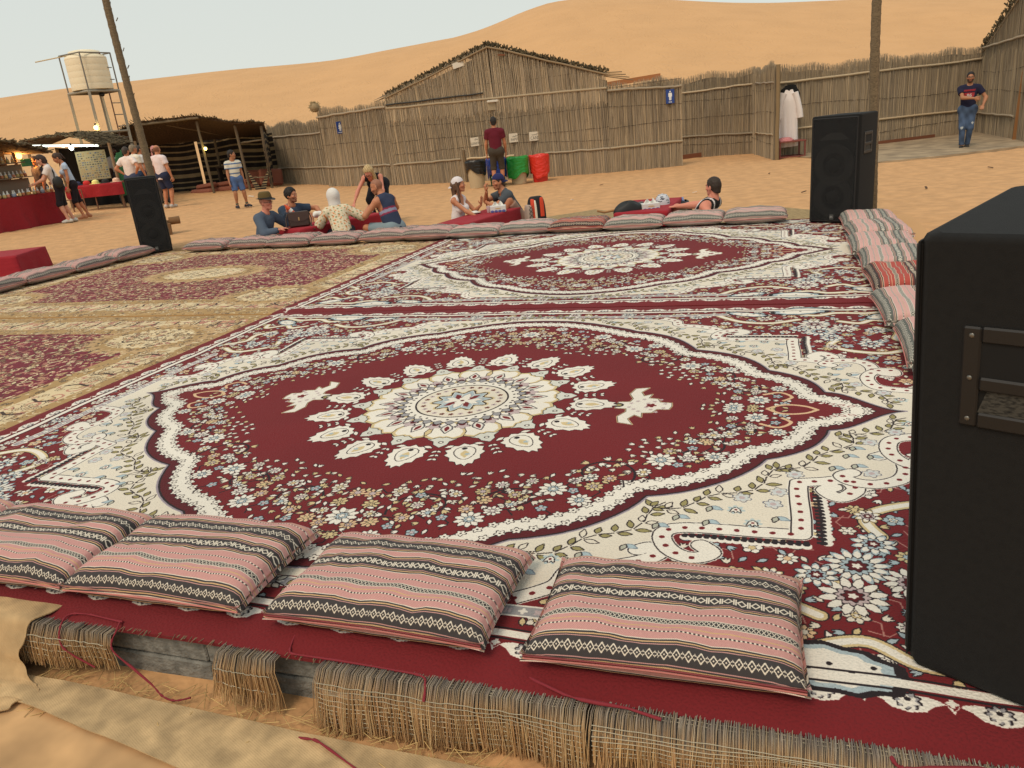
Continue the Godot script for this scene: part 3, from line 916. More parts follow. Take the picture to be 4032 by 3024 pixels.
func speaker_body(w: float, wb: float, d: float, h: float, m: Material, o: Node3D) -> void:     # front at +z
	var b := MB.new()
	var pl := PackedVector2Array()
	for q in [[-w * 0.5, d * 0.5], [-wb * 0.5, -d * 0.5], [wb * 0.5, -d * 0.5], [w * 0.5, d * 0.5]]: pl.append(Vector2(q[0], q[1]))
	var e := 0.018
	var rings := [[0.0, e], [e * 0.3, e * 0.3], [e, 0.0], [h - e, 0.0], [h - e * 0.3, e * 0.3], [h, e]]
	var sec := func(ins: float) -> PackedVector2Array:
		var inner: PackedVector2Array = Geometry2D.offset_polygon(pl, -0.024 - ins)[0]
		var r: PackedVector2Array = Geometry2D.offset_polygon(inner, 0.024, Geometry2D.JOIN_ROUND)[0]
		return r
	var base: PackedVector2Array = sec.call(0.0)
	var m0 := base.size()
	var v0 := b.v.size(); var i0 := b.ix.size()
	for r in rings:
		for k in m0:
			var q := base[k]
			var sc: float = 1.0 - r[1] / (w * 0.5)
			b.add(Vector3(q.x * sc, r[0], q.y * sc), Vector3.UP)
	for j in rings.size() - 1:
		for k in m0:
			var a := v0 + j * m0 + k; var c := v0 + j * m0 + (k + 1) % m0
			var ccw := not Geometry2D.is_polygon_clockwise(base)
			if ccw: b.tri(a, a + m0, c); b.tri(c, a + m0, c + m0)
			else: b.tri(a, c, a + m0); b.tri(c, c + m0, a + m0)
	b.smooth(v0, i0)
	for cap in 2:
		var tr := Geometry2D.triangulate_polygon(base)
		var s := b.v.size()
		for q in base:
			var sc := 1.0 - e / (w * 0.5)
			b.add(Vector3(q.x * sc, h if cap else 0.0, q.y * sc), Vector3.UP if cap else Vector3.DOWN)
		for k in range(0, tr.size(), 3):
			var p := b.v[s + tr[k]]; var q := b.v[s + tr[k + 1]]; var r := b.v[s + tr[k + 2]]
			if ((q - p).cross(r - p).y > 0) == (cap == 1): b.tri(s + tr[k], s + tr[k + 1], s + tr[k + 2])
			else: b.tri(s + tr[k], s + tr[k + 2], s + tr[k + 1])
	put("cabinet", b, m, o)

func loudspeaker(called: String, label: String, at: Transform3D, w: float, wb: float, d: float, h: float) -> Node3D:
	var o := thing(called, label, "loudspeaker", at, "")
	var black := mat("speaker_carpet", 19, 19, 18, 0.95)
	if black.albedo_texture == null:
		black.albedo_color = Color(0.055, 0.053, 0.05)
		black.albedo_texture = grey_tex(noise_image(256, 0.02, 91), 0.75, 1.25)
		black.normal_enabled = true; black.normal_texture = normal_tex(noise_image(256, 0.2, 92), 2.0); black.normal_scale = 0.5
		worldly(black, Vector3.ONE * 6.0, true)
	speaker_body(w, wb, d, h, black, o)
	var plastic := mat("speaker_plastic", 20, 18, 17, 0.55); var cone := mat("speaker_cone", 72, 70, 67, 0.7); var hole := mat("speaker_hole", 9, 9, 9, 0.9); var steel := mat("screw", 120, 118, 112, 0.4, {"metallic": 0.8})
	var z := d * 0.5
	# front: frame, horn, two cones, perforated grille before them
	var b := MB.new()
	b.box(Vector3(0, h * 0.5, z + 0.002), Vector3(w - 0.03, h - 0.04, 0.004))
	put("baffle", b, hole, o)
	b = MB.new()
	var horn := PackedVector2Array([Vector2(-w * 0.3, h * 0.78), Vector2(w * 0.3, h * 0.78), Vector2(w * 0.12, h * 0.845), Vector2(-w * 0.12, h * 0.845)])
	b.prism(horn, z + 0.004, z + 0.006)
	put("horn", b, mat("speaker_horn", 96, 92, 88, 0.6), o)
	for y in [h * 0.55, h * 0.25]:
		b = MB.new()
		var x := Transform3D(Basis(Vector3.RIGHT, PI * 0.5), Vector3(0, y, z + 0.006))
		b.lathe(PackedVector2Array([Vector2(w * 0.405, 0.0), Vector2(w * 0.40, 0.005), Vector2(w * 0.36, 0.004), Vector2(w * 0.34, 0.0), Vector2(w * 0.15, -0.0035), Vector2(w * 0.14, 0.001), Vector2(w * 0.09, 0.006), Vector2(0.001, 0.008)]), 28, x)
		put("cone", b, cone, o)
		b = MB.new()
		b.lathe(PackedVector2Array([Vector2(w * 0.145, 0.0), Vector2(w * 0.14, 0.006), Vector2(w * 0.1, 0.011), Vector2(0.001, 0.013)]), 20, x)
		put("dust_cap", b, hole, o)
	b = MB.new()
	b.box(Vector3(0, h * 0.5, z + 0.0125), Vector3(w - 0.07, h - 0.065, 0.002))
	put("grille", b, mat("speaker_grille", 20, 20, 19, 0.6, {"transparency": BaseMaterial3D.TRANSPARENCY_ALPHA, "albedo_color": Color(0.05, 0.05, 0.048, 0.52)}), o)
	b = MB.new()
	for sx in [-1.0, 1.0]: b.box(Vector3(sx * (w * 0.5 - 0.032), h * 0.5, z + 0.004), Vector3(0.016, h - 0.05, 0.02), Basis(), 0.005)
	for sy in [0.03, h - 0.03]: b.box(Vector3(0, sy, z + 0.004), Vector3(w - 0.06, 0.016, 0.02), Basis(), 0.005)
	put("frame", b, plastic, o)
	b = MB.new()
	b.box(Vector3(0.0, 0.075, z + 0.016), Vector3(0.05, 0.06, 0.005), Basis(), 0.002)
	var badge := put("badge", b, mat("badge", 64, 64, 62, 0.5), o)
	var tm := TextMesh.new()
	var sf := SystemFont.new(); sf.font_names = PackedStringArray(["Droid Sans"]); sf.font_weight = 700
	tm.font = sf; tm.text = "JBL"; tm.font_size = 16; tm.pixel_size = 0.0016; tm.depth = 0.002
	var tx := put("lettering", tm, mat("badge_print", 150, 150, 146, 0.5), badge)
	tx.position = Vector3(0.0, 0.078, z + 0.0195)
	# sides: recessed grips with a bar, screws at the corners of their plates
	var slope := atan2((w - wb) * 0.5, d)
	for s in [-1.0, 1.0]:
		var fr := Transform3D(Basis(Vector3.UP, s * (PI * 0.5 + slope * 0.0) + s * slope), Vector3(s * (w + wb) * 0.25 + (w - wb) * 0.5 * 0.035 / d, h * 0.735, 0.035))
		if s < 0: fr = Transform3D(Basis(Vector3.UP, -PI * 0.5 - slope), Vector3(-(w + wb) * 0.25 + (w - wb) * 0.5 * 0.035 / d, h * 0.735, 0.035))
		else: fr = Transform3D(Basis(Vector3.UP, PI * 0.5 + slope), Vector3((w + wb) * 0.25 + (w - wb) * 0.5 * 0.035 / d, h * 0.735, 0.035))
		b = MB.new()
		var gw := 0.19; var gh := 0.165
		for e in [[-gw * 0.5 - 0.018, 0.0, 0.036, gh + 0.07], [gw * 0.5 + 0.018, 0.0, 0.036, gh + 0.07], [0.0, gh * 0.5 + 0.018, gw, 0.036], [0.0, -gh * 0.5 - 0.018, gw, 0.036]]:
			b.box(Vector3(e[0], e[1], 0.002), Vector3(e[2], e[3], 0.012), Basis(), 0.004)
		b.move(0, fr)
		var plate := put("grip_plate", b, plastic, o)
		b = MB.new()
		b.box(Vector3(0, gh * 0.22, 0.0015), Vector3(gw, gh * 0.56, 0.003))
		b.move(0, fr)
		put("grip_hollow", b, hole, plate)
		b = MB.new()
		b.quad(Vector3(-gw * 0.5, -gh * 0.5, 0.003), Vector3(gw * 0.5, -gh * 0.5, 0.003), Vector3(gw * 0.4, -gh * 0.12, 0.0018), Vector3(-gw * 0.4, -gh * 0.12, 0.0018))
		b.move(0, fr)
		put("grip_scoop", b, mat("speaker_dusty", 64, 62, 56, 0.95, {"albedo_texture": grey_tex(noise_image(128, 0.06, 95), 0.3, 1.5)}), plate)
		b = MB.new()
		b.box(Vector3(0, -gh * 0.08, 0.004), Vector3(gw, 0.032, 0.01), Basis(), 0.005)
		b.move(0, fr)
		put("grip_bar", b, plastic, plate)
		for sx in [-1.0, 1.0]:
			for sy in [-1.0, 0.0, 1.0]:
				b = MB.new()
				b.ell(Vector3(sx * (gw * 0.5 + 0.018), sy * (gh * 0.5 + 0.016), 0.008), Vector3(0.006, 0.006, 0.003), Basis(), 8, 4)
				b.move(0, fr)
				put("screw", b, steel, plate)
	return o
# ---------------------------------------------------------------- the platform's near edge: kerb, straw matting, canvas, cords
func straw_mat(called: String, label: String, x0: float, x1: float, seed_: int, len0: float, len1: float, density: float, weft: int, curl := 0.012) -> void:
	rng.seed = seed_
	var o := thing(called, label, "straw mat", RUG, "")
	var b := MB.new()
	var n := int((x1 - x0) * density)
	var greys := [lin(150, 142, 130), lin(128, 121, 114), lin(166, 156, 142), lin(112, 106, 102), lin(158, 142, 118)]
	var tans := [lin(208, 170, 118), lin(194, 154, 104), lin(218, 184, 134), lin(178, 138, 92), lin(204, 162, 116)]
	var bulge := func(x: float) -> float: return 0.014 * sin(x * 7.0 + seed_) + 0.008 * sin(x * 17.0)
	for k in n:
		var x := x0 + (x1 - x0) * (k + rng.randf()) / n
		var ln: float = lerpf(len0, len1, (x - x0) / (x1 - x0)) * rng.randf_range(0.9, 1.04)
		if rng.randf() < 0.05: ln *= rng.randf_range(0.4, 0.8)
		var g: Color = greys[rng.randi() % 5] * rng.randf_range(0.7, 1.15); var t: Color = tans[rng.randi() % 5] * rng.randf_range(0.7, 1.15)
		var off := rng.randf_range(-0.004, 0.006); var lean := rng.randf_range(-0.02, 0.02)
		var bu: float = bulge.call(x)
		var pts := PackedVector3Array([Vector3(x, -0.022 + off * 0.5, 2.10 + rng.randf() * 0.02), Vector3(x + lean * 0.2, -0.018 + off, 2.16), Vector3(x + lean * 0.3, -0.016 + off, 2.197 + off), Vector3(x + lean * 0.4, -0.05, 2.222 + off + bu * 0.5), Vector3(x + lean * 0.7, -0.05 - (ln - 0.05) * 0.55, 2.228 + off * 1.5 + bu), Vector3(x + lean, -maxf(ln, 0.06), 2.222 + off * 2.0 + bu * 1.2 + curl * rng.randf())])
		var r := rng.randf_range(0.0011, 0.0019)
		var v0 := b.v.size()
		b.tube(pts, r, 3, false)
		for j in 6:
			var w: float = [0.0, 0.0, 0.15, 0.75, 1.0, 1.0][j]
			for s in 4: b.c[v0 + j * 4 + s] = g.lerp(t, w)
	var v1 := b.v.size()
	var skin := func(u: float, w: float) -> Vector3:
		var x := lerpf(x0 + 0.01, x1 - 0.01, u)
		var l := lerpf(len0, len1, u) * 0.9
		var bu: float = bulge.call(x)
		if w < 0.25: return Vector3(x, -0.026, lerpf(2.1, 2.19, w * 4.0))
		if w < 0.4: return Vector3(x, lerpf(-0.026, -0.055, (w - 0.25) / 0.15), lerpf(2.19, 2.218 + bu * 0.5, (w - 0.25) / 0.15))
		return Vector3(x, lerpf(-0.055, -l, (w - 0.4) / 0.6), 2.221 + bu)
	b.grid(int((x1 - x0) * 120.0) + 4, 16, skin, Vector2.ONE, true)
	for j in range(v1, b.v.size()):
		var ribs := 0.85 + 0.3 * sin(b.v[j].x * 900.0)
		b.c[j] = lin(118, 110, 100).lerp(lin(180, 142, 96), smoothstep(-0.05, -0.085, b.v[j].y)) * ribs
	var straws := put("straws", b, vmat("straw", 0.9), o)
	straws.set_meta("kind", "stuff")
	for k in weft:
		b = MB.new()
		b.col = lin(196, 186, 160) * rng.randf_range(0.7, 1.0)
		var pts := PackedVector3Array()
		var s := (k + 0.5) / weft
		for j in 41:
			var x := lerpf(x0 + 0.01, x1 - 0.01, j / 40.0)
			var jit := rng.randf_range(-0.003, 0.003)
			var bu: float = bulge.call(x)
			var l := lerpf(len0, len1, j / 40.0)
			if s < 0.35: pts.append(Vector3(x, -0.019 + jit * 0.2, 2.15 + s * 0.14 + jit))
			else: pts.append(Vector3(x, -0.03 - (s - 0.35) / 0.65 * (l - 0.06) + jit, 2.226 + bu * minf(1.0, (s - 0.3) * 2.5) + 0.004))
		b.tube(pts, 0.0013, 3, false)
		put("binding_thread", b, vmat("straw", 0.9), o)

func cloth_sheet(called: String, label: String, category: String, fn: Callable, m: Material, nu := 40, nv := 40, thick := 0.004) -> void:
	var b := MB.new()
	b.grid(nu, nv, fn, Vector2.ONE, true)
	var under := func(u: float, w: float) -> Vector3: return fn.call(u, w) + Vector3(0, -thick, 0)
	b.grid(nu, nv, under)
	for e in 4:
		var rim := func(u: float, w: float) -> Vector3:
			var q: Vector2 = [Vector2(u, 0), Vector2(1, u), Vector2(1 - u, 1), Vector2(0, 1 - u)][e]
			return fn.call(q.x, q.y) + Vector3(0, -thick * w, 0)
		b.grid(nu, 1, rim, Vector2.ONE, true)
	var o := put(called, b, m)
	o.transform = RUG
	tag(o, label, category)

func ribbon(label: String, pts: Array, wd := 0.008) -> void:
	var p := PackedVector3Array()
	for q in pts: p.append(Vector3(q[0], q[1], -q[2]))
	var c := Curve3D.new()
	for k in p.size():
		var t := (p[min(k + 1, p.size() - 1)] - p[max(k - 1, 0)]) * 0.18
		c.add_point(p[k], -t, t)
	var b := MB.new()
	var q := c.tessellate(4, 4.0)
	var r := PackedFloat32Array()
	for k in q.size(): r.append(wd * (0.42 + 0.14 * sin(k * 2.3) + 0.1 * sin(k * 5.1)))
	b.tube(q, r, 6)
	var o := put("cloth_cord", b, mat("cord", 128, 36, 46, 0.9))
	o.transform = RUG
	tag(o, label, "cord", "dark red cords at the carpet edge")

func front_edge() -> void:
	rng.seed = 51
	# concrete plinth under the carpets
	var conc := mat("concrete", 138, 136, 128, 0.95)
	var cn := noise_image(512, 0.02, 61)
	conc.albedo_texture = grey_tex(cn, 0.62, 1.12); conc.normal_enabled = true; conc.normal_texture = normal_tex(noise_image(512, 0.08, 62), 4.0)
	worldly(conc, Vector3.ONE * 1.6)
	var b := MB.new()
	b.box(Vector3(-2.7, -0.35, -2.25), Vector3(11.8, 0.66, 8.7), Basis(), 0.01)
	var pl := put("platform", b, mat("plinth_top", 196, 152, 104, 1.0))
	pl.transform = RUG
	tag(pl, "low concrete platform under all the carpets, kerb bare at the straw gaps", "platform")
	for k in 9:
		b = MB.new()
		var v0 := b.v.size()
		b.box(Vector3(0, -0.085, 0), Vector3(0.596, 0.106, 0.03), Basis(), 0.006)
		b.box(Vector3(0.01, -0.24, 0.004), Vector3(0.596, 0.196, 0.03), Basis(), 0.006)
		b.move(v0, Transform3D(Basis(Vector3.UP, rng.randf_range(-0.01, 0.01)), Vector3(-2.2 + k * 0.6, rng.randf_range(-0.003, 0.003), 2.106)))
		put("kerb_block", b, conc, pl)
	# sand drifted on top of the kerb
	b = MB.new()
	var fz := FastNoiseLite.new()
	fz.frequency = 3.0
	var drift := func(u: float, w: float) -> Vector3:
		var x := lerpf(-1.6, 3.1, u); var z := lerpf(2.02, 2.122 + 0.008 * fz.get_noise_2d(x * 3.0, 1.0), w)
		return Vector3(x, -0.012 - 0.022 * pow(w, 4.0) + 0.006 * fz.get_noise_2d(x, z * 4.0) * (1.0 - w), z)
	b.grid(120, 6, drift, Vector2.ONE, true)
	var dr := struct("drifted_sand", b, mats["sand"])
	dr.transform = RUG
	# straw matting draped over the edge
	straw_mat("straw_matting", "short torn strip of straw matting hanging beside the canvas sheet", -0.86, -0.42, 71, 0.165, 0.15, 560, 6)
	straw_mat("straw_matting", "narrow frayed clump of straw matting between two bare kerb gaps", 0.02, 0.24, 72, 0.15, 0.2, 560, 3, 0.03)
	straw_mat("straw_matting", "long run of woven straw matting over the kerb below the carpet edge", 0.40, 1.24, 73, 0.205, 0.215, 700, 14)
	straw_mat("straw_matting", "straw matting at the lower right, ragged and greyer", 1.25, 3.0, 74, 0.15, 0.13, 560, 10)
	# single straws hanging over the bare kerb and lying on the sand
	var sx := []; var sc := []
	for k in 260:
		var x := rng.randf_range(-0.75, 1.0); var z := 2.21 + pow(rng.randf(), 2.0) * 0.2
		if x > 0.4: z += 0.03
		var near: float = rng.randf()
		sx.append(Transform3D(Basis(Vector3.UP, rng.randf() * TAU) * Basis(Vector3.RIGHT, rng.randf_range(-0.25, 0.25)) * Basis.from_scale(Vector3(0.0013, 0.0013, rng.randf_range(0.015, 0.06))), Vector3(x, -0.194 + 0.012 * near, z)))
		sc.append(lin(206, 172, 112) * rng.randf_range(0.6, 1.1))
	for k in 46:
		var x := rng.randf_range(-0.42, 0.02) if k < 34 else rng.randf_range(0.26, 0.4)
		sx.append(Transform3D(Basis(Vector3.UP, rng.randf_range(-0.4, 0.4)) * Basis.from_scale(Vector3(0.0014, 0.0014, 0.06)), Vector3(x, -0.012, 2.1 + rng.randf() * 0.03)))
		sc.append(lin(150, 128, 100) * rng.randf_range(0.6, 1.0))
	b = MB.new()
	b.bar(Vector3(0, 0, -1), Vector3(0, 0, 1), 1.0, 4)
	var loose := thing("loose_straw", "loose bits of straw on the sand along the bare kerb", "straw", RUG)
	stuff("straws", b.mesh(), vmat("straw", 0.9), sx, sc, loose)
	# canvas
	var canv := mat("canvas", 200, 166, 120, 1.0)
	var ci := noise_image(512, 0.008, 64)
	canv.albedo_texture = grey_tex(ci, 0.72, 1.02)
	var weave := Image.create(256, 256, false, Image.FORMAT_L8)
	for y in 256:
		for x in 256:
			weave.set_pixel(x, y, Color(0.5 + 0.3 * sin(x * TAU / 4.0) * (1 if (y / 2) % 2 else -1) + rng.randf_range(-0.2, 0.2), 0, 0))
	canv.normal_enabled = true; canv.normal_texture = normal_tex(weave, 2.0); canv.normal_scale = 0.4
	worldly(canv, Vector3.ONE * 1.7)
	var fn := FastNoiseLite.new()
	fn.seed = 3; fn.frequency = 1.6
	var sheet := func(u: float, w: float) -> Vector3:
		var xr: float = [-0.72, -0.76, -0.79, -0.74, -0.64, -0.66, -0.69, -0.74][int(w * 6.999)]
		var xr2: float = [-0.72, -0.76, -0.79, -0.74, -0.64, -0.66, -0.69, -0.74][mini(int(w * 6.999) + 1, 7)]
		xr = lerpf(xr, xr2, fposmod(w * 6.999, 1.0)) + 0.01 * sin(w * 31.0)
		var x := lerpf(-3.2, xr, u)
		var s := w * 0.62
		var y: float; var z: float
		if s < 0.08: y = 0.004 - 0.002 * w; z = 2.1 + s * 1.35
		elif s < 0.28: y = 0.003 - (s - 0.08) * 0.88; z = 2.208 + (s - 0.08) * 0.44 + 0.012 * sin((s - 0.08) * 15.7)
		else: y = -0.173 - 0.012 * smoothstep(0.28, 0.62, s); z = 2.296 + (s - 0.28) * 0.52
		y += 0.008 * fn.get_noise_2d(x * 2.0, s * 4.0) * smoothstep(0.05, 0.2, s) + 0.012 * smoothstep(0.93, 1.0, u) * smoothstep(0.5, 0.9, w)
		return Vector3(x, y, z + 0.014 * fn.get_noise_2d(x * 3.0, s * 6.0))
	cloth_sheet("canvas_sheet", "brown canvas sheet draped over the platform edge at the left", "canvas", sheet, canv, 60, 50)
	var strip := func(u: float, w: float) -> Vector3:
		var x := lerpf(-0.9, 2.6, u)
		var zu := 2.283 + 0.006 * sin(x * 3.0) + 0.012 * x; var zl := 2.42 + 0.1 * (x + 0.66) + 0.012 * sin(x * 5.0) - 0.03 * smoothstep(-0.3, -0.7, x)
		return Vector3(x, -0.178 + 0.006 * fn.get_noise_2d(x * 2.0, w) + 0.004 * w, lerpf(zu, zl, w))
	cloth_sheet("canvas_strip", "long narrow strip of pale canvas lying on the sand before the kerb", "canvas", strip, mat("canvas_pale", 206, 174, 128, 1.0, {"albedo_texture": canv.albedo_texture, "normal_enabled": true, "normal_texture": canv.normal_texture, "normal_scale": 0.4, "uv1_triplanar": true, "uv1_world_triplanar": true, "uv1_scale": Vector3.ONE * 1.7}), 70, 8)
	var low := func(u: float, w: float) -> Vector3:
		var x := lerpf(-3.2, 2.6, u)
		var z := lerpf(2.36 + 0.1 * (x + 0.66), 3.3, w)
		return Vector3(x, -0.187 + 0.012 * fn.get_noise_2d(x * 1.6 + 7.0, z * 1.6) - 0.006 * (1.0 - w), z)
	cloth_sheet("canvas_groundsheet", "sand stained canvas groundsheet at the bottom left corner", "canvas", low, mat("canvas_sandy", 210, 166, 116, 1.0, {"albedo_texture": grey_tex(noise_image(512, 0.006, 66), 0.78, 1.04), "uv1_triplanar": true, "uv1_world_triplanar": true, "uv1_scale": Vector3.ONE * 0.9}), 60, 30)
	# dark red cords
	ribbon("dark red cord looped over the torn straw strip by the canvas", [[-0.5, -0.14, -2.225], [-0.57, -0.1, -2.232], [-0.62, -0.06, -2.23], [-0.64, -0.015, -2.2], [-0.65, 0.0, -2.15], [-0.58, 0.002, -2.135], [-0.5, 0.002, -2.14], [-0.41, 0.0, -2.145]])
	ribbon("dark red cord hanging over the bare kerb and trailing on the sand", [[-0.42, 0.0, -2.14], [-0.405, -0.004, -2.175], [-0.4, -0.05, -2.22], [-0.33, -0.11, -2.225], [-0.25, -0.16, -2.235], [-0.2, -0.185, -2.25], [-0.14, -0.185, -2.26], [-0.09, -0.18, -2.24]])
	ribbon("dark red cord along the carpet edge above the long straw matting", [[0.26, 0.01, -2.1], [0.275, -0.002, -2.155], [0.31, -0.002, -2.17], [0.45, 0.0, -2.17], [0.62, 0.002, -2.175], [0.74, 0.0, -2.18], [0.765, -0.01, -2.205], [0.77, -0.04, -2.236]])
	ribbon("dark red cord lying on the pale canvas strip", [[0.36, -0.186, -2.31], [0.41, -0.17, -2.32], [0.45, -0.16, -2.33], [0.5, -0.166, -2.345], [0.57, -0.172, -2.37], [0.62, -0.172, -2.39]], 0.01)
	ribbon("dark red ribbon end under the cushion beside the big speaker", [[1.05, 0.0, -2.12], [1.17, -0.002, -2.165], [1.27, 0.0, -2.18], [1.35, 0.003, -2.185], [1.44, -0.003, -2.2]], 0.011)
	ribbon("dark red ribbon end at the lower right corner", [[1.98, -0.006, -2.2], [2.0, -0.01, -2.225], [2.06, -0.006, -2.215], [2.16, -0.002, -2.2], [2.26, -0.004, -2.205]], 0.011)
# ---------------------------------------------------------------- reed fences and huts
var reed_mesh: Array[ArrayMesh] = []

func reeds_ready() -> void:
	rng.seed = 77
	for k in 4:
		var b := MB.new()
		var p := PackedVector3Array()
		for j in 5:
			p.append(Vector3(rng.randf_range(-0.6, 0.6) * (1 if j > 0 else 0), j / 4.0, rng.randf_range(-0.6, 0.6)))
		for j in 5:
			for e in 5:
				var a := TAU * e / 5.0
				b.add(p[j] + Vector3(cos(a), 0, -sin(a)) * [1.0, 1.08, 0.95, 0.9, 0.6][j], Vector3(cos(a), 0, -sin(a)))
		for j in 4:
			for e in 5:
				var a := j * 5 + e; var c := j * 5 + (e + 1) % 5
				b.tri(a, c, c + 5); b.tri(a, c + 5, a + 5)
		b.tri(20, 21, 22); b.tri(20, 22, 23); b.tri(20, 23, 24)
		reed_mesh.append(b.mesh())

func reed_colour(dark: float) -> Color:
	var pal := [lin(170, 152, 126), lin(158, 142, 119), lin(182, 163, 134), lin(150, 136, 116), lin(165, 149, 125), lin(156, 142, 122), lin(194, 173, 140)]
	return pal[rng.randi() % 7] * rng.randf_range(0.78, 1.25) * dark

# a fence or hut wall from a to b (x, z); tiers: [foot, function of 0..1 giving the top, share of reeds, shade]
func reed_wall(called: String, label: String, category: String, a: Vector2, b2: Vector2, tiers: Array, rails: Array, twines: Array, sd: int, lean := 0.0) -> Node3D:
	rng.seed = sd
	var ya := sand_y(a.x, a.y); var yb := sand_y(b2.x, b2.y)
	var l := a.distance_to(b2)
	var along := Vector3(b2.x - a.x, 0, b2.y - a.y) / l
	var out := along.cross(Vector3.UP)
	if out.dot(Vector3(-a.x, 0, -a.y)) < 0: out = -out
	var o := thing(called, label, category, Transform3D(Basis(), Vector3(a.x, ya, a.y)))
	var ground := func(f: float) -> float: return (yb - ya) * f
	var groups := [[], [], [], []]; var cols := [[], [], [], []]
	for ti in tiers.size():
		var t = tiers[ti]
		var n := int(l * t[2] * 2.1)
		for k in n:
			var f := clampf((k + rng.randf_range(-0.6, 1.6)) / n, 0.0, 1.0)
			var foot: float = ground.call(f) + t[0] - (0.06 if t[0] == 0.0 else rng.randf_range(-0.05, 0.1))
			var top: float = ground.call(f) + t[1].call(f) + rng.randf_range(-0.07, 0.05) - (0.1 if rng.randf() < 0.06 else 0.0)
			if top - foot < 0.1: continue
			var up := (Vector3.UP + along * (lean + rng.randfn(0.0, 0.014)) + out * rng.randfn(0.0, 0.008)).normalized()
			var r := rng.randf_range(0.0036, 0.0072)
			var g := rng.randi() % 4
			groups[g].append(Transform3D(Basis(along * r, up * (top - foot), out * r).rotated(Vector3.UP, 0.0), along * l * f + Vector3(0, foot, 0) + out * (rng.randf_range(-0.014, 0.03) + 0.02 * ti)))
			cols[g].append(reed_colour(t[3]))
	for g in 4:
		stuff("reeds", reed_mesh[g], vmat("reed", 0.95), groups[g], cols[g], o)
	var b := MB.new()
	var pl := PackedVector2Array([Vector2(0, -0.3), Vector2(l, ground.call(1.0) - 0.3)])
	for k in 25:
		var f := 1.0 - k / 24.0
		var top := 0.0
		for t in tiers: top = maxf(top, t[1].call(f))
		pl.append(Vector2(l * f, ground.call(f) + top - 0.16))
	b.prism(pl, -0.03, 0.0, Transform3D(Basis(along, Vector3.UP, along.cross(Vector3.UP)), -out * 0.03))
	put("reed_backing", b, mat("reed_dark", 104, 90, 68, 1.0), o)
	for q in rails:       # [height at a, height at b, radius, from, to]
		b = MB.new()
		b.col = reed_colour(1.05)
		var pts := PackedVector3Array()
		for k in 13:
			var f := lerpf(q[3], q[4], k / 12.0)
			pts.append(along * l * f + Vector3(0, ground.call(f) + lerpf(q[0], q[1], f) + rng.randf_range(-0.012, 0.012), 0) + out * (0.055 + rng.randf_range(0, 0.008)))
		b.tube(pts, q[2], 7)
		put("rail", b, vmat("reed", 0.95), o)
	for h in twines:
		b = MB.new()
		var pts := PackedVector3Array()
		var n := int(l * 7)
		for k in n + 1:
			var f := float(k) / n
			pts.append(along * l * f + Vector3(0, ground.call(f) + h + 0.05 * sin(f * l * 0.9 + h * 5.0) + rng.randf_range(-0.012, 0.012), 0) + out * (0.046 + rng.randf_range(-0.004, 0.006)))
		b.tube(pts, 0.0055, 4, false)
		put("twine", b, mat("twine", 66, 54, 42, 1.0), o)
	return o

func thatch_edge(o: Node3D, p: Vector3, q: Vector3, n: int, sd: int) -> void:    # ragged palm leaf along a roof edge
	rng.seed = sd
	var b := MB.new()
	b.quad(Vector3(-1, 0, 0), Vector3(1, 0, 0), Vector3(0.6, 1, 0.25), Vector3(-0.5, 0.9, 0.1))
	b.quad(Vector3(0, 0, -1), Vector3(0, 0, 1), Vector3(0.2, 0.8, 0.7), Vector3(0, 0.9, -0.6))
	var xs := []; var cs := []
	for k in n:
		var at := p.lerp(q, rng.randf()) + Vector3(rng.randf_range(-0.08, 0.08), rng.randf_range(-0.05, 0.03), rng.randf_range(-0.35, 0.04))
		xs.append(Transform3D(Basis(Vector3.UP, rng.randf() * TAU) * Basis(Vector3.RIGHT, rng.randf_range(-1.1, 1.1)) * Basis.from_scale(Vector3(rng.randf_range(0.014, 0.032), rng.randf_range(0.04, 0.11), 0.025)), at))
		cs.append(lin(104, 92, 68) * rng.randf_range(0.45, 1.2))
	stuff("thatch", b.mesh(), vmat("thatch", 1.0), xs, cs, o)

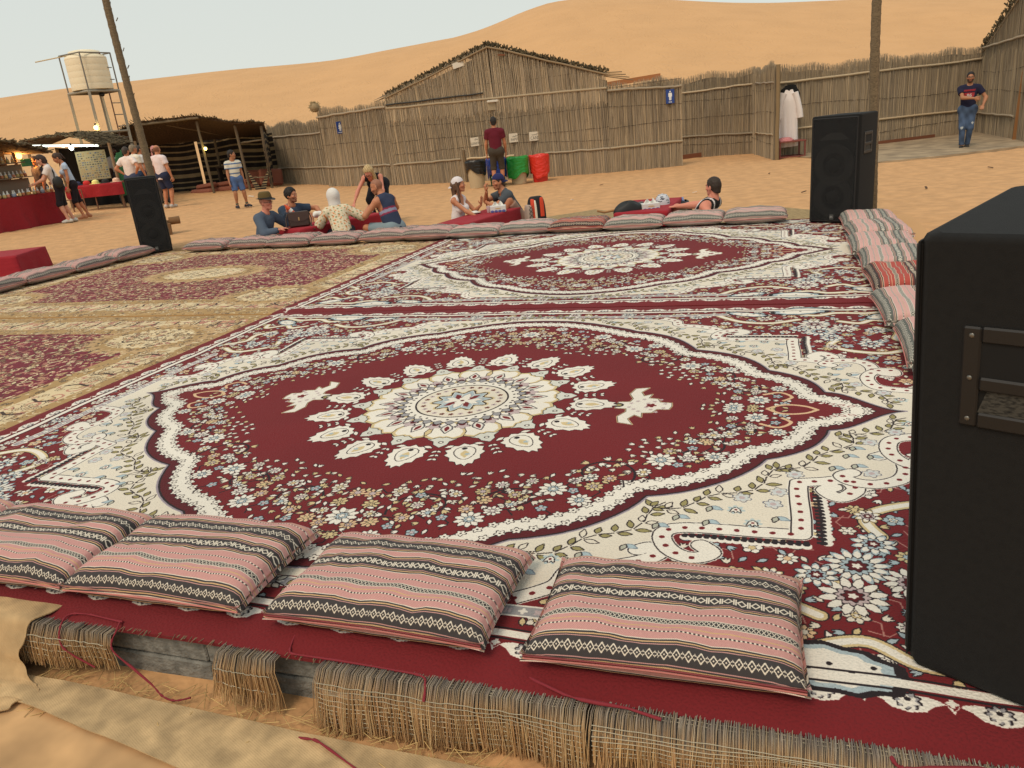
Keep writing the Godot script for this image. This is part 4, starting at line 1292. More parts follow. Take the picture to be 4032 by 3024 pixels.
func fences() -> void:
	reeds_ready()
	var flat := func(h: float, sd: float) -> Callable: return func(f: float) -> float: return h + 0.05 * sin(f * 9.0 + sd) + 0.035 * sin(f * 23.0 + sd * 2.0)
	# the hut with the gable: left wing, front, right wing
	reed_wall("reed_fence", "reed wall left of the gabled hut, with the blue women's sign", "reed fence", Vector2(-5.45, -26.85), Vector2(-2.95, -24.95), [[0.0, flat.call(2.42, 0.0), 105, 0.95], [0.0, flat.call(2.3, 1.0), 70, 1.05]], [[2.2, 2.32, 0.034, 0.0, 1.0], [0.62, 0.62, 0.03, 0.02, 0.96]], [1.85, 1.3], 201, 0.02)
	var gable := func(f: float) -> float:
		var pk := 0.50
		return lerpf(2.62, 3.68, f / pk) if f < pk else lerpf(3.68, 2.62, pow((f - pk) / (1.0 - pk), 0.93))
	var low_gable := func(f: float) -> float: return minf(gable.call(f) - 0.02, 3.02 + 0.1 * sin(f * 14.0))
	var hut := reed_wall("reed_hut", "gabled reed hut front in the middle behind the bins", "hut", Vector2(-2.95, -24.95), Vector2(3.45, -22.75), [[0.0, func(f: float) -> float: return minf(gable.call(f), 2.3 + 0.06 * sin(f * 31.0)), 105, 0.95], [0.0, low_gable, 80, 1.0], [1.9, gable, 60, 1.18]], [[2.26, 2.28, 0.034, 0.0, 1.0], [0.62, 0.66, 0.03, 0.0, 0.33], [0.66, 0.62, 0.028, 0.36, 0.58], [0.62, 0.66, 0.028, 0.72, 1.0]], [2.72, 1.72, 1.25, 0.95], 202, -0.03)
	var along := Vector3(6.4, 0, 2.2).normalized(); var l := Vector2(6.4, 2.2).length()
	for e in [[0.0, 0.5, 301], [0.5, 1.0, 302]]:
		var p0: Vector3 = along * l * e[0] + Vector3(0, gable.call(e[0] + 0.0001) - 0.05 * e[0], 0); var p1: Vector3 = along * l * e[1] + Vector3(0, gable.call(minf(e[1], 0.9999)) - 0.06 * e[1], 0)
		thatch_edge(hut, p0 + Vector3(0, 0.03, 0.05), p1 + Vector3(0, 0.03, 0.05), 520, e[2])
		var b := MB.new()
		b.col = lin(140, 120, 92)
		b.tube(wobble(p0 + Vector3(0.03, -0.06, 0.09), p1 + Vector3(0.03, -0.06, 0.09), 8, 0.012), 0.028, 7)
		put("roof_pole", b, vmat("reed", 0.95), hut)
		b = MB.new()
		var back := Vector3(-0.75, 0, -2.6)
		b.quad(p0, p1, p1 + back, p0 + back); b.quad(p0 - Vector3(0, 0.06, 0), p0 + back - Vector3(0, 0.06, 0), p1 + back - Vector3(0, 0.06, 0), p1 - Vector3(0, 0.06, 0))
		put("roof", b, mat("thatch_dark", 82, 70, 52, 1.0), hut)
	var b := MB.new()      # torn white board under the gable, post between the rails, loose ends at the eaves
	b.box(along * l * 0.365 + Vector3(0, 3.23, 0.1), Vector3(0.34, 0.15, 0.012), Basis(Vector3.FORWARD, -0.22))
	put("torn_board", b, mat("board_white", 214, 206, 190, 0.8), hut)
	b = MB.new()
	b.box(along * l * 0.56 + Vector3(0, 3.34, 0.1), Vector3(0.2, 0.04, 0.02), Basis(Vector3.FORWARD, 0.1))
	put("wood_scrap", b, mat("wood_red", 120, 72, 44, 0.8), hut)
	b = MB.new()
	b.col = lin(120, 100, 74)
	b.tube(wobble(along * l * 0.345 + Vector3(0, -0.1, 0.11), along * l * 0.345 + Vector3(0, 0.86, 0.09), 5, 0.006), 0.035, 7)
	put("post", b, vmat("reed", 0.95), hut)
	for k in 4:
		b = MB.new()
		b.col = lin(130, 110, 84)
		var p := along * l * (0.99) + Vector3(0, 2.56 - 0.03 * k, 0.02)
		b.bar(p, p + Vector3(0.5 + 0.1 * k, -0.02 - 0.05 * k, 0.0), 0.014, 5)
		put("loose_pole", b, vmat("reed", 0.95), hut)
	b = MB.new()
	b.tube(wobble(along * l * 0.0 + Vector3(0, 2.36, 0.1), along * l * 0.46 + Vector3(0, 2.39, 0.1), 8, 0.01), 0.022, 6)
	put("black_pipe", b, mat("pipe_black", 40, 40, 38, 0.6), hut)
	reed_wall("reed_fence", "reed wall right of the gabled hut, with the blue men's sign", "reed fence", Vector2(3.45, -22.75), Vector2(5.5, -22.72), [[0.0, flat.call(2.36, 2.0), 110, 0.92], [0.0, flat.call(2.25, 3.0), 70, 1.0]], [[2.2, 2.13, 0.032, 0.0, 1.0], [0.66, 0.68, 0.03, 0.0, 1.0]], [2.3, 1.72, 1.2], 203)
	reed_wall("reed_fence", "short reed fence at the far left beside the tent", "reed fence", Vector2(-8.3, -31.2), Vector2(-5.3, -27.3), [[0.0, flat.call(2.15, 4.0), 100, 0.8], [0.0, flat.call(2.0, 5.0), 60, 0.9]], [[1.7, 1.72, 0.03, 0.0, 1.0], [0.55, 0.6, 0.028, 0.0, 1.0]], [1.2], 204, -0.05)
	var rec := reed_wall("reed_fence", "reed fence set back between the men's sign and the hanging robe", "reed fence", Vector2(5.2, -26.4), Vector2(8.3, -25.0), [[0.0, func(f: float) -> float: return lerpf(2.42, 2.5, f) + 0.05 * sin(f * 13.0), 105, 0.82], [0.0, flat.call(2.3, 6.0), 60, 0.95]], [[1.95, 2.05, 0.03, 0.0, 1.0], [0.68, 0.62, 0.03, 0.0, 1.0]], [1.75, 1.15, 0.4], 205)
	b = MB.new()
	b.box(Vector3(1.55, 0.06, 0.78), Vector3(3.3, 0.13, 0.04), Basis(Vector3.UP, 0.424))
	put("skirting", b, mat("skirt_red", 126, 78, 54, 0.9), rec)
	reed_wall("reed_fence", "narrow reed side wall by the hanging robe, turned to the left", "reed fence", Vector2(8.3, -25.05), Vector2(7.75, -21.6), [[0.0, flat.call(2.42, 7.0), 110, 0.85], [0.0, flat.call(2.3, 8.0), 60, 0.9]], [[2.06, 1.98, 0.022, 0.2, 1.0], [0.62, 0.66, 0.02, 0.2, 1.0]], [1.85, 1.2, 0.45], 206)
	b = MB.new()
	b.col = lin(132, 112, 82)
	b.tube(wobble(Vector3(7.78, -0.3, -21.52), Vector3(7.78, 2.22, -21.5), 6, 0.008), 0.055, 8)
	tag(put("fence_post", b, vmat("reed", 0.95)), "pale wooden corner post beside the hanging robe", "post")
	var long := reed_wall("reed_fence", "long reed fence on the right behind the standing man", "reed fence", Vector2(7.85, -22.3), Vector2(15.1, -24.3), [[0.0, func(f: float) -> float: return 2.34 + 0.1 * f + 0.04 * sin(f * 17.0) + 0.03 * sin(f * 41.0), 105, 0.9], [0.0, flat.call(2.28, 9.0), 65, 1.0]], [[1.95, 2.12, 0.032, 0.0, 1.0], [0.72, 0.72, 0.03, 0.0, 1.0]], [1.3, 0.4], 207)
	b = MB.new()
	b.box(Vector3(4.2, 0.05, -1.06), Vector3(2.6, 0.1, 0.04), Basis(Vector3.UP, 0.269))
	put("skirting", b, mats["skirt_red"], long)
	var hut2 := reed_wall("reed_hut", "reed hut cut by the right picture edge, roof rising to the right", "hut", Vector2(14.9, -24.25), Vector2(13.0, -19.0), [[0.0, func(f: float) -> float: return 2.35 + 1.75 * f, 100, 0.82], [0.0, flat.call(2.2, 3.3), 60, 0.88]], [[2.42, 2.5, 0.03, 0.0, 1.0], [0.6, 0.6, 0.028, 0.0, 0.75]], [1.75, 1.2], 208)
	thatch_edge(hut2, Vector3(0, 2.38, 0.1), Vector3(-1.9, 4.15, 5.25), 520, 303)
	b = MB.new()
	b.col = lin(140, 120, 92)
	b.tube(wobble(Vector3(-0.06, 2.3, 0.05), Vector3(-1.96, 4.06, 5.25), 8, 0.012), 0.03, 7)
	put("roof_pole", b, vmat("reed", 0.95), hut2)
	b = MB.new()
	b.quad(Vector3(0, 2.36, 0), Vector3(-1.9, 4.1, 5.25), Vector3(1.2, 4.1, 6.4), Vector3(3.0, 2.36, 1.2))
	put("roof", b, mats["thatch_dark"], hut2)
	b = MB.new()
	b.box(Vector3(13.38, 1.0, -20.05), Vector3(0.09, 2.5, 0.12), Basis(Vector3.UP, 0.3) * Basis(Vector3.FORWARD, 0.05), 0.01)
	tag(put("door_post", b, mat("door_wood", 138, 92, 48, 0.8)), "orange brown wooden door post at the right picture edge", "post")
	# straw knot on the left corner, orange board behind the right eave
	b = MB.new()
	rng.seed = 5
	for k in 150:
		var a := rng.randf() * TAU; var e := rng.randf_range(-0.9, 1.4)
		var d := Vector3(cos(a) * cos(e), sin(e), sin(a) * cos(e))
		b.col = lin(176, 156, 116) * rng.randf_range(0.6, 1.1)
		b.bar(d * 0.08, d * rng.randf_range(0.15, 0.22) + Vector3(rng.randf_range(-0.05, 0.05), 0, 0), 0.008, 4)
	b.col = lin(150, 130, 98)
	b.ell(Vector3.ZERO, Vector3(0.17, 0.15, 0.17), Basis(), 12, 8)
	var kn := put("straw_bundle", b, vmat("reed", 0.95))
	kn.position = Vector3(-5.5, 2.52, -26.85)
	tag(kn, "round bundle of straw tied to the fence's left corner", "straw")
	b = MB.new()
	b.box(Vector3(4.55, 2.3, -24.6), Vector3(1.6, 0.14, 0.04), Basis(Vector3.BACK, 0.06))
	tag(put("plank", b, mat("plank_orange", 176, 112, 66, 0.8)), "orange plank showing above the fence right of the gable", "plank")
	# concrete apron before the right fence
	b = MB.new()
	var pl := PackedVector2Array()
	for q in [[8.7, 17.75], [10.2, 17.7], [12.35, 18.15], [13.4, 19.9], [14.8, 24.0], [8.4, 22.4]]: pl.append(Vector2(q[0], q[1]))
	var x := Transform3D(Basis(Vector3.RIGHT, -PI * 0.5), Vector3(0, -0.16, 0))
	b.prism(pl, -0.15, 0.0, x)
	struct("concrete_path", b, mat("path", 172, 150, 120, 0.95, {"albedo_texture": grey_tex(noise_image(256, 0.02, 65), 0.7, 1.05), "uv1_triplanar": true, "uv1_world_triplanar": true, "uv1_scale": Vector3.ONE * 0.3}))

# ---------------------------------------------------------------- signs, bins, bench, robe
func text_on(parent: Node, words: String, at: Vector3, size: float, m: Material, font := "Droid Sans", weight := 400, turn := 0.0) -> MeshInstance3D:
	var tm := TextMesh.new()
	var sf := SystemFont.new(); sf.font_names = PackedStringArray([font]); sf.font_weight = weight
	tm.font = sf; tm.text = words; tm.font_size = 32; tm.pixel_size = size / 32.0; tm.depth = 0.002
	var o := put("lettering", tm, m, parent)
	o.position = at; o.rotation.z = turn
	return o

func scribble(o: Node3D, pts: Array, w: float) -> void:
	var p := PackedVector3Array()
	for q in pts: p.append(Vector3(q[0], q[1], 0.008))
	var b := MB.new()
	b.tube(p, w, 4)
	put("handwriting", b, mat("marker", 70, 66, 60, 0.8), o)

func signs() -> void:
	var blue := mat("sign_blue", 32, 62, 132, 0.5); var white := mat("sign_white", 226, 228, 226, 0.5)
	for k in 2:
		var at: Transform3D = [Transform3D(Basis(Vector3.UP, 0.65), Vector3(-4.66, 1.82, -26.13)), Transform3D(Basis(Vector3.UP, 0.015), Vector3(5.17, 1.72, -22.62))][k]
		var o := thing("restroom_sign", ["blue sign with a white woman figure on the left reed wall", "blue sign with a white man figure on the right reed wall"][k], "sign", at)
		var b := MB.new()
		b.box(Vector3.ZERO, Vector3(0.235, 0.37, 0.012), Basis(), 0.003)
		put("plate", b, blue, o)
		b = MB.new()
		b.ell(Vector3(0, 0.125, 0.007), Vector3(0.021, 0.021, 0.003), Basis(), 12, 6)
		var pg := PackedVector2Array()
		var sil: Array = [[-0.03, 0.095], [-0.05, 0.02], [-0.034, 0.015], [-0.062, -0.03], [-0.03, -0.03], [-0.028, -0.1], [-0.003, -0.1], [-0.003, -0.03], [0.003, -0.03], [0.003, -0.1], [0.028, -0.1], [0.03, -0.03], [0.062, -0.03], [0.034, 0.015], [0.05, 0.02], [0.03, 0.095]] if k == 0 else [[-0.036, 0.095], [-0.05, 0.075], [-0.05, -0.005], [-0.034, -0.005], [-0.03, -0.1], [-0.003, -0.1], [-0.003, -0.02], [0.003, -0.02], [0.003, -0.1], [0.03, -0.1], [0.034, -0.005], [0.05, -0.005], [0.05, 0.075], [0.036, 0.095]]
		for q in sil: pg.append(Vector2(q[0], q[1]))
		pg.reverse()
		if Geometry2D.is_polygon_clockwise(pg): pg.reverse()
		b.prism(pg, 0.006, 0.010)
		put("pictogram", b, white, o)
		text_on(o, ["WOMEN", "MEN"][k], Vector3(0, -0.147, 0.007), 0.042, white, "Droid Sans", 700)
	var paper := mat("paper", 226, 214, 192, 0.8); var ink := mat("marker", 70, 66, 60, 0.8)
	var turn := 0.33
	var labels := ["white paper sign reading GENERAL above the black bagged bin", "white paper sign reading PAPER above the green bagged bin", "white paper sign reading CANS above the red bin"]
	var words := ["GENERAL", "PAPER", "CANS"]
	var spots := [Vector3(-0.335, 1.02, -23.95), Vector3(0.80, 1.03, -23.55), Vector3(1.38, 1.02, -23.35)]
	for k in 3:
		var o := thing("paper_sign", labels[k], "sign", Transform3D(Basis(Vector3.UP, turn) * Basis(Vector3.BACK, 0.02 - 0.02 * k), spots[k]), "paper signs over the bins")
		var b := MB.new()
		b.box(Vector3.ZERO, Vector3(0.35, 0.245, 0.006))
		put("sheet", b, paper, o)
		text_on(o, words[k], Vector3(0, -0.05, 0.004), [0.085, 0.09, 0.115][k], ink, "Droid Sans", 400, 0.03)
		match k:
			0: scribble(o, [[-0.04, 0.03], [-0.03, 0.07], [0.0, 0.085], [0.02, 0.06], [0.03, 0.05], [0.05, 0.06], [0.06, 0.08]], 0.004)
			1: scribble(o, [[-0.07, 0.03], [-0.05, 0.025], [-0.03, 0.05], [-0.02, 0.03], [0.02, 0.03], [0.03, 0.07], [0.04, 0.04], [0.1, 0.06]], 0.004)
			2: scribble(o, [[-0.1, 0.05], [-0.07, 0.035], [-0.02, 0.04], [0.0, 0.05], [0.02, 0.04], [0.05, 0.05], [0.08, 0.075]], 0.004)
	var lf := thing("wall_light", "unlit white strip light fixture high on the gabled hut wall", "light fixture", Transform3D(Basis(Vector3.UP, turn), Vector3(0.3, 2.06, -23.72)))
	var b := MB.new()
	b.box(Vector3(0, 0.03, 0), Vector3(0.4, 0.06, 0.08), Basis(), 0.01)
	put("tube_cover", b, mat("fixture_white", 224, 216, 200, 0.5), lf)
	b = MB.new()
	b.box(Vector3(0, -0.11, -0.03), Vector3(0.4, 0.2, 0.012))
	put("back_plate", b, mat("fixture_plate", 168, 150, 120, 0.7), lf)

func bins() -> void:
	var beige := mat("bin_beige", 186, 166, 132, 0.7); var red := mat("bin_red", 200, 44, 32, 0.5); var green := mat("bin_green", 22, 110, 60, 0.6)
	var bag := func(c: Array, key: String, al := 1.0) -> StandardMaterial3D:
		var m := mat(key, c[0], c[1], c[2], 0.3)
		m.normal_enabled = true; m.normal_texture = normal_tex(noise_image(256, 0.03, 88), 5.0); m.normal_scale = 1.0
		return m
	var set_ := [["beige bin lined with a black bag, left of the man in maroon", Vector3(-0.39, 0, -21.5), beige, [24, 24, 24], "bag_black", 0.3, 0.5], ["green bin with a blue bag, behind the man in maroon", Vector3(0.18, 0, -21.95), green, [26, 62, 150], "bag_blue", 0.45, 0.55], ["beige bin with a wide bright green bag", Vector3(0.76, 0, -21.85), beige, [30, 140, 52], "bag_green", 0.48, 0.7], ["red bin with a shiny red bag folded over its rim", Vector3(1.36, 0, -21.95), red, [214, 50, 36], "bag_red", 0.52, 0.62]]
	for k in 4:
		var s = set_[k]
		var at: Vector3 = s[1]
		var o := thing("waste_bin", s[0], "bin", on_sand(at.x, at.z, k * 1.3), "waste bins along the hut wall")
		var b := MB.new()
		b.lathe(PackedVector2Array([Vector2(0.01, -0.02), Vector2(0.19, -0.02), Vector2(0.2, 0.0), Vector2(0.245, 0.64), Vector2(0.262, 0.65), Vector2(0.262, 0.68), Vector2(0.235, 0.68), Vector2(0.2, 0.1), Vector2(0.01, 0.08)]), 28)
		put("tub", b, s[2], o)
		b = MB.new()
		var low: float = 0.7 - s[5]
		var wide := 0.288 if k != 2 else 0.3
		var rad := func(u: float, w: float) -> Vector3:
			var a := u * TAU
			var droop: float = 0.08 * sin(a * 2.0 + k) + 0.03 * sin(a * 5.0 + k)
			var y: float; var r: float
			if w < 0.15: y = 0.55 + w * 0.9; r = 0.23
			elif w < 0.3: y = 0.685 + 0.03 * sin((w - 0.15) / 0.15 * PI); r = lerpf(0.23, wide, (w - 0.15) / 0.15)
			else:
				var f := (w - 0.3) / 0.7
				y = lerpf(0.685, low + droop, f); r = wide - 0.02 * f * (1.0 if k != 2 else 0.4) + 0.008 * sin(a * 11.0 + f * 4.0) * f
			return Vector3(cos(a) * r, y + 0.012 * sin(a * 3.0 + k) , -sin(a) * r)
		b.grid(48, 22, rad)
		put("bag", b, bag.call(s[3], s[4]), o)

func tube_frame(o: Node3D, called: String, segs: Array, r: float, m: Material) -> void:
	for s in segs:
		var b := MB.new()
		b.bar(s[0], s[1], r, 6)
		put(called, b, m, o)

func bench_and_robe() -> void:
	var rust := mat("bench_steel", 122, 62, 52, 0.7)
	var o := thing("metal_bench", "red brown metal bench under the hanging robe", "bench", Transform3D(Basis(Vector3.UP, -0.1), Vector3(8.27, -0.18, -21.9)))
	var b := MB.new()
	b.box(Vector3(0, 0.43, 0), Vector3(0.72, 0.035, 0.62), Basis(), 0.006)
	put("seat", b, rust, o)
	for sx in [-0.33, 0.33]:
		for sz in [-0.28, 0.28]:
			b = MB.new()
			b.box(Vector3(sx, 0.2, sz), Vector3(0.035, 0.44, 0.035))
			put("leg", b, rust, o)
	for q in [[0.0, 0.28, 0.66, 0.03], [0.0, -0.28, 0.66, 0.03]]:
		b = MB.new()
		b.box(Vector3(q[0], 0.03, q[1]), Vector3(q[2], 0.03, q[3]))
		put("stretcher", b, rust, o)
	for sx in [-0.33, 0.33]:
		b = MB.new()
		b.box(Vector3(sx, 0.03, 0), Vector3(0.03, 0.03, 0.52))
		put("stretcher", b, rust, o)
	# white robe, black cloak behind it, folded scarf on the bench
	var folds := func(x: float, y: float) -> float: return 0.02 * sin(x * 42.0 + y) * smoothstep(1.5, 0.4, y) + 0.012 * sin(x * 90.0)
	b = MB.new()
	var robe := func(u: float, w: float) -> Vector3:
		var y := lerpf(1.58, 0.10 - 0.06 * (u - 0.5), w)
		var half := lerpf(0.1, 0.215, smoothstep(0.0, 0.16, w)) + 0.06 * w
		var a := u * TAU
		var x := -cos(a * 0.5) * half if u <= 1.0 else 0.0
		x = cos(PI - a) * half
		var z := sin(a) * 0.05 * smoothstep(0.0, 0.2, w) * -1.0
		return Vector3(x, y + 0.03 * smoothstep(0.05, 0.0, absf(x)) * -(1.0 - w), z + folds.call(x, y) * smoothstep(0.0, 0.4, w))
	b.grid(44, 30, robe)
	var rb := thing("hanging_robe", "long white robe hanging on the reed fence above the metal bench", "robe", Transform3D(Basis(Vector3.UP, -0.1), Vector3(8.3, 0.0, -22.1)))
	var cloth := mat("robe_white", 226, 218, 214, 0.9)
	put("body", b, cloth, rb)
	for s in [-1.0, 1.0]:
		b = MB.new()
		var pts := PackedVector3Array([Vector3(0.15 * s, 1.5, 0), Vector3(0.22 * s, 1.28, 0.01), Vector3(0.28 * s, 1.02, 0.015), Vector3(0.3 * s, 0.84, 0.01)])
		b.tube(pts, PackedFloat32Array([0.09, 0.085, 0.085, 0.09]), 10, true)
		put("sleeve", b, cloth, rb)
	b = MB.new()
	var cloak := func(u: float, w: float) -> Vector3:
		var a := (u - 0.5) * PI
		var x := sin(a) * (0.16 + 0.1 * smoothstep(0.0, 0.3, w)); var y := 1.66 + 0.05 * cos(a) - w * lerpf(0.3, 0.75, smoothstep(-0.1, 0.3, x))
		return Vector3(x + 0.06, y + 0.02 * sin(a * 7.0) * w, -0.07 + 0.03 * cos(a * 2.0) + 0.02 * sin(x * 60.0) * w)
	b.grid(24, 12, cloak)
	var ck := put("black_cloak", b, mat("cloak_black", 16, 16, 16, 1.0))
	ck.transform = Transform3D(Basis(Vector3.UP, -0.1), Vector3(8.3, 0.0, -22.1))
	tag(ck, "black cloth hung behind the white robe's shoulders", "cloak")
	b = MB.new()
	var fz := FastNoiseLite.new()
	fz.frequency = 6.0
	var heap := func(u: float, w: float) -> Vector3:
		var a := u * TAU
		var r := sin(w * PI * 0.5) * (1.0 + 0.2 * fz.get_noise_2d(cos(a) * 0.3, sin(a) * 0.3 + w))
		return Vector3(cos(a) * 0.22 * r, 0.10 * cos(w * PI * 0.5) + 0.03 * fz.get_noise_2d(u * 2.0, w * 2.0) * sin(w * PI), -sin(a) * 0.14 * r)
	b.grid(28, 10, heap, Vector2.ONE, true)
	var checks := Image.create(64, 64, false, Image.FORMAT_RGB8)
	for y in 64:
		for xx in 64: checks.set_pixel(xx, y, Color8(186, 84, 92) if (xx / 3 + y / 3) % 2 == 0 else Color8(206, 160, 156))
	var sh := put("checked_scarf", b, mat("scarf", 255, 255, 255, 0.9, {"albedo_texture": ImageTexture.create_from_image(checks)}))
	sh.position = Vector3(8.12, 0.262, -21.82)
	tag(sh, "crumpled red and white checked scarf on the metal bench", "scarf")

# ---------------------------------------------------------------- palm trunk poles, water tower
func palm_pole(label: String, at: Vector3, tip: Vector3, r0: float, r1: float, sd: int) -> void:
	rng.seed = sd
	var o := thing("palm_trunk_pole", label, "pole", Transform3D(Basis(), at), "palm trunk poles round the platform")
	var b := MB.new()
	var pts := PackedVector3Array(); var rad := PackedFloat32Array()
	var n := 150
	for k in n + 1:
		var f := float(k) / n
		pts.append((tip - at) * f + Vector3(0.03 * sin(f * 6.0 + sd), 0, 0.02 * sin(f * 4.0)))
		rad.append(lerpf(r0, r1, f) * (1.0 + (0.05 if k % 3 == 0 else 0.0) + rng.randf_range(-0.04, 0.04)))
	b.tube(pts, rad, 12)
	put("trunk", b, mat("palm_bark", 132, 114, 88, 1.0, {"albedo_texture": grey_tex(noise_image(256, 0.05, 97), 0.55, 1.1), "uv1_triplanar": true, "uv1_scale": Vector3(2.0, 6.0, 2.0)}), o)
	for k in range(2, n, 6):
		var g := MB.new()
		var p := pts[k]
		g.tube(PackedVector3Array([p, p + (pts[1] - pts[0]).normalized() * 0.02, p + (pts[1] - pts[0]).normalized() * 0.035]), PackedFloat32Array([rad[k] * 1.02, rad[k] * 1.09, rad[k] * 1.0]), 12, false)
		put("rope_ring", g, mat("rope", 118, 102, 78, 1.0), o)
	b = MB.new()
	for k in 26:
		var f := rng.randf_range(0.3, 1.0)
		var a := rng.randf() * TAU
		var p := (tip - at) * f + Vector3(cos(a), 0, sin(a)) * lerpf(r0, r1, f) * 0.9
		b.bar(p, p + Vector3(cos(a) * 0.035, 0.05, sin(a) * 0.035), 0.008, 4)
	put("leaf_stubs", b, mats["palm_bark"], o)

func bulb(label: String, at: Vector3, r: float, c: Color, e: float) -> void:
	var o := thing("light_bulb", label, "lamp", Transform3D(Basis(), at), "lit bulbs at the stalls and the tower")
	var b := MB.new()
	b.ell(Vector3.ZERO, Vector3(r, r * 1.15, r), Basis(), 12, 8)
	put("bulb", b, mat("bulb_%s" % c.to_html(), 255, 245, 225, 0.5, {"emission_enabled": true, "emission": c, "emission_energy_multiplier": 6.0}), o)
	b = MB.new()
	b.bar(Vector3(0, r, 0), Vector3(0, r * 2.2, 0), r * 0.45, 8)
	put("socket", b, mat("socket", 40, 40, 40, 0.6), o)
	var l := OmniLight3D.new()
	l.light_color = c; l.light_energy = e; l.omni_range = 40.0; l.omni_attenuation = 2.0; l.light_size = r; l.shadow_enabled = true
	l.name = "bulb_light"
	o.add_child(l)

func water_tower() -> void:
	var steel := mat("tower_steel", 150, 142, 126, 0.6); var thin := mat("tower_rail", 120, 116, 108, 0.6)
	var ctr := Vector3(-12.7, 0, -27.2)
	var o := thing("water_tower", "cream plastic water tank on a tall grey steel stand with a ladder", "water tower", Transform3D(Basis(Vector3.UP, 0.0), Vector3(-12.6, 0.07, -27.2)))
	var c := [Vector3(-13.42, 0, -27.0), Vector3(-12.52, 0, -26.5), Vector3(-11.97, 0, -27.4), Vector3(-12.85, 0, -27.95)]
	for k in 4: c[k] -= ctr
	for k in 4:
		var b := MB.new()
		b.box(c[k] + Vector3(0, 1.8, 0), Vector3(0.085, 3.62, 0.085), Basis(Vector3.UP, 0.45), 0.008)
		put("leg", b, steel, o)
		b = MB.new()
		b.bar(c[k] + Vector3(0, 3.6, 0), c[k] + Vector3(0, 4.74, 0), 0.022, 6)
		put("cage_post", b, thin, o)
		var d: Vector3 = c[(k + 1) % 4]
		for y in [[4.74, 0.022, "cage_rail"], [3.6, 0.045, "platform_beam"], [2.35, 0.035, "cross_bar"]]:
			b = MB.new()
			b.bar(c[k] + Vector3(0, y[0], 0), d + Vector3(0, y[0], 0), y[1], 6)
			put(y[2], b, thin if y[0] > 4 else steel, o)
	var b := MB.new()
	b.quad(c[0] + Vector3(0, 3.64, 0), c[1] + Vector3(0, 3.64, 0), c[2] + Vector3(0, 3.64, 0), c[3] + Vector3(0, 3.64, 0))
	b.quad(c[3] + Vector3(0, 3.56, 0), c[2] + Vector3(0, 3.56, 0), c[1] + Vector3(0, 3.56, 0), c[0] + Vector3(0, 3.56, 0))
	put("platform", b, mat("tower_deck", 70, 60, 50, 0.9), o)
	var pr := PackedVector2Array([Vector2(0.02, 3.66), Vector2(0.6, 3.66)])
	for k in 5:
		var y := 3.67 + k * 0.185
		pr.append(Vector2(0.615, y)); pr.append(Vector2(0.62, y + 0.16)); pr.append(Vector2(0.603, y + 0.172))
	for q in [[0.62, 4.6], [0.6, 4.66], [0.48, 4.74], [0.46, 4.82], [0.3, 4.86], [0.02, 4.87]]: pr.append(Vector2(q[0], q[1]))
	b = MB.new()
	b.lathe(pr, 36)
	put("tank", b, mat("tank_cream", 236, 222, 190, 0.5), o)
	# ladder between the right leg and a rail beside it
	var la: Vector3 = c[2] + Vector3(-0.05, 0, 0.02); var lb: Vector3 = c[2] + Vector3(-0.19, 0, 0.32)
	b = MB.new()
	b.bar(lb + Vector3(0, 0.4, 0), lb + Vector3(0, 4.74, 0), 0.02, 6)
	put("ladder_rail", b, mat("ladder_rust", 110, 78, 62, 0.7), o)
	for k in 11:
		b = MB.new()
		b.bar(la + Vector3(0, 0.7 + k * 0.36, 0), lb + Vector3(0, 0.7 + k * 0.36, 0), 0.015, 5)
		put("rung", b, thin, o)
	b = MB.new()
	b.bar(Vector3(0.3, 3.55, 0.15), Vector3(0.42, 0.0, 0.2), 0.035, 8)
	put("down_pipe", b, mat("pipe_cream", 206, 190, 156, 0.6), o)
	b = MB.new()
	b.ell(Vector3(0.3, 3.5, 0.15), Vector3(0.1, 0.07, 0.07), Basis(), 10, 6)
	put("valve", b, mat("valve", 36, 34, 32, 0.6), o)
	b = MB.new()
	b.bar(Vector3(-1.35, 4.6, 0.5), Vector3(-0.35, 4.76, 0.1), 0.02, 6)
	put("overflow_pipe", b, mats["pipe_cream"], o)
	bulb("small lit bulb on the water tower's cross bar", Vector3(-12.45, 2.56, -26.4), 0.06, Color(1.0, 0.85, 0.55), 0.4)

# ---------------------------------------------------------------- striped tent and the two stalls
func stripes_tex() -> ImageTexture:
	var im := Image.create(256, 256, false, Image.FORMAT_RGB8)
	im.fill(Color8(40, 32, 27))
	for q in [[10, 7], [40, 8], [66, 17], [100, 7], [126, 9], [156, 19], [194, 7], [220, 9]]:
		im.fill_rect(Rect2i(0, q[0], 256, q[1]), Color8(146, 127, 94))
	rng.seed = 9
	for y in 256:
		for x in 256:
			im.set_pixel(x, y, im.get_pixel(x, y) * rng.randf_range(0.85, 1.1))
	return ImageTexture.create_from_image(im)

func hung_cloth(o: Node3D, called: String, a: Vector3, b2: Vector3, top0: float, top1: float, m: Material, uv: Vector2, seed_: float, sway := 0.05) -> void:
	var b := MB.new()
	var d := (b2 - a).cross(Vector3.UP).normalized()
	var fn := func(u: float, w: float) -> Vector3:
		var p := a.lerp(b2, u)
		return p + Vector3(0, lerpf(lerpf(top0, top1, u), -0.05, w) - 0.04 * sin(u * PI * 3.0) * (1.0 - w), 0) + d * (sway * sin(u * 17.0 + seed_) * w + 0.03 * sin(u * 40.0 + w * 3.0 + seed_))
	b.grid(40, 16, fn, uv)
	put(called, b, m, o)

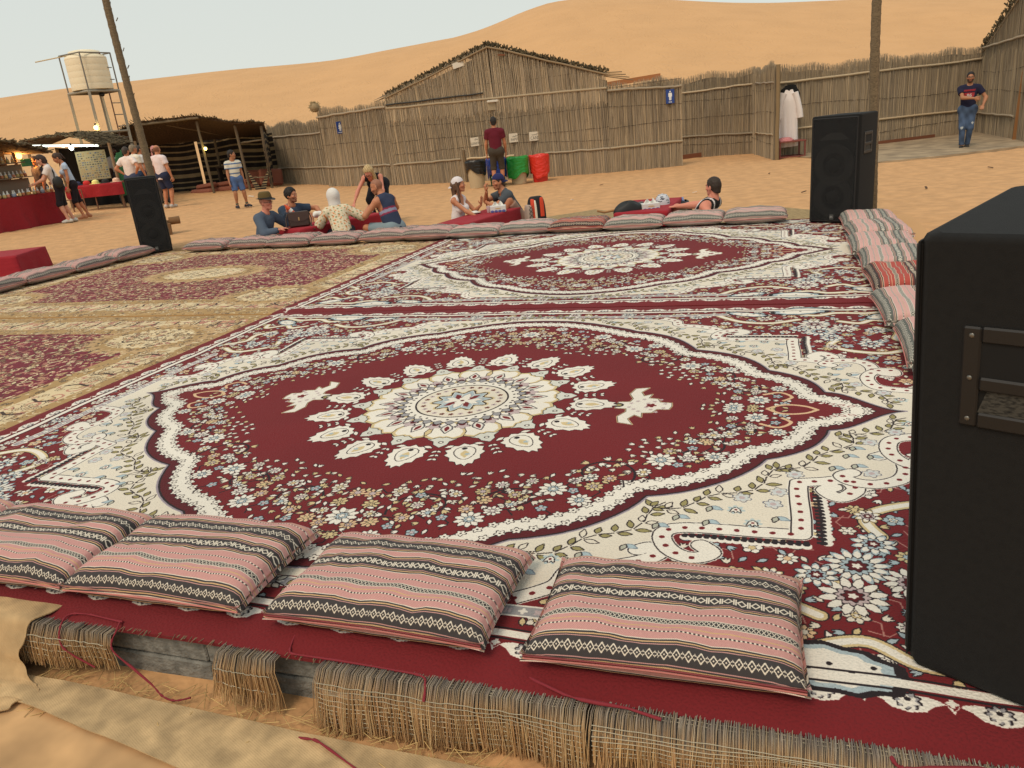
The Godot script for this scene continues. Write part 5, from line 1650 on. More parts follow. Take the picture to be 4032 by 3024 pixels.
func thatch_roof(o: Node3D, rows: Array, sd: int) -> void:      # rows: front line and back line of points; a thick ragged skin
	rng.seed = sd
	var fn := func(u: float, w: float) -> Vector3:
		var q: Array = rows[0]; var r: Array = rows[1]
		var f := u * (q.size() - 1); var i := mini(int(f), q.size() - 2)
		var p: Vector3 = q[i].lerp(q[i + 1], f - i); var s: Vector3 = r[i].lerp(r[i + 1], f - i)
		return p.lerp(s, w)
	var b := MB.new()
	var top := func(u: float, w: float) -> Vector3: return fn.call(u, w) + Vector3(0, 0.06 + 0.02 * sin(u * 43.0) * cos(w * 11.0), 0)
	b.grid(40, 10, top)
	b.grid(40, 10, fn, Vector2.ONE, true)
	var rim := func(u: float, w: float) -> Vector3: return fn.call(u, 0.0) + Vector3(0, 0.07 * w, 0)
	b.grid(40, 1, rim)
	put("roof_skin", b, mat("roof_under", 92, 68, 44, 1.0, {"albedo_texture": grey_tex(noise_image(256, 0.04, 99), 0.45, 1.15), "uv1_triplanar": true, "uv1_scale": Vector3.ONE}), o)
	var xs := []; var cs := []
	for k in 1500:
		var u := rng.randf(); var w := pow(rng.randf(), 1.6)
		var p: Vector3 = top.call(u, w); var q: Vector3 = top.call(u, minf(1.0, w + 0.05))
		var d := (p - q).normalized() if p.distance_to(q) > 0.001 else Vector3.FORWARD
		d = (d + Vector3(rng.randf_range(-0.5, 0.5), rng.randf_range(-0.1, 0.25), 0)).normalized()
		var x := d.cross(Vector3.UP).normalized()
		xs.append(Transform3D(Basis(x * 0.012, d.cross(x) * 0.012, d * rng.randf_range(0.1, 0.25)), p + Vector3(0, rng.randf_range(-0.02, 0.025), 0)))
		cs.append(lin(112, 98, 74) * rng.randf_range(0.45, 1.15))
	var g := MB.new()
	g.bar(Vector3(0, 0, -1), Vector3(0, 0, 1), 1.0, 4)
	stuff("thatch", g.mesh(), vmat("thatch", 1.0), xs, cs, o)

func tent() -> void:
	rng.seed = 12
	var o := thing("bedouin_tent", "open tent with striped black and beige cloth walls and thatched roof", "tent")
	var st := mat("stripes", 255, 255, 255, 1.0, {"albedo_texture": stripes_tex()})
	thatch_roof(o, [[Vector3(-13.1, 2.14, -27.9), Vector3(-11.7, 2.6, -27.7), Vector3(-9.7, 2.62, -27.7), Vector3(-8.5, 2.3, -27.8), Vector3(-7.55, 2.2, -28.0)], [Vector3(-14.0, 1.75, -30.6), Vector3(-12.6, 1.86, -30.6), Vector3(-10.4, 1.9, -30.6), Vector3(-9.2, 1.88, -30.6), Vector3(-8.2, 1.9, -30.6)]], 401)
	hung_cloth(o, "striped_back_cloth", Vector3(-14.0, 0.12, -30.45), Vector3(-10.9, 0.1, -30.45), 1.78, 1.82, st, Vector2(1.0, 1.0), 0.0, 0.02)
	hung_cloth(o, "striped_back_cloth", Vector3(-10.9, 0.1, -30.75), Vector3(-8.0, 0.08, -30.5), 1.84, 1.86, st, Vector2(1.0, 1.0), 2.0, 0.02)
	hung_cloth(o, "striped_end_cloth", Vector3(-8.2, 0.35, -30.5), Vector3(-7.7, 0.25, -28.1), 1.6, 1.8, st, Vector2(0.7, 1.0), 4.0, 0.015)
	for q in [[Vector3(-9.72, 0.1, -28.0), Vector3(-9.75, 2.5, -27.9), 0.045], [Vector3(-8.5, 0.05, -28.2), Vector3(-8.55, 2.25, -28.0), 0.05], [Vector3(-11.9, 0.15, -28.2), Vector3(-11.9, 2.5, -28.0), 0.045], [Vector3(-13.2, 0.15, -28.2), Vector3(-13.2, 2.1, -28.1), 0.045], [Vector3(-9.95, 0.1, -29.9), Vector3(-9.95, 1.9, -29.9), 0.05], [Vector3(-7.75, 0.05, -28.3), Vector3(-7.7, 2.15, -28.1), 0.05]]:
		var b := MB.new()
		b.col = lin(104, 90, 72)
		b.tube(wobble(q[0], q[1], 6, 0.012), q[2], 8)
		put("post", b, vmat("reed", 0.95), o)
	for q in [[Vector3(-11.8, 2.57, -27.72), Vector3(-9.6, 2.6, -27.72), 0.04], [Vector3(-8.5, 1.68, -28.15), Vector3(-7.75, 1.7, -28.2), 0.03], [Vector3(-10.9, 2.5, -28.2), Vector3(-9.5, 1.95, -30.4), 0.035], [Vector3(-8.45, 0.5, -28.2), Vector3(-7.8, 0.45, -28.2), 0.02]]:
		var b := MB.new()
		b.col = lin(120, 104, 82)
		b.tube(wobble(q[0], q[1], 6, 0.008), q[2], 7)
		put("beam", b, vmat("reed", 0.95), o)
	# torn ends of cloth at the foot of the right posts
	for q in [[Vector3(-8.5, 0.75, -28.15), Vector3(-8.15, 0.05, -28.0)], [Vector3(-7.75, 0.75, -28.25), Vector3(-8.05, 0.05, -28.1)]]:
		var b := MB.new()
		b.quad(q[1] + Vector3(-0.1, 0, 0.02), q[1] + Vector3(0.12, 0, 0), q[0] + Vector3(0.04, 0, 0), q[0])
		b.quad(q[0], q[0] + Vector3(0.04, 0, 0), q[1] + Vector3(0.12, 0, -0.01), q[1] + Vector3(-0.1, 0, 0.01))
		put("torn_cloth", b, st, o)
	# red seat cloths along the back and a low workbench
	var redc := mat("seat_cloth", 138, 84, 66, 1.0)
	for k in 5:
		var b := MB.new()
		var tall := k >= 3
		b.box(Vector3(0, 0.3 if tall else 0.1, 0), Vector3(0.85, 0.6, 0.16) if tall else Vector3(0.9, 0.2, 0.55), Basis(Vector3.RIGHT, -0.2 if tall else 0.0) * Basis(Vector3.UP, 0.2 * k - 0.3), 0.07)
		if not tall: b.box(Vector3(0.1, 0.28, -0.05), Vector3(0.7, 0.18, 0.45), Basis(Vector3.UP, -0.2) * Basis(Vector3.BACK, 0.08), 0.07)
		var sp: Vector3 = [Vector3(-10.35, 0.05, -28.9), Vector3(-9.75, 0.05, -29.2), Vector3(-9.1, 0.05, -29.4), Vector3(-8.55, 0.1, -29.6), Vector3(-8.0, 0.1, -29.3)][k]
		b.move(0, Transform3D(Basis(), sp))
		tag(put("seat_cushion", b, redc), ["red brown floor cushion at the tent post's foot", "red brown cushion just right of the tent's middle post", "red brown cushion deeper in the tent, left of the boy", "tall red brown backrest in the tent right of the boy", "red brown backrest at the tent's right end"][k], "cushion", "red brown seats inside the tent")
	var wb := thing("workbench", "dark low workbench inside the tent left of the boy", "table", Transform3D(Basis(), Vector3(-9.5, 0.08, -29.6)))
	var bb := MB.new()
	bb.box(Vector3(0, 0.85, 0), Vector3(0.9, 0.05, 0.5))
	put("top", bb, mat("dark_wood", 58, 46, 36, 0.9), wb)
	for sx in [-0.4, 0.4]:
		bb = MB.new()
		bb.box(Vector3(sx, 0.42, 0), Vector3(0.06, 0.84, 0.4))
		put("leg", bb, mats["dark_wood"], wb)
	bb = MB.new()
	bb.box(Vector3(0.1, 1.0, 0), Vector3(0.4, 0.24, 0.3), Basis(), 0.02)
	put("box_on_top", bb, mat("dark_box", 34, 32, 30, 0.8), wb)
	bulb("small yellow lit bulb on the tent's middle post", Vector3(-9.62, 1.6, -27.8), 0.05, Color(1.0, 0.9, 0.5), 0.08)

func bottle(label: String, at: Vector3, c: Color, turn: float) -> void:
	var o := thing("sand_bottle", label, "bottle", Transform3D(Basis(Vector3.UP, turn), at), "sand filled bottles on the left stall")
	var b := MB.new()
	b.lathe(PackedVector2Array([Vector2(0.01, 0.0), Vector2(0.038, 0.0), Vector2(0.042, 0.03), Vector2(0.036, 0.075), Vector2(0.001, 0.095)]), 10)
	put("sand_fill", b, mat("sandfill_" + c.to_html(), c.r8, c.g8, c.b8, 0.9), o)
	b = MB.new()
	b.lathe(PackedVector2Array([Vector2(0.036, 0.078), Vector2(0.016, 0.11), Vector2(0.013, 0.15), Vector2(0.016, 0.155), Vector2(0.001, 0.157)]), 10)
	put("neck", b, mat("bottle_neck", 206, 204, 196, 0.25), o)

func nth(what: String, k: int, n: int) -> String:
	var w := ["leftmost", "second", "third", "fourth", "fifth", "sixth", "seventh", "eighth", "ninth", "tenth", "eleventh", "twelfth"]
	if k == n - 1: return "rightmost " + what
	return w[k] + " " + what + ("" if k == 0 else " from the left")

func stalls() -> void:
	rng.seed = 31
	var red := mat("table_red", 142, 26, 34, 0.95, {"normal_enabled": true, "normal_texture": normal_tex(noise_image(256, 0.012, 111), 6.0), "normal_scale": 0.6})
	var wood := mat("stall_wood", 128, 104, 76, 0.9); var grey := mat("stall_grey", 120, 106, 88, 0.9)
	# left stall: cloth covered table, two shelves, roof
	var d := Vector3(0.225, 0, -0.974); var nrm := Vector3(0.974, 0, 0.225)
	var p0 := Vector3(-11.95, 0.165, -18.2)
	var o := thing("market_stall", "stall at the left picture edge with shelves of sand bottles and lamp", "stall", Transform3D(Basis(), p0))
	var L := 2.75
	for q in [[0.72, 0.95, 0.16, 0.03], [1.18, 0.3, -0.2, 0.03], [1.54, 0.3, -0.3, 0.03]]:
		var b := MB.new()
		b.box(d * L * 0.5 + nrm * (q[2] - 0.45) + Vector3(0, q[0] - 0.012, 0), Vector3(q[1], 0.024, L), Basis(nrm, Vector3.UP, nrm.cross(Vector3.UP)))
		put("shelf", b, grey, o)
	var b := MB.new()
	b.box(d * (L * 0.5 - 0.1) - nrm * 0.95 + Vector3(0, 1.0, 0), Vector3(0.03, 1.9, L - 0.3), Basis(nrm, Vector3.UP, nrm.cross(Vector3.UP)))
	put("back_board", b, mat("back_board", 176, 142, 100, 0.9), o)
	for q in [[0.96, 0.36, -0.56], [1.35, 0.28, -0.66]]:
		b = MB.new()
		b.box(d * L * 0.5 + nrm * (q[2] - 0.1) + Vector3(0, q[0], 0), Vector3(0.02, q[1], L), Basis(nrm, Vector3.UP, nrm.cross(Vector3.UP)))
		put("shelf_front", b, grey, o)
	b = MB.new()
	b.tube(wobble(d * (L + 0.02) - nrm * 0.9 + Vector3(0, 0, 0), d * (L + 0.02) - nrm * 0.9 + Vector3(0, 1.95, 0), 5, 0.01), 0.04, 7)
	put("post", b, wood, o)
	thatch_roof(o, [[d * -0.6 + nrm * 0.0 + Vector3(0, 2.15, 0), d * 1.4 + nrm * 0.0 + Vector3(0, 2.02, 0), d * (L + 0.3) - nrm * 0.1 + Vector3(0, 1.68, 0)], [d * -0.6 - nrm * 1.7 + Vector3(0, 2.05, 0), d * 1.4 - nrm * 1.7 + Vector3(0, 2.0, 0), d * (L + 0.3) - nrm * 1.7 + Vector3(0, 1.78, 0)]], 402)
	b = MB.new()
	var cloth := func(u: float, w: float) -> Vector3:
		var q: Vector3
		if u < 0.8: q = d * L * (u / 0.8) + nrm * 0.18
		else: q = d * L + nrm * (0.18 - 0.85 * (u - 0.8) / 0.2)
		var out := nrm if u < 0.8 else d
		return p0 + q + Vector3(0, lerpf(0.735, -0.02, w), 0) + out * (0.02 + (0.05 + 0.1 * w) * w * (0.6 + 0.4 * sin(u * 21.0)) + 0.02 * sin(u * 57.0) * w)
	b.grid(90, 14, cloth, Vector2(4, 1), true)
	var topc := func(u: float, w: float) -> Vector3: return p0 + d * L * u + nrm * lerpf(0.2, -0.7, w) + Vector3(0, 0.737 + 0.004 * sin(u * 30.0), 0)
	b.grid(20, 6, topc, Vector2(4, 1), true)
	tag(put("tablecloth", b, red), "red cloth over the left stall's table, falling in folds to the sand", "tablecloth")
	var cols := [Color8(206, 160, 96), Color8(186, 120, 84), Color8(220, 190, 130), Color8(150, 160, 176), Color8(206, 140, 110), Color8(196, 178, 120)]
	for k in 24:
		var s := 0.9 + (k % 12) * 0.155 + 0.03 * sin(k * 2.0); var row := k / 12
		bottle(nth("sand bottle in the %s row on the left red table" % ["front", "back"][row], k % 12, 12), p0 + d * s + nrm * (0.08 - 0.13 * row) + Vector3(0, 0.742, 0), cols[(k * 5 + row) % 6], k)
	for k in 13:
		bottle(nth("sand bottle on the left stall's middle shelf", k, 13), p0 + d * (1.15 + k * 0.125) + nrm * -0.62 + Vector3(0, 1.181, 0), cols[(k * 7 + 1) % 6], k)
	for k in 9:
		bottle(nth("sand bottle on the left stall's top shelf", k, 9), p0 + d * (1.2 + k * 0.16) + nrm * -0.72 + Vector3(0, 1.541, 0), cols[(k * 3 + 2) % 6], k)
	b = MB.new()
	b.box(Vector3.ZERO, Vector3(0.26, 0.19, 0.01), Basis(), 0.002)
	var gs := put("green_card", b, mat("green_card", 44, 132, 112, 0.7))
	gs.transform = Transform3D(Basis(Vector3.UP, 0.4), Vector3(-12.05, 1.68, -21.3))
	tag(gs, "small green card hanging at the left stall's corner post", "sign")
	bulb("bright warm bulb under the left stall's roof", Vector3(-12.2, 1.86, -21.3), 0.07, Color(1.0, 0.66, 0.32), 1.6)
	# second stall: hats on a red table, postcard board, fluorescent tube
	o = thing("market_stall", "second stall with thatched roof and postcard board under the bright tube", "stall", Transform3D(Basis(), Vector3(-12.2, 0.18, -24.5)))
	thatch_roof(o, [[Vector3(-2.0, 1.96, 0.35), Vector3(-1.0, 2.1, 0.3), Vector3(-0.2, 2.14, 0.3), Vector3(0.4, 2.0, 0.35), Vector3(0.85, 1.74, 0.4)], [Vector3(-2.2, 1.9, -1.8), Vector3(-1.0, 2.2, -1.8), Vector3(-0.2, 2.2, -1.8), Vector3(0.5, 2.0, -1.8), Vector3(0.8, 1.75, -1.8)]], 403)
	for q in [[1.05, 0.3], [-1.4, 0.2], [1.0, -1.6], [-1.5, -1.6]]:
		b = MB.new()
		b.tube(wobble(Vector3(q[0], -0.05, q[1]), Vector3(q[0], 1.85, q[1]), 5, 0.008), 0.045, 7)
		put("post", b, wood, o)
	hung_cloth(o, "dark_back_cloth", Vector3(-1.6, 0, -1.7), Vector3(1.1, 0, -1.7), 1.9, 1.8, mat("dark_cloth", 30, 27, 24, 1.0), Vector2.ONE, 1.0, 0.02)
	hung_cloth(o, "green_side_cloth", Vector3(0.95, 0.35, -0.6), Vector3(1.0, 0.35, 0.2), 1.3, 1.0, mat("green_cloth", 70, 128, 84, 1.0), Vector2.ONE, 1.0, 0.03)
	var card := Image.create(256, 256, false, Image.FORMAT_RGB8)
	card.fill(Color8(150, 142, 110))
	for r in 12:
		for cc in 11:
			if rng.randf() < 0.9:
				var base: Color = [Color8(60, 60, 56), Color8(70, 84, 110), Color8(120, 96, 60), Color8(86, 92, 84), Color8(150, 124, 76)][rng.randi() % 5]
				var rr := Rect2i(10 + cc * 22 + rng.randi() % 5, 12 + r * 20 + rng.randi() % 4, 12 + rng.randi() % 7, 8 + rng.randi() % 5)
				card.fill_rect(rr, base)
				card.fill_rect(Rect2i(rr.position + Vector2i(2, 2), Vector2i(5, 3)), base.lightened(0.35))
	b = MB.new()
	b.box(Vector3(0, 0.42, 0), Vector3(0.82, 0.84, 0.02))
	var v0 := b.v.size()
	b.quad(Vector3(-0.4, 0.01, 0.012), Vector3(0.4, 0.01, 0.012), Vector3(0.4, 0.83, 0.012), Vector3(-0.4, 0.83, 0.012))
	for k in v0: b.t[k] = Vector2(0.01, 0.01)
	var bd := put("postcard_board", b, mat("postcards", 255, 255, 255, 0.8, {"albedo_texture": ImageTexture.create_from_image(card)}))
	bd.transform = Transform3D(Basis(Vector3.UP, 0.3) * Basis(Vector3.RIGHT, -0.08), Vector3(-11.95, 1.02, -24.55))
	tag(bd, "cream board covered with rows of small magnets and postcards", "display board")
	o = thing("stall_table", "folding table with a red cloth, in front of the postcard board", "table", Transform3D(Basis(Vector3.UP, -0.02), Vector3(-11.7, 0.17, -24.1)))
	b = MB.new()
	b.box(Vector3(0, 0.72, 0), Vector3(1.7, 0.03, 0.7))
	put("top", b, wood, o)
	for sx in [-0.78, -0.05, 0.75]:
		b = MB.new()
		b.bar(Vector3(sx, 0.0, 0.3), Vector3(sx, 0.7, 0.28), 0.018, 6)
		put("leg", b, mat("rusty_leg", 110, 76, 56, 0.7), o)
	b = MB.new()
	var tc := func(u: float, w: float) -> Vector3:
		var x := lerpf(-0.86, 0.86, u)
		if w < 0.5: return Vector3(x, 0.74, lerpf(-0.36, 0.36, w * 2.0))
		return Vector3(x, 0.74 - (w - 0.5) * 2.0 * (0.36 if u > 0.0 else 0.3), 0.365 + 0.02 * sin(u * 23.0) * (w - 0.5) * 2.0)
	b.grid(40, 12, tc, Vector2(2, 1), true)
	b.move(0, Transform3D(Basis(Vector3.UP, -0.02), Vector3(-11.7, 0.17, -24.1)))
	tag(put("tablecloth", b, red), "red cloth on the folding table with hats", "tablecloth")
	o = thing("steel_stool_frame", "empty rusty chair frame standing before the hat table", "frame", Transform3D(Basis(Vector3.UP, 0.0), Vector3(-12.3, 0.18, -23.6)))
	tube_frame(o, "frame_bar", [[Vector3(-0.3, 0, 0), Vector3(-0.3, 0.62, 0)], [Vector3(0.3, 0, 0), Vector3(0.28, 0.62, 0)], [Vector3(-0.3, 0.62, 0), Vector3(0.28, 0.62, 0)], [Vector3(-0.3, 0.36, 0), Vector3(0.3, 0.36, 0)]], 0.016, mats["rusty_leg"])
	var hats := [["dark blue cap at the left end of the hat table", Color8(36, 42, 72), -12.25], ["bright red cap on the hat table", Color8(176, 36, 36), -11.98], ["pale yellow hat on the hat table", Color8(214, 206, 130), -11.72], ["black hat on the hat table", Color8(36, 36, 36), -11.42], ["pale pink hat at the right end of the hat table", Color8(214, 176, 152), -11.1]]
	for k in 5:
		o = thing("hat", hats[k][0], "hat", Transform3D(Basis(Vector3.UP, k * 0.7), Vector3(hats[k][2], 0.915, -23.95)), "hats for sale on the stall table")
		var c: Color = hats[k][1]
		var m := mat("hat_%d" % k, c.r8, c.g8, c.b8, 0.9)
		b = MB.new()
		b.lathe(PackedVector2Array([Vector2(0.1, 0.0), Vector2(0.1, 0.05), Vector2(0.085, 0.09), Vector2(0.04, 0.115), Vector2(0.001, 0.118)]), 16)
		put("crown", b, m, o)
		b = MB.new()
		if k < 2: b.ell(Vector3(0.13, 0.012, 0), Vector3(0.09, 0.012, 0.085), Basis(), 12, 5)
		else: b.lathe(PackedVector2Array([Vector2(0.09, 0.004), Vector2(0.17, -0.002), Vector2(0.17, 0.004), Vector2(0.09, 0.012)]), 18)
		put("brim", b, m, o)
	o = thing("tube_lamp", "long lit fluorescent tube hung across the second stall", "lamp", Transform3D(Basis(Vector3.UP, 0.0), Vector3(-12.35, 2.06, -24.0)))
	b = MB.new()
	b.tube(PackedVector3Array([Vector3(-0.97, 0.085, 0), Vector3(0.97, -0.085, 0)]), 0.03, 10)
	put("tube", b, mat("tube_glow", 255, 255, 255, 0.5, {"emission_enabled": true, "emission": Color(0.95, 1.0, 0.94), "emission_energy_multiplier": 1.6}), o)
	b = MB.new()
	b.bar(Vector3(-0.9, 0.12, -0.02), Vector3(0.9, -0.04, -0.02), 0.012, 5)
	put("holder", b, mats["socket"], o)
	for x in [-0.6, 0.0, 0.6]:
		var l := OmniLight3D.new()
		l.light_color = Color(0.95, 1.0, 0.92); l.light_energy = 0.07; l.omni_range = 30.0; l.omni_attenuation = 2.0; l.light_size = 0.03; l.shadow_enabled = true
		l.name = "tube_light"; l.position = Vector3(x, -0.05 - x * 0.085, 0.06)
		o.add_child(l, true)
	bulb("white glowing bulb hanging under the fluorescent tube", Vector3(-12.12, 1.98, -23.9), 0.06, Color(0.95, 1.0, 0.95), 0.15)

# ---------------------------------------------------------------- low tables and what lies on them
func low_table(label: String, at: Transform3D, w: float, d: float, h: float) -> void:
	var o := thing("low_table", label, "table", at, "low tables with red cloths")
	var red := mat("low_cloth", 150, 28, 40, 0.95, {"normal_enabled": true, "normal_texture": normal_tex(noise_image(256, 0.014, 112), 5.0), "normal_scale": 0.5})
	var b := MB.new()
	var fn := func(u: float, w2: float) -> Vector3:
		var a := u * TAU
		var c := cos(a); var s := sin(a)
		var q := Vector2(c, s) / maxf(absf(c), absf(s))
		q = q.lerp(Vector2(signf(q.x) * pow(absf(q.x), 0.9), signf(q.y) * pow(absf(q.y), 0.9)), 1.0)
		if w2 < 0.5:
			var k := w2 * 2.0
			return Vector3(q.x * w * 0.5 * k, h + 0.002 * sin(q.x * 9.0), q.y * d * 0.5 * k)
		var f := (w2 - 0.5) * 2.0
		var out := 1.0 + 0.03 * f + 0.012 * f * sin(a * 10.0) + 0.02 * f * smoothstep(0.8, 1.0, minf(absf(q.x), absf(q.y)))
		return Vector3(q.x * w * 0.5 * out, lerpf(h, 0.0, f) - 0.004, q.y * d * 0.5 * out)
	b.grid(96, 20, fn, Vector2(3, 2), true)
	put("tablecloth", b, red, o)
	for sx in [-1.0, 1.0]:
		for sz in [-1.0, 1.0]:
			b = MB.new()
			b.box(Vector3(sx * (w * 0.5 - 0.06), h * 0.45, sz * (d * 0.5 - 0.06)), Vector3(0.05, h * 0.9, 0.05))
			put("leg", b, mats["stall_wood"], o)

func tissue_box(label: String, at: Transform3D) -> void:
	var o := thing("tissue_box", label, "tissue box", at)
	var b := MB.new()
	b.box(Vector3(0, 0.05, 0), Vector3(0.25, 0.1, 0.13), Basis(), 0.006)
	put("carton", b, mat("carton", 208, 208, 204, 0.6), o)
	b = MB.new()
	for k in 4: b.ell(Vector3(-0.09 + 0.06 * k, 0.018, 0.066), Vector3(0.03, 0.02, 0.002), Basis(), 10, 5)
	put("print_waves", b, mat("carton_blue", 84, 88, 150, 0.6), o)
	b = MB.new()
	b.ell(Vector3(0, 0.06, 0.066), Vector3(0.05, 0.012, 0.002), Basis(), 10, 5)
	put("print_mark", b, mat("carton_buff", 196, 170, 130, 0.6), o)
	b = MB.new()
	var fn := func(u: float, w: float) -> Vector3:
		return Vector3((u - 0.5) * 0.2 * (1.0 - 0.4 * w), 0.095 + 0.07 * w * (0.7 + 0.3 * sin(u * 9.0)), 0.03 * sin(u * 12.0) * w)
	b.grid(14, 6, fn)
	put("tissue", b, mat("tissue", 226, 224, 216, 0.9), o)

func plate(label: String, at: Vector3, food := false) -> void:
	var o := thing("paper_plate", label, "plate", Transform3D(Basis(), at))
	var b := MB.new()
	b.lathe(PackedVector2Array([Vector2(0.001, 0.002), Vector2(0.07, 0.002), Vector2(0.11, 0.018), Vector2(0.113, 0.018), Vector2(0.07, -0.001), Vector2(0.001, 0.0)]), 20)
	put("dish", b, mat("plate_white", 222, 220, 212, 0.7), o)
	if food:
		b = MB.new()
		b.ell(Vector3(0.01, 0.02, 0), Vector3(0.07, 0.025, 0.045), Basis(Vector3.UP, 0.5), 10, 6)
		put("napkin", b, mat("tissue", 226, 224, 216, 0.9), o)

func cup(label: String, at: Vector3, c: Color) -> void:
	var b := MB.new()
	b.lathe(PackedVector2Array([Vector2(0.001, 0.0), Vector2(0.028, 0.0), Vector2(0.038, 0.1), Vector2(0.035, 0.1), Vector2(0.026, 0.006), Vector2(0.001, 0.006)]), 16)
	var o := put("cup", b, mat("cup_" + c.to_html(), c.r8, c.g8, c.b8, 0.4))
	o.position = at
	tag(o, label, "cup")

func tables() -> void:
	low_table("red clothed low table cut by the left picture edge", Transform3D(Basis(Vector3.UP, 0.1), Vector3(-7.75, 0.05, -11.75)), 1.5, 1.0, 0.30)
	low_table("red clothed table with the brown handbag, between five people", Transform3D(Basis(Vector3.UP, -0.735), Vector3(-2.67, -0.05, -13.03)), 0.6, 1.75, 0.28)
	low_table("red clothed table where the couple in caps eat", Transform3D(Basis(Vector3.UP, -0.496), Vector3(-0.25, -0.12, -12.27)), 0.6, 1.75, 0.275)
	low_table("red clothed table by the lounging man, with pouch and patterned cap", Transform3D(Basis(Vector3.UP, -0.36), Vector3(2.25, -0.15, -11.35)), 0.74, 1.55, 0.31)
	# handbag
	var o := thing("handbag", "dark brown leather handbag with flap and strap on the red table", "handbag", Transform3D(Basis(Vector3.UP, 0.2), Vector3(-3.1, 0.232, -12.5)))
	var br := mat("leather", 58, 42, 36, 0.5)
	var b := MB.new()
	b.box(Vector3(0, 0.12, 0), Vector3(0.33, 0.24, 0.1), Basis(), 0.025)
	put("body", b, br, o)
	b = MB.new()
	var fl := PackedVector2Array([Vector2(-0.16, 0.235), Vector2(-0.155, 0.13), Vector2(-0.06, 0.09), Vector2(0.06, 0.09), Vector2(0.155, 0.13), Vector2(0.16, 0.235)])
	b.prism(fl, 0.05, 0.058)
	put("flap", b, mat("leather_flap", 66, 48, 42, 0.5), o)
	b = MB.new()
	b.box(Vector3(0, 0.13, 0.06), Vector3(0.018, 0.05, 0.006))
	put("clasp", b, mat("brass", 190, 160, 110, 0.4, {"metallic": 0.6}), o)
	b = MB.new()
	b.tube(PackedVector3Array([Vector3(-0.165, 0.22, 0), Vector3(-0.2, 0.14, 0.03), Vector3(-0.21, 0.02, 0.06), Vector3(-0.15, 0.01, 0.1)]), 0.01, 6)
	put("strap", b, br, o)
	b = MB.new()
	b.tube(PackedVector3Array([Vector3(0.165, 0.22, 0), Vector3(0.19, 0.12, 0.03), Vector3(0.17, 0.01, 0.07), Vector3(0.22, -0.05, 0.2)]), 0.01, 6)
	put("strap", b, br, o)
	plate("paper plate at the right end of the group's table", Vector3(-2.2, 0.232, -13.6))
	plate("paper plate with napkin on the couple's table", Vector3(-0.33, 0.158, -12.55), true)
	cup("clear plastic cup on the couple's table, left of the tissues", Vector3(-0.09, 0.158, -12.5), Color8(196, 176, 178))
	cup("clear plastic cup right of the handbag", Vector3(-2.85, 0.232, -12.88), Color8(190, 160, 160))
	cup("white foam cup beside the woman in the floral shirt", Vector3(-2.62, 0.232, -13.2), Color8(214, 212, 204))
	cup("grey can behind the black pouch", Vector3(2.1, 0.132, -11.2), Color8(120, 122, 124))
	tissue_box("tissue box on the couple's table, beside the clear cup", Transform3D(Basis(Vector3.UP, -0.05), Vector3(0.06, 0.158, -12.45)))
	tissue_box("tissue box between the black pouch and the patterned cap", Transform3D(Basis(Vector3.UP, 0.05), Vector3(2.18, 0.132, -10.95)))
	# black pouch with a tan strap
	o = thing("waist_pouch", "flat black pouch with a tan strap at the near end of the lounger's table", "pouch", Transform3D(Basis(Vector3.UP, 0.15), Vector3(1.88, 0.132, -10.95)))
	b = MB.new()
	var dome := func(u: float, w: float) -> Vector3:
		var a := u * TAU; var e := w * PI * 0.5
		return Vector3(cos(a) * 0.23 * cos(e), 0.15 * sin(e) * (1.0 + 0.1 * sin(a * 3.0)), -sin(a) * 0.1 * pow(cos(e), 0.6))
	b.grid(28, 10, dome)
	var bk := mat("nylon_black", 24, 26, 26, 0.6)
	put("pouch", b, bk, o)
	b = MB.new()
	b.tube(PackedVector3Array([Vector3(-0.2, 0.05, -0.02), Vector3(-0.36, 0.04, 0.0), Vector3(-0.46, 0.07, 0.0)]), 0.016, 6)
	put("strap", b, mat("tan_strap", 160, 116, 70, 0.8), o)
	# patterned cap
	var cp := Image.create(128, 128, false, Image.FORMAT_RGB8)
	cp.fill(Color8(196, 200, 206))
	rng.seed = 44
	for k in 60:
		var q := Vector2i(rng.randi() % 120, rng.randi() % 120)
		for e in 10: cp.fill_rect(Rect2i((q + Vector2i(e, int(3.0 * sin(e * 0.6 + k)))).clamp(Vector2i.ZERO, Vector2i(123, 123)), Vector2i(3, 4)), Color8(34, 38, 52))
	var cm := mat("cap_print", 255, 255, 255, 0.9, {"albedo_texture": ImageTexture.create_from_image(cp)})
	o = thing("sun_cap", "black and white patterned cap standing on the lounger's table", "cap", Transform3D(Basis(Vector3.UP, -0.5), Vector3(2.42, 0.132, -11.25)))
	b = MB.new()
	b.lathe(PackedVector2Array([Vector2(0.1, 0.0), Vector2(0.105, 0.06), Vector2(0.095, 0.12), Vector2(0.06, 0.165), Vector2(0.001, 0.18)]), 20)
	put("crown", b, cm, o)
	b = MB.new()
	b.ell(Vector3(0.12, 0.01, 0.08), Vector3(0.12, 0.012, 0.09), Basis(Vector3.UP, -0.6), 14, 5)
	put("brim", b, cm, o)
	# black carrier bag with a bottle in it
	b = MB.new()
	var sack := func(u: float, w: float) -> Vector3:
		var a := u * TAU
		var r := 0.12 * (0.8 + 0.25 * sin(w * PI)) * (1.0 + 0.12 * sin(a * 5.0 + w * 6.0))
		if w > 0.97: r *= 0.7
		return Vector3(cos(a) * r * 1.15, 0.24 * w + 0.02 * sin(a * 3.0) * w, -sin(a) * r)
	b.grid(30, 12, sack)
	o = put("carrier_bag", b, mat("bag_plastic", 22, 22, 24, 0.35))
	o.position = Vector3(2.85, -0.14, -11.9)
	tag(o, "crumpled black plastic bag beside the lounging man's knee", "bag")
	b = MB.new()
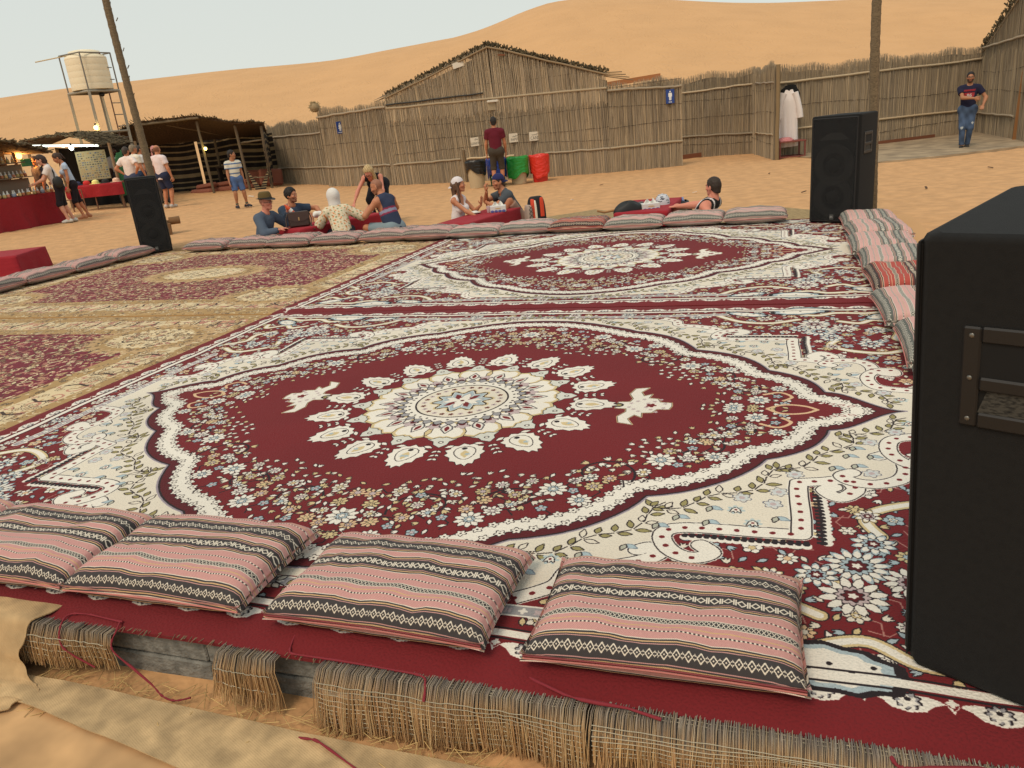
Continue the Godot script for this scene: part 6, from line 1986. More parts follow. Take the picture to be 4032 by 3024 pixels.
	b.lathe(PackedVector2Array([Vector2(0.001, 0.0), Vector2(0.032, 0.0), Vector2(0.032, 0.14), Vector2(0.014, 0.18), Vector2(0.014, 0.2), Vector2(0.001, 0.2)]), 14)
	o = put("water_bottle", b, mat("bottle_blue", 130, 150, 200, 0.2))
	o.position = Vector3(2.87, -0.04, -11.91)
	tag(o, "small blue water bottle sticking out of the black plastic bag", "bottle")
	# backpack
	o = thing("backpack", "orange, white and black backpack standing right of the couple's table", "backpack", Transform3D(Basis(Vector3.UP, 0.35), Vector3(0.66, -0.14, -12.7)))
	b = MB.new()
	var pk := func(mb: MB, w: float, h: float, d: float, at: Vector3) -> void:
		var fn := func(u: float, v: float) -> Vector3:
			var a := u * TAU; var e := v * PI * 0.5
			var sx := signf(cos(a)) * pow(absf(cos(a)), 0.6); var sz := signf(sin(a)) * pow(absf(sin(a)), 0.6)
			var k := pow(cos(e), 0.35)
			return at + Vector3(sx * w * 0.5 * k, h * pow(sin(e), 0.7), -sz * d * 0.5 * k)
		mb.grid(32, 12, fn)
	pk.call(b, 0.3, 0.46, 0.2, Vector3(0.02, 0, 0))
	put("main_bag", b, mat("pack_black", 26, 26, 28, 0.8), o)
	b = MB.new()
	pk.call(b, 0.1, 0.43, 0.21, Vector3(-0.06, 0, 0.01))
	put("orange_panel", b, mat("pack_orange", 206, 66, 34, 0.7), o)
	b = MB.new()
	pk.call(b, 0.055, 0.41, 0.222, Vector3(-0.035, 0, 0.02))
	put("white_panel", b, mat("pack_white", 220, 210, 190, 0.8), o)
	b = MB.new()
	pk.call(b, 0.11, 0.34, 0.2, Vector3(-0.13, 0, 0.02))
	put("mesh_pocket", b, mat("pack_grey", 168, 150, 138, 0.8), o)
	for k in 5:
		for s in [-1.0, 1.0]:
			b = MB.new()
			var y := 0.04 + k * 0.06
			b.bar(Vector3(-0.16, y + (0.03 if s > 0 else -0.03) + 0.02, 0.122), Vector3(-0.09, y + (-0.03 if s > 0 else 0.03) + 0.02, 0.127), 0.004, 4)
			put("lace", b, bk, o)
	b = MB.new()
	pk.call(b, 0.07, 0.3, 0.05, Vector3(0.08, 0.14, 0.09))
	put("orange_strap", b, mats["pack_orange"], o)
	# clay jar on a wooden stand behind the left speaker
	o = thing("clay_jar", "tall terracotta jar with a dark band behind the left speaker", "jar", Transform3D(Basis().scaled(Vector3(0.66, 0.8, 0.66)), Vector3(-6.62, 0.3, -15.6)))
	b = MB.new()
	b.lathe(PackedVector2Array([Vector2(0.01, -0.1), Vector2(0.11, -0.1), Vector2(0.19, 0.02), Vector2(0.24, 0.16), Vector2(0.2, 0.3), Vector2(0.13, 0.37), Vector2(0.12, 0.5), Vector2(0.15, 0.52), Vector2(0.11, 0.52)]), 24)
	put("pot", b, mat("terracotta", 168, 104, 74, 0.9), o)
	b = MB.new()
	b.lathe(PackedVector2Array([Vector2(0.155, 0.34), Vector2(0.15, 0.38), Vector2(0.135, 0.42), Vector2(0.13, 0.43)]), 24)
	put("dark_band", b, mat("jar_band", 74, 70, 58, 0.9), o)
	o = thing("jar_stand", "rough wooden stand under the terracotta jar", "stand", Transform3D(Basis(Vector3.UP, 0.3), Vector3(-6.62, 0.03, -15.6)))
	var sw := mat("stand_wood", 120, 88, 56, 0.9)
	b = MB.new()
	b.box(Vector3(0.02, 0.22, 0), Vector3(0.6, 0.09, 0.1), Basis(Vector3.UP, 0.0), 0.02)
	put("cross_beam", b, sw, o)
	b = MB.new()
	b.box(Vector3(0.0, 0.2, 0), Vector3(0.12, 0.09, 0.6), Basis(), 0.02)
	put("cross_beam", b, sw, o)
	for q in [[0.16, 0.12], [-0.16, 0.12], [0.1, -0.18], [-0.1, -0.18]]:
		b = MB.new()
		b.box(Vector3(q[0], 0.1, q[1]), Vector3(0.13, 0.24, 0.06), Basis(Vector3.FORWARD, q[0] * 0.3), 0.01)
		put("leg", b, sw, o)
	b = MB.new()
	b.lathe(PackedVector2Array([Vector2(0.001, -0.1), Vector2(0.07, -0.1), Vector2(0.075, 0.1), Vector2(0.001, 0.1)]), 14, Transform3D(Basis(Vector3.FORWARD, PI * 0.5), Vector3(0.3, 0.25, 0.02)))
	put("log_end", b, sw, o)
	# straw mats under the seated people, red cloth and cable at the right pole
	var fm := mat("floor_mat", 178, 152, 106, 1.0, {"albedo_texture": grey_tex(noise_image(256, 0.03, 113), 0.6, 1.1), "uv1_triplanar": true, "uv1_scale": Vector3(1, 1, 5)})
	var ms := [["yellow straw floor mat behind the couple's backpack", Vector3(0.9, 0, -12.6), 0.4, 2.6, 1.6], ["yellow straw floor mat under the lounging man", Vector3(3.2, 0, -10.9), 0.35, 2.8, 1.5]]
	for q in ms:
		b = MB.new()
		b.box(Vector3(0, 0.0, 0), Vector3(q[3], 0.014, q[4]), Basis(), 0.004)
		o = put("straw_floor_mat", b, fm)
		o.transform = on_sand(q[1].x, q[1].z, q[2])
		o.position.y += 0.022
		tag(o, q[0], "mat")
	b = MB.new()
	b.tube(PackedVector3Array([Vector3(4.33, 0.34, -9.35), Vector3(4.45, 0.17, -9.32), Vector3(4.58, 0.01, -9.3), Vector3(4.64, -0.1, -9.3)]), 0.008, 6)
	tag(put("speaker_cable", b, mat("cable", 20, 20, 20, 0.6)), "black cable running down behind the right speaker", "cable")
	for k in 9:       # bits of litter and twigs on the sand
		b = MB.new()
		var q: Vector2 = [Vector2(-7.4, -24.5), Vector2(1.6, -16.0), Vector2(3.9, -15.2), Vector2(5.4, -13.6), Vector2(7.0, -12.6), Vector2(9.3, -14.6), Vector2(-3.6, -18.2), Vector2(6.2, -17.6), Vector2(2.6, -18.8)][k]
		b.box(Vector3.ZERO, Vector3(0.09, 0.012, 0.03) if k else Vector3(0.16, 0.015, 0.1), Basis(Vector3.UP, k * 1.1) * Basis(Vector3.FORWARD, 0.2))
		o = put("litter", b, mat("litter_white", 220, 210, 196, 0.8) if k < 3 else mat("litter_dark", 84, 62, 44, 0.9))
		o.position = Vector3(q.x, sand_y(q.x, q.y) + 0.02, q.y)
		tag(o, ["white scrap of paper on the sand near the boy", "small pale scrap on the sand between the bins and the couple's table", "small pale scrap on the sand left of the lounging man", "dark twig on the open sand right of the lounging man", "dark twig on the sand near the big speaker's top", "dark twig on the sand before the concrete path", "pale brown twig behind the felt hat man", "dark twig on the sand below the men's sign", "dark twig on the sand right of the red bin"][k], "litter")
# ---------------------------------------------------------------- people: smooth distance fields meshed as surface nets
class Fld:
	var o: Vector3
	var c: float
	var nx: int
	var ny: int
	var nz: int
	var f: PackedFloat32Array

	func _init(lo: Vector3, hi: Vector3, cell: float) -> void:
		o = lo; c = cell
		nx = ceili((hi.x - lo.x) / cell) + 2; ny = ceili((hi.y - lo.y) / cell) + 2; nz = ceili((hi.z - lo.z) / cell) + 2
		f.resize(nx * ny * nz); f.fill(0.5)

	func cap(a: Vector3, b: Vector3, ra: float, rb: float, k := 0.03, ax := Vector3.ZERO, fl := 1.0, cut_a := false, cut_b := false, carve := false) -> void:
		var m := maxf(ra, rb) + c * 2.0 + k
		var lo := (Vector3(minf(a.x, b.x), minf(a.y, b.y), minf(a.z, b.z)) - Vector3(m, m, m) - o) / c
		var hi := (Vector3(maxf(a.x, b.x), maxf(a.y, b.y), maxf(a.z, b.z)) + Vector3(m, m, m) - o) / c
		var x0: int = maxi(0, int(lo.x)); var y0: int = maxi(0, int(lo.y)); var z0: int = maxi(0, int(lo.z))
		var x1: int = mini(nx - 1, int(hi.x) + 1); var y1: int = mini(ny - 1, int(hi.y) + 1); var z1: int = mini(nz - 1, int(hi.z) + 1)
		var ab := b - a
		var inv := 1.0 / maxf(ab.length_squared(), 1e-9)
		var dir := ab.normalized()
		var g := 1.0 / fl - 1.0
		var dr := rb - ra
		for z in range(z0, z1 + 1):
			for y in range(y0, y1 + 1):
				var i := (z * ny + y) * nx + x0
				var q0 := o - a + Vector3(0, y * c, z * c)
				for x in range(x0, x1 + 1):
					var q := q0 + Vector3(x * c, 0, 0)
					var w := q
					if g != 0.0: q += ax * (q.dot(ax) * g)
					var h := clampf(q.dot(ab) * inv, 0.0, 1.0)
					var d := (q - ab * h).length() - ra - dr * h
					if cut_a: d = maxf(d, -w.dot(dir))
					if cut_b: d = maxf(d, (w - ab).dot(dir))
					var e := f[i]
					if carve:
						d = -d
						if e < d: f[i] = d
						elif e - d < k: f[i] = e + pow(k - (e - d), 2.0) / (4.0 * k)
					elif absf(e - d) < k:
						var t := k - absf(e - d)
						f[i] = minf(e, d) - t * t / (4.0 * k)
					elif d < e: f[i] = d
					i += 1

	func ell(p: Vector3, r: Vector3, k := 0.01, lump := 0.0, fq := 60.0) -> void:
		var m := maxf(r.x, maxf(r.y, r.z)) + c * 2.0 + k + lump
		var lo := (p - Vector3(m, m, m) - o) / c; var hi := (p + Vector3(m, m, m) - o) / c
		var s := minf(r.x, minf(r.y, r.z))
		for z in range(maxi(0, int(lo.z)), mini(nz - 1, int(hi.z) + 1) + 1):
			for y in range(maxi(0, int(lo.y)), mini(ny - 1, int(hi.y) + 1) + 1):
				for x in range(maxi(0, int(lo.x)), mini(nx - 1, int(hi.x) + 1) + 1):
					var i := (z * ny + y) * nx + x
					var q := o + Vector3(x, y, z) * c - p
					var e0 := q / r
					var l := e0.length()
					var d := l * (l - 1.0) / maxf((e0 / r).length(), 1e-6)
					if lump > 0.0: d += lump * sin(q.x * fq) * sin(q.y * fq * 1.1 + 1.0) * sin(q.z * fq * 0.9)
					var e := f[i]
					if absf(e - d) < k:
						var t := k - absf(e - d)
						f[i] = minf(e, d) - t * t / (4.0 * k)
					elif d < e: f[i] = d

	func clip(p: Vector3, n: Vector3) -> void:
		for z in nz:
			for y in ny:
				for x in nx:
					var i := (z * ny + y) * nx + x
					f[i] = maxf(f[i], (o + Vector3(x, y, z) * c - p).dot(n))

	func net(mb: MB, col: Callable) -> void:
		var id := PackedInt32Array()
		id.resize(f.size()); id.fill(-1)
		var sx := 1; var sy := nx; var sz := nx * ny
		var v0 := mb.v.size(); var i0 := mb.ix.size()
		var off := [0, sx, sy, sx + sy, sz, sx + sz, sy + sz, sx + sy + sz]
		var ed := [[0, 1], [2, 3], [4, 5], [6, 7], [0, 2], [1, 3], [4, 6], [5, 7], [0, 4], [1, 5], [2, 6], [3, 7]]
		var cn := [Vector3(0, 0, 0), Vector3(1, 0, 0), Vector3(0, 1, 0), Vector3(1, 1, 0), Vector3(0, 0, 1), Vector3(1, 0, 1), Vector3(0, 1, 1), Vector3(1, 1, 1)]
		var vert := func(i: int) -> int:
			if id[i] >= 0: return id[i]
			var s := Vector3.ZERO; var n := 0
			for e in ed:
				var fa := f[i + off[e[0]]]; var fb := f[i + off[e[1]]]
				if (fa < 0.0) != (fb < 0.0):
					s += cn[e[0]].lerp(cn[e[1]], fa / (fa - fb)); n += 1
			var z := i / sz; var y := (i % sz) / sy; var x := i % sy
			var p := o + (Vector3(x, y, z) + s / maxf(n, 1)) * c
			mb.col = col.call(p)
			id[i] = mb.add(p, Vector3.UP)
			return id[i]
		for z in range(1, nz - 1):
			for y in range(1, ny - 1):
				var i := (z * ny + y) * nx + 1
				for x in range(1, nx - 1):
					var a := f[i] < 0.0
					if a != (f[i + sx] < 0.0): _q(mb, vert.call(i - sy - sz), vert.call(i - sz), vert.call(i), vert.call(i - sy), a)
					if a != (f[i + sy] < 0.0): _q(mb, vert.call(i - sx - sz), vert.call(i - sx), vert.call(i), vert.call(i - sz), a)
					if a != (f[i + sz] < 0.0): _q(mb, vert.call(i - sx - sy), vert.call(i - sy), vert.call(i), vert.call(i - sx), a)
					i += 1
		mb.smooth(v0, i0)
		mb.col = Color.WHITE

	func _q(mb: MB, a: int, b: int, d: int, e: int, flip: bool) -> void:
		if flip: mb.tri(a, b, d); mb.tri(a, d, e)
		else: mb.tri(a, d, b); mb.tri(a, e, d)

var head_field := {}
var hand_forms := {}

func head_net(female: bool) -> Fld:
	if head_field.has(female): return head_field[female]
	var h := Fld.new(Vector3(-0.115, -0.2, -0.14), Vector3(0.115, 0.15, 0.145), 0.0058)
	var jw := 0.9 if female else 1.0
	h.ell(Vector3(0, 0.03, -0.012), Vector3(0.077, 0.092, 0.098))
	h.cap(Vector3(0, -0.015, 0.033), Vector3(0, -0.08, 0.05), 0.06, 0.038 * jw, 0.02)
	h.cap(Vector3(-0.012, -0.098, 0.062), Vector3(0.012, -0.098, 0.062), 0.019 * jw, 0.019 * jw, 0.015)
	for s in [-1.0, 1.0]:
		h.cap(Vector3(0.048 * s, -0.03, 0.01), Vector3(0.035 * s * jw, -0.083, 0.03), 0.026 * jw, 0.02, 0.02)
		h.ell(Vector3(0.043 * s, -0.022, 0.06), Vector3(0.024, 0.02, 0.024), 0.015)
		h.cap(Vector3(0.03 * s, 0.006, 0.108), Vector3(0.034 * s, 0.006, 0.106), 0.0135, 0.0135, 0.012, Vector3.ZERO, 1.0, false, false, true)
		h.ell(Vector3(0.031 * s, 0.005, 0.081), Vector3(0.013, 0.0115, 0.0115), 0.003)
		h.ell(Vector3(0.078 * s, -0.006, -0.012), Vector3(0.009, 0.031, 0.019), 0.006)
		h.ell(Vector3(0.01 * s, -0.031, 0.092), Vector3(0.008, 0.007, 0.01), 0.006)
	h.cap(Vector3(0, 0.02, 0.087), Vector3(0, -0.026, 0.1), 0.008, 0.0105, 0.01)
	h.cap(Vector3(-0.036, 0.027, 0.08), Vector3(0.036, 0.027, 0.08), 0.011 * jw, 0.011 * jw, 0.014)
	h.cap(Vector3(-0.018, -0.063, 0.087), Vector3(0.018, -0.063, 0.087), 0.0075, 0.0075, 0.008)
	h.cap(Vector3(-0.016, -0.054, 0.091), Vector3(0.016, -0.054, 0.091), 0.006, 0.006, 0.006)
	h.cap(Vector3(0, -0.05, -0.022), Vector3(0, -0.17, -0.03), 0.05 * (0.85 if female else 1.05), 0.054 * (0.85 if female else 1.05), 0.025)
	head_field[female] = h
	return h

func hand_net(kind: String) -> MB:          # wrist at the origin, fingers along +y, palm faces +z, thumb at +x
	if hand_forms.has(kind): return hand_forms[kind]
	var curl: float = {"relaxed": 0.45, "grip": 1.2, "flat": 0.1}[kind]
	var h := Fld.new(Vector3(-0.075, -0.035, -0.04), Vector3(0.095, 0.215, 0.12), 0.0058)
	h.cap(Vector3(-0.02, 0.03, 0), Vector3(-0.024, 0.08, 0), 0.023, 0.021, 0.02, Vector3.BACK, 0.62)
	h.cap(Vector3(0.018, 0.03, 0), Vector3(0.022, 0.082, 0), 0.024, 0.021, 0.02, Vector3.BACK, 0.62)
	h.cap(Vector3(0, -0.03, 0), Vector3(0, 0.03, 0), 0.027, 0.026, 0.02, Vector3.BACK, 0.72)
	for k in 4:
		var x: float = [0.032, 0.011, -0.011, -0.031][k]
		var ln: float = [0.068, 0.078, 0.072, 0.056][k]
		var p := Vector3(x, 0.085 - 0.004 * absf(k - 1.0), 0)
		var spread: float = [0.1, 0.02, -0.06, -0.16][k]
		var a := curl * 0.5
		for j in 3:
			var d: Vector3 = Vector3(spread * 0.8, cos(a), sin(a)).normalized() * ln * [0.46, 0.31, 0.25][j]
			h.cap(p, p + d, [0.0098, 0.0092, 0.0085][j], [0.0092, 0.0086, 0.0075][j], 0.005)
			p += d; a += curl * 0.75
	var t := Vector3(0.03, 0.022, 0.004)
	for j in 2:
		var d: Vector3 = [Vector3(0.75, 0.6, 0.25), Vector3(0.3, 0.85, 0.35 + curl * 0.2)][j].normalized() * [0.042, 0.034][j]
		h.cap(t, t + d, [0.0135, 0.0105][j], [0.0105, 0.0085][j], 0.008)
		t += d
	var b := MB.new()
	h.net(b, func(_p: Vector3) -> Color: return Color.WHITE)
	hand_forms[kind] = b
	return b

func paste(to: MB, from: MB, x: Transform3D, c: Color, mirror := false) -> void:
	var v0 := to.v.size()
	to.col = c
	for k in from.v.size():
		var p := from.v[k]; var n := from.n[k]
		if mirror: p.x = -p.x; n.x = -n.x
		to.add(x * p, (x.basis * n).normalized())
	for k in range(0, from.ix.size(), 3):
		if mirror: to.ix.append(v0 + from.ix[k]); to.ix.append(v0 + from.ix[k + 2]); to.ix.append(v0 + from.ix[k + 1])
		else: to.ix.append(v0 + from.ix[k]); to.ix.append(v0 + from.ix[k + 1]); to.ix.append(v0 + from.ix[k + 2])
	to.col = Color.WHITE

func bend(a: Vector3, t: Vector3, l1: float, l2: float, hint: Vector3) -> Array:      # joint and end of a two bone limb
	var d := t - a
	var l := minf(d.length(), (l1 + l2) * 0.995)
	var u := d.normalized()
	var x := (l1 * l1 - l2 * l2 + l * l) / (2.0 * l)
	var y := sqrt(maxf(l1 * l1 - x * x, 0.0))
	var w := (hint - u * hint.dot(u)).normalized()
	return [a + u * x + w * y, a + u * l]

func skin_of(k: String) -> Color:
	return {"fair": lin(206, 150, 124), "pink": lin(204, 132, 108), "tan": lin(184, 122, 88), "olive": lin(164, 112, 80), "brown": lin(112, 74, 54), "dark": lin(70, 46, 34)}[k]

func person(s: Dictionary) -> Node3D:
	var fem: bool = s.get("female", false)
	var k: float = s.get("height", 1.75) / 1.75
	var o := thing("person", s.label, "person", s.at, s.get("group", ""))
	var skin := skin_of(s.get("skin", "fair"))
	var pel: Vector3 = s.get("pelvis", Vector3(0, 0.93 * k, 0))
	var tb := Basis(Vector3.UP, s.get("twist", 0.0)) * Basis(Vector3.RIGHT, s.get("lean", 0.0)) * Basis(Vector3.BACK, s.get("side", 0.0))
	var pb := Basis(Vector3.UP, s.get("hip_turn", 0.0))
	var bulk: float = s.get("bulk", 1.0)
	var sw := (0.158 if fem else 0.185) * k * (0.6 + 0.4 * bulk)
	var nb := pel + tb * Vector3(0, 0.53, -0.012) * k
	var chest := pel + tb * Vector3(0, 0.36, 0.0) * k
	var hb := Basis(Vector3.UP, s.get("face", 0.0)) * Basis(Vector3.RIGHT, s.get("nod", 0.0)) * Basis(Vector3.BACK, s.get("tilt", 0.0))
	var hk := (0.5 + 0.5 * k) * 1.0
	var hc := nb + (tb * Vector3(0, 0.05, 0.01) + hb * Vector3(0, 0.13, 0.022)) * hk
	var sh := []; var el := []; var wr := []; var hp := []; var kn := []; var an := []
	var hands: Array = s.get("hands", [Vector3(0.24, 0.83, 0.08) * k, Vector3(-0.24, 0.83, 0.08) * k])
	var elbows: Array = s.get("elbows", [Vector3(0.3, 0, -1), Vector3(-0.3, 0, -1)])
	var feet: Array = s.get("feet", [Vector3(0.1, 0.08, 0.0), Vector3(-0.1, 0.08, 0.02)])
	var knees: Array = s.get("knees", [Vector3(0.15, 0, 1), Vector3(-0.15, 0, 1)])
	for e in 2:
		var g := 1.0 if e == 0 else -1.0
		sh.append(pel + tb * Vector3(g * sw / k, 0.465, -0.01) * k)
		var r := bend(sh[e], hands[e], 0.295 * k, 0.255 * k, elbows[e])
		el.append(r[0]); wr.append(r[1])
		hp.append(pel + pb * Vector3(g * (0.095 if fem else 0.088), -0.02, 0) * k)
		r = bend(hp[e], feet[e], 0.435 * k, 0.415 * k, knees[e])
		kn.append(r[0]); an.append(r[1])
	var lo := hc - Vector3.ONE * 0.16; var hi := hc + Vector3.ONE * 0.16
	for p in sh + el + wr + hp + kn + an:
		lo = lo.min(p - Vector3.ONE * 0.2); hi = hi.max(p + Vector3.ONE * 0.2)
	var cell: float = s.get("cell", 0.017)
	var tz := tb.z; var W := (0.83 if fem else 1.0) * k * bulk; var L := (0.9 if fem else 1.0) * k * (0.5 + 0.5 * bulk)
	# ---- the body: one surface, with head and hands
	var torso := func(f: Fld, g: float) -> void:
		f.cap(pel + tb * Vector3(0, 0.04, 0) * k, pel + tb * Vector3(0, 0.17, 0) * k, 0.132 * W + g, 0.126 * W + g, 0.05, tz, 0.76)
		f.cap(pel + tb * Vector3(0, 0.17, 0) * k, chest, 0.126 * W + g, 0.152 * W + g, 0.05, tz, 0.72)
		f.cap(sh[0].lerp(sh[1], 0.14), sh[1].lerp(sh[0], 0.14), 0.068 * W + g, 0.068 * W + g, 0.05)
		if fem:
			for e in [-1.0, 1.0]: f.ell(pel + tb * Vector3(0.068 * e, 0.335, 0.085) * k, Vector3.ONE * (0.066 * k + g), 0.03)
		if s.has("belly"): f.ell(pel + tb * Vector3(0, 0.14, 0.06) * k, Vector3(0.14, 0.14, 0.12) * s.belly + Vector3.ONE * g, 0.04)
	var f := Fld.new(lo, hi, cell)
	torso.call(f, 0.0)
	f.cap(hp[0], hp[1], 0.112 * L * (1.05 if fem else 1.0), 0.112 * L * (1.05 if fem else 1.0), 0.04)
	f.cap(nb + tb * Vector3(0, -0.03, -0.01) * k, nb + (hc - nb) * 0.45, 0.06 * W, 0.05 * (0.88 if fem else 1.05), 0.04)
	for e in 2:
		f.cap(nb + tb * Vector3(0, 0.0, -0.01), sh[e], 0.045 * W, 0.052 * W, 0.04)
		f.cap(sh[e], el[e], 0.052 * W, 0.041 * W, 0.03); f.cap(el[e], wr[e], 0.042 * W, 0.027 * W, 0.02)
		f.cap(el[e].lerp(wr[e], 0.12), el[e].lerp(wr[e], 0.4), 0.042 * W, 0.037 * W, 0.02)
		f.cap(hp[e], kn[e], 0.086 * L, 0.056 * L, 0.04); f.cap(kn[e], an[e], 0.055 * L, 0.037 * L, 0.03)
		f.cap(kn[e].lerp(an[e], 0.15), kn[e].lerp(an[e], 0.42), 0.054 * L, 0.05 * L, 0.03)
	var toe: Array = s.get("toes", [Vector3(0.15, 0, 1), Vector3(-0.15, 0, 1)])
	var foot := func(e: int, g: Fld, fat: float) -> void:
		var d: Vector3 = toe[e].normalized()
		var ank: Vector3 = an[e]
		var heel: Vector3 = ank + Vector3(0, -0.04 * k, 0) - d * 0.045 * k
		g.cap(ank, heel, 0.036 * L, 0.036 * fat, 0.03); g.cap(heel, ank + Vector3(0, -0.05 * k, 0) + d * 0.14 * k, 0.034 * fat, 0.026 * fat, 0.03)
		g.cap(ank, ank + Vector3(0, -0.045 * k, 0) + d * 0.09 * k, 0.034, 0.03 * fat, 0.03)
	for e in 2: foot.call(e, f, 1.0)
	var b := MB.new()
	f.net(b, func(_p: Vector3) -> Color: return skin)
	var hx := Transform3D(hb.scaled(Vector3.ONE * hk), hc)
	var hairc: Color = s.get("hair_colour", lin(30, 24, 20))
	var style: String = s.get("hair", "short")
	var beard: float = s.get("beard", 0.0)
	var glasses: bool = s.get("glasses", false)
	var lip := skin.lerp(lin(150, 60, 56), 0.5)
	var hm := MB.new()
	head_net(fem).net(hm, func(p: Vector3) -> Color:
		for g in [-1.0, 1.0]:
			var q := p - Vector3(0.031 * g, 0.005, 0.092)
			if absf(q.x) < 0.0125 and absf(q.y) < 0.006 and p.z > 0.078: return lin(28, 22, 20) if absf(q.x) < 0.006 else lin(200, 190, 180)
			if absf(p.x - 0.032 * g) < 0.02 and absf(p.y - 0.026 - 0.004 * (1.0 - absf(p.x) / 0.05)) < 0.005 and p.z > 0.06: return hairc.lerp(skin, 0.15)
		if absf(p.x) < 0.022 and p.y < -0.05 and p.y > -0.07 and p.z > 0.08: return lip
		if beard > 0.0 and p.y < -0.036 and p.z > -0.005 and p.y > -0.125:
			if p.y < -0.045 or absf(p.x) > 0.03 or p.z > 0.085: return skin.lerp(hairc, beard)
		if style == "buzz" and (p.y > 0.06 + p.z * 0.35 or (p.z < -0.02 and p.y > -0.05)): return skin.lerp(hairc, 0.45)
		if style == "balding" and p.z < 0.0 and p.y > -0.06 and p.y < 0.065: return skin.lerp(hairc, 0.6)
		if absf(p.x) > 0.03 and p.z > 0.04 and p.y < -0.005 and p.y > -0.045: return skin.lerp(lin(196, 90, 76), 0.15)
		return skin)
	paste_coloured(b, hm, hx)
	var grip: Array = s.get("grip", ["relaxed", "relaxed"])
	var palms: Array = s.get("palms", [Vector3(-1, 0, 0), Vector3(1, 0, 0)])
	var aims: Array = s.get("aims", [Vector3.ZERO, Vector3.ZERO])
	for e in 2:
		var y: Vector3 = (wr[e] - el[e]).normalized()
		if aims[e] != Vector3.ZERO: y = aims[e].normalized()
		var z: Vector3 = (palms[e] - y * palms[e].dot(y)).normalized()
		var x := y.cross(z)
		paste(b, hand_net(grip[e]), Transform3D(Basis(x, y, z).scaled(Vector3.ONE * k * (0.9 if fem else 1.0)), wr[e] + y * 0.012), skin, e == 1)
	put("body", b, vmat("skin", 0.6), o)
	# ---- clothes
	var fabric := vmat("fabric", 0.95)
	if not fabric.normal_enabled:
		fabric.normal_enabled = true; fabric.normal_texture = normal_tex(noise_image(256, 0.014, 121), 7.0); fabric.normal_scale = 0.55
		worldly(fabric, Vector3.ONE * 2.4, true)
	if s.has("top"):
		var c: Color = s.top_colour
		var g := 0.013
		f = Fld.new(lo, hi, cell)
		torso.call(f, g)
		var hem: float = s.get("hem", -0.06)
		f.cap(pel + tb * Vector3(0, 0.2, 0) * k, pel + tb * Vector3(0, hem, 0) * k, 0.135 * W + g, 0.146 * W + g + (0.012 if fem else 0.0), 0.05, tz, 0.78, false, true)
		if s.has("belly") == false and s.top != "tank": f.cap(chest, chest + tb * Vector3(0, -0.18, 0) * k, 0.15 * W + g, 0.135 * W + g, 0.04, tz, 0.74)
		var ft := {"tee": 0.58, "long": 1.0, "half": 0.9, "cap": 0.3}
		for e in 2:
			f.cap(nb + tb * Vector3(0, -0.005, -0.01), sh[e], 0.05 * W + g, 0.055 * W + g, 0.04)
			if ft.has(s.top):
				f.cap(sh[e], sh[e].lerp(el[e], minf(ft[s.top], 1.0)), 0.062 * W + g, 0.06 * W + g * 1.3, 0.035, Vector3.ZERO, 1.0, false, s.top != "long")
				if s.top == "long":
					f.cap(sh[e], el[e], 0.06 * W + g, 0.056 * W + g, 0.03)
					f.cap(el[e], el[e].lerp(wr[e], 0.93), 0.054 * W + g, 0.036 * W + g, 0.025, Vector3.ZERO, 1.0, false, true)
			else:
				f.cap(sh[e] + tb * Vector3(0.035 * (1 if e == 0 else -1), -0.1, 0), sh[e] + tb * Vector3(0.05 * (1 if e == 0 else -1), 0.12, 0), 0.085 * W, 0.095 * W, 0.012, Vector3.ZERO, 1.0, false, false, true)
		f.cap(nb + tb * Vector3(0, 0.03, 0.015), hc, 0.066, 0.08, 0.008, Vector3.ZERO, 1.0, false, false, true)
		if s.get("scoop", 0.0) > 0.0: f.cap(nb + tb * Vector3(0, -0.02, 0.06), nb + tb * Vector3(0, -0.07, 0.14), s.scoop, s.scoop, 0.008, Vector3.ZERO, 1.0, false, false, true)
		f.clip(pel + tb * Vector3(0, hem, 0) * k, tb * Vector3.DOWN)
		b = MB.new()
		var pat = s.get("pattern")
		var ti := tb.inverse()
		f.net(b, func(p: Vector3) -> Color:
			if pat != null: return pat.call(ti * (p - pel) / k, c)
			return c)
		put(s.get("top_name", "shirt"), b, fabric, o)
	if s.has("legs"):
		var c: Color = s.legs_colour
		f = Fld.new(lo, hi, cell)
		var g := 0.014
		f.cap(hp[0], hp[1], 0.118 * L + g, 0.118 * L + g, 0.05)
		f.cap(pel, pel + tb * Vector3(0, 0.09, 0) * k, 0.13 * W + g, 0.128 * W + g, 0.04, tz, 0.8, false, true)
		var t: float = {"shorts": 0.86, "short shorts": 0.5, "jeans": 1.0, "knee": 1.0}[s.legs]
		for e in 2:
			f.cap(hp[e], hp[e].lerp(kn[e], t), 0.094 * L + g, (0.074 if t < 1.0 else 0.062) * L + g, 0.045, Vector3.ZERO, 1.0, false, t < 1.0)
			if s.legs == "jeans":
				f.cap(kn[e], kn[e].lerp(an[e], 0.97), 0.06 * L + g * 0.7, 0.05 * L + g * 0.7, 0.03, Vector3.ZERO, 1.0, false, true)
			if s.legs == "knee":
				f.cap(kn[e], kn[e].lerp(an[e], 0.12), 0.06 * L + g * 1.6, 0.066 * L + g * 1.4, 0.03, Vector3.ZERO, 1.0, false, true)
		b = MB.new()
		var pat = s.get("legs_pattern")
		f.net(b, func(p: Vector3) -> Color: return pat.call(p, c) if pat != null else c)
		put("trousers" if s.legs == "jeans" else "shorts", b, fabric, o)
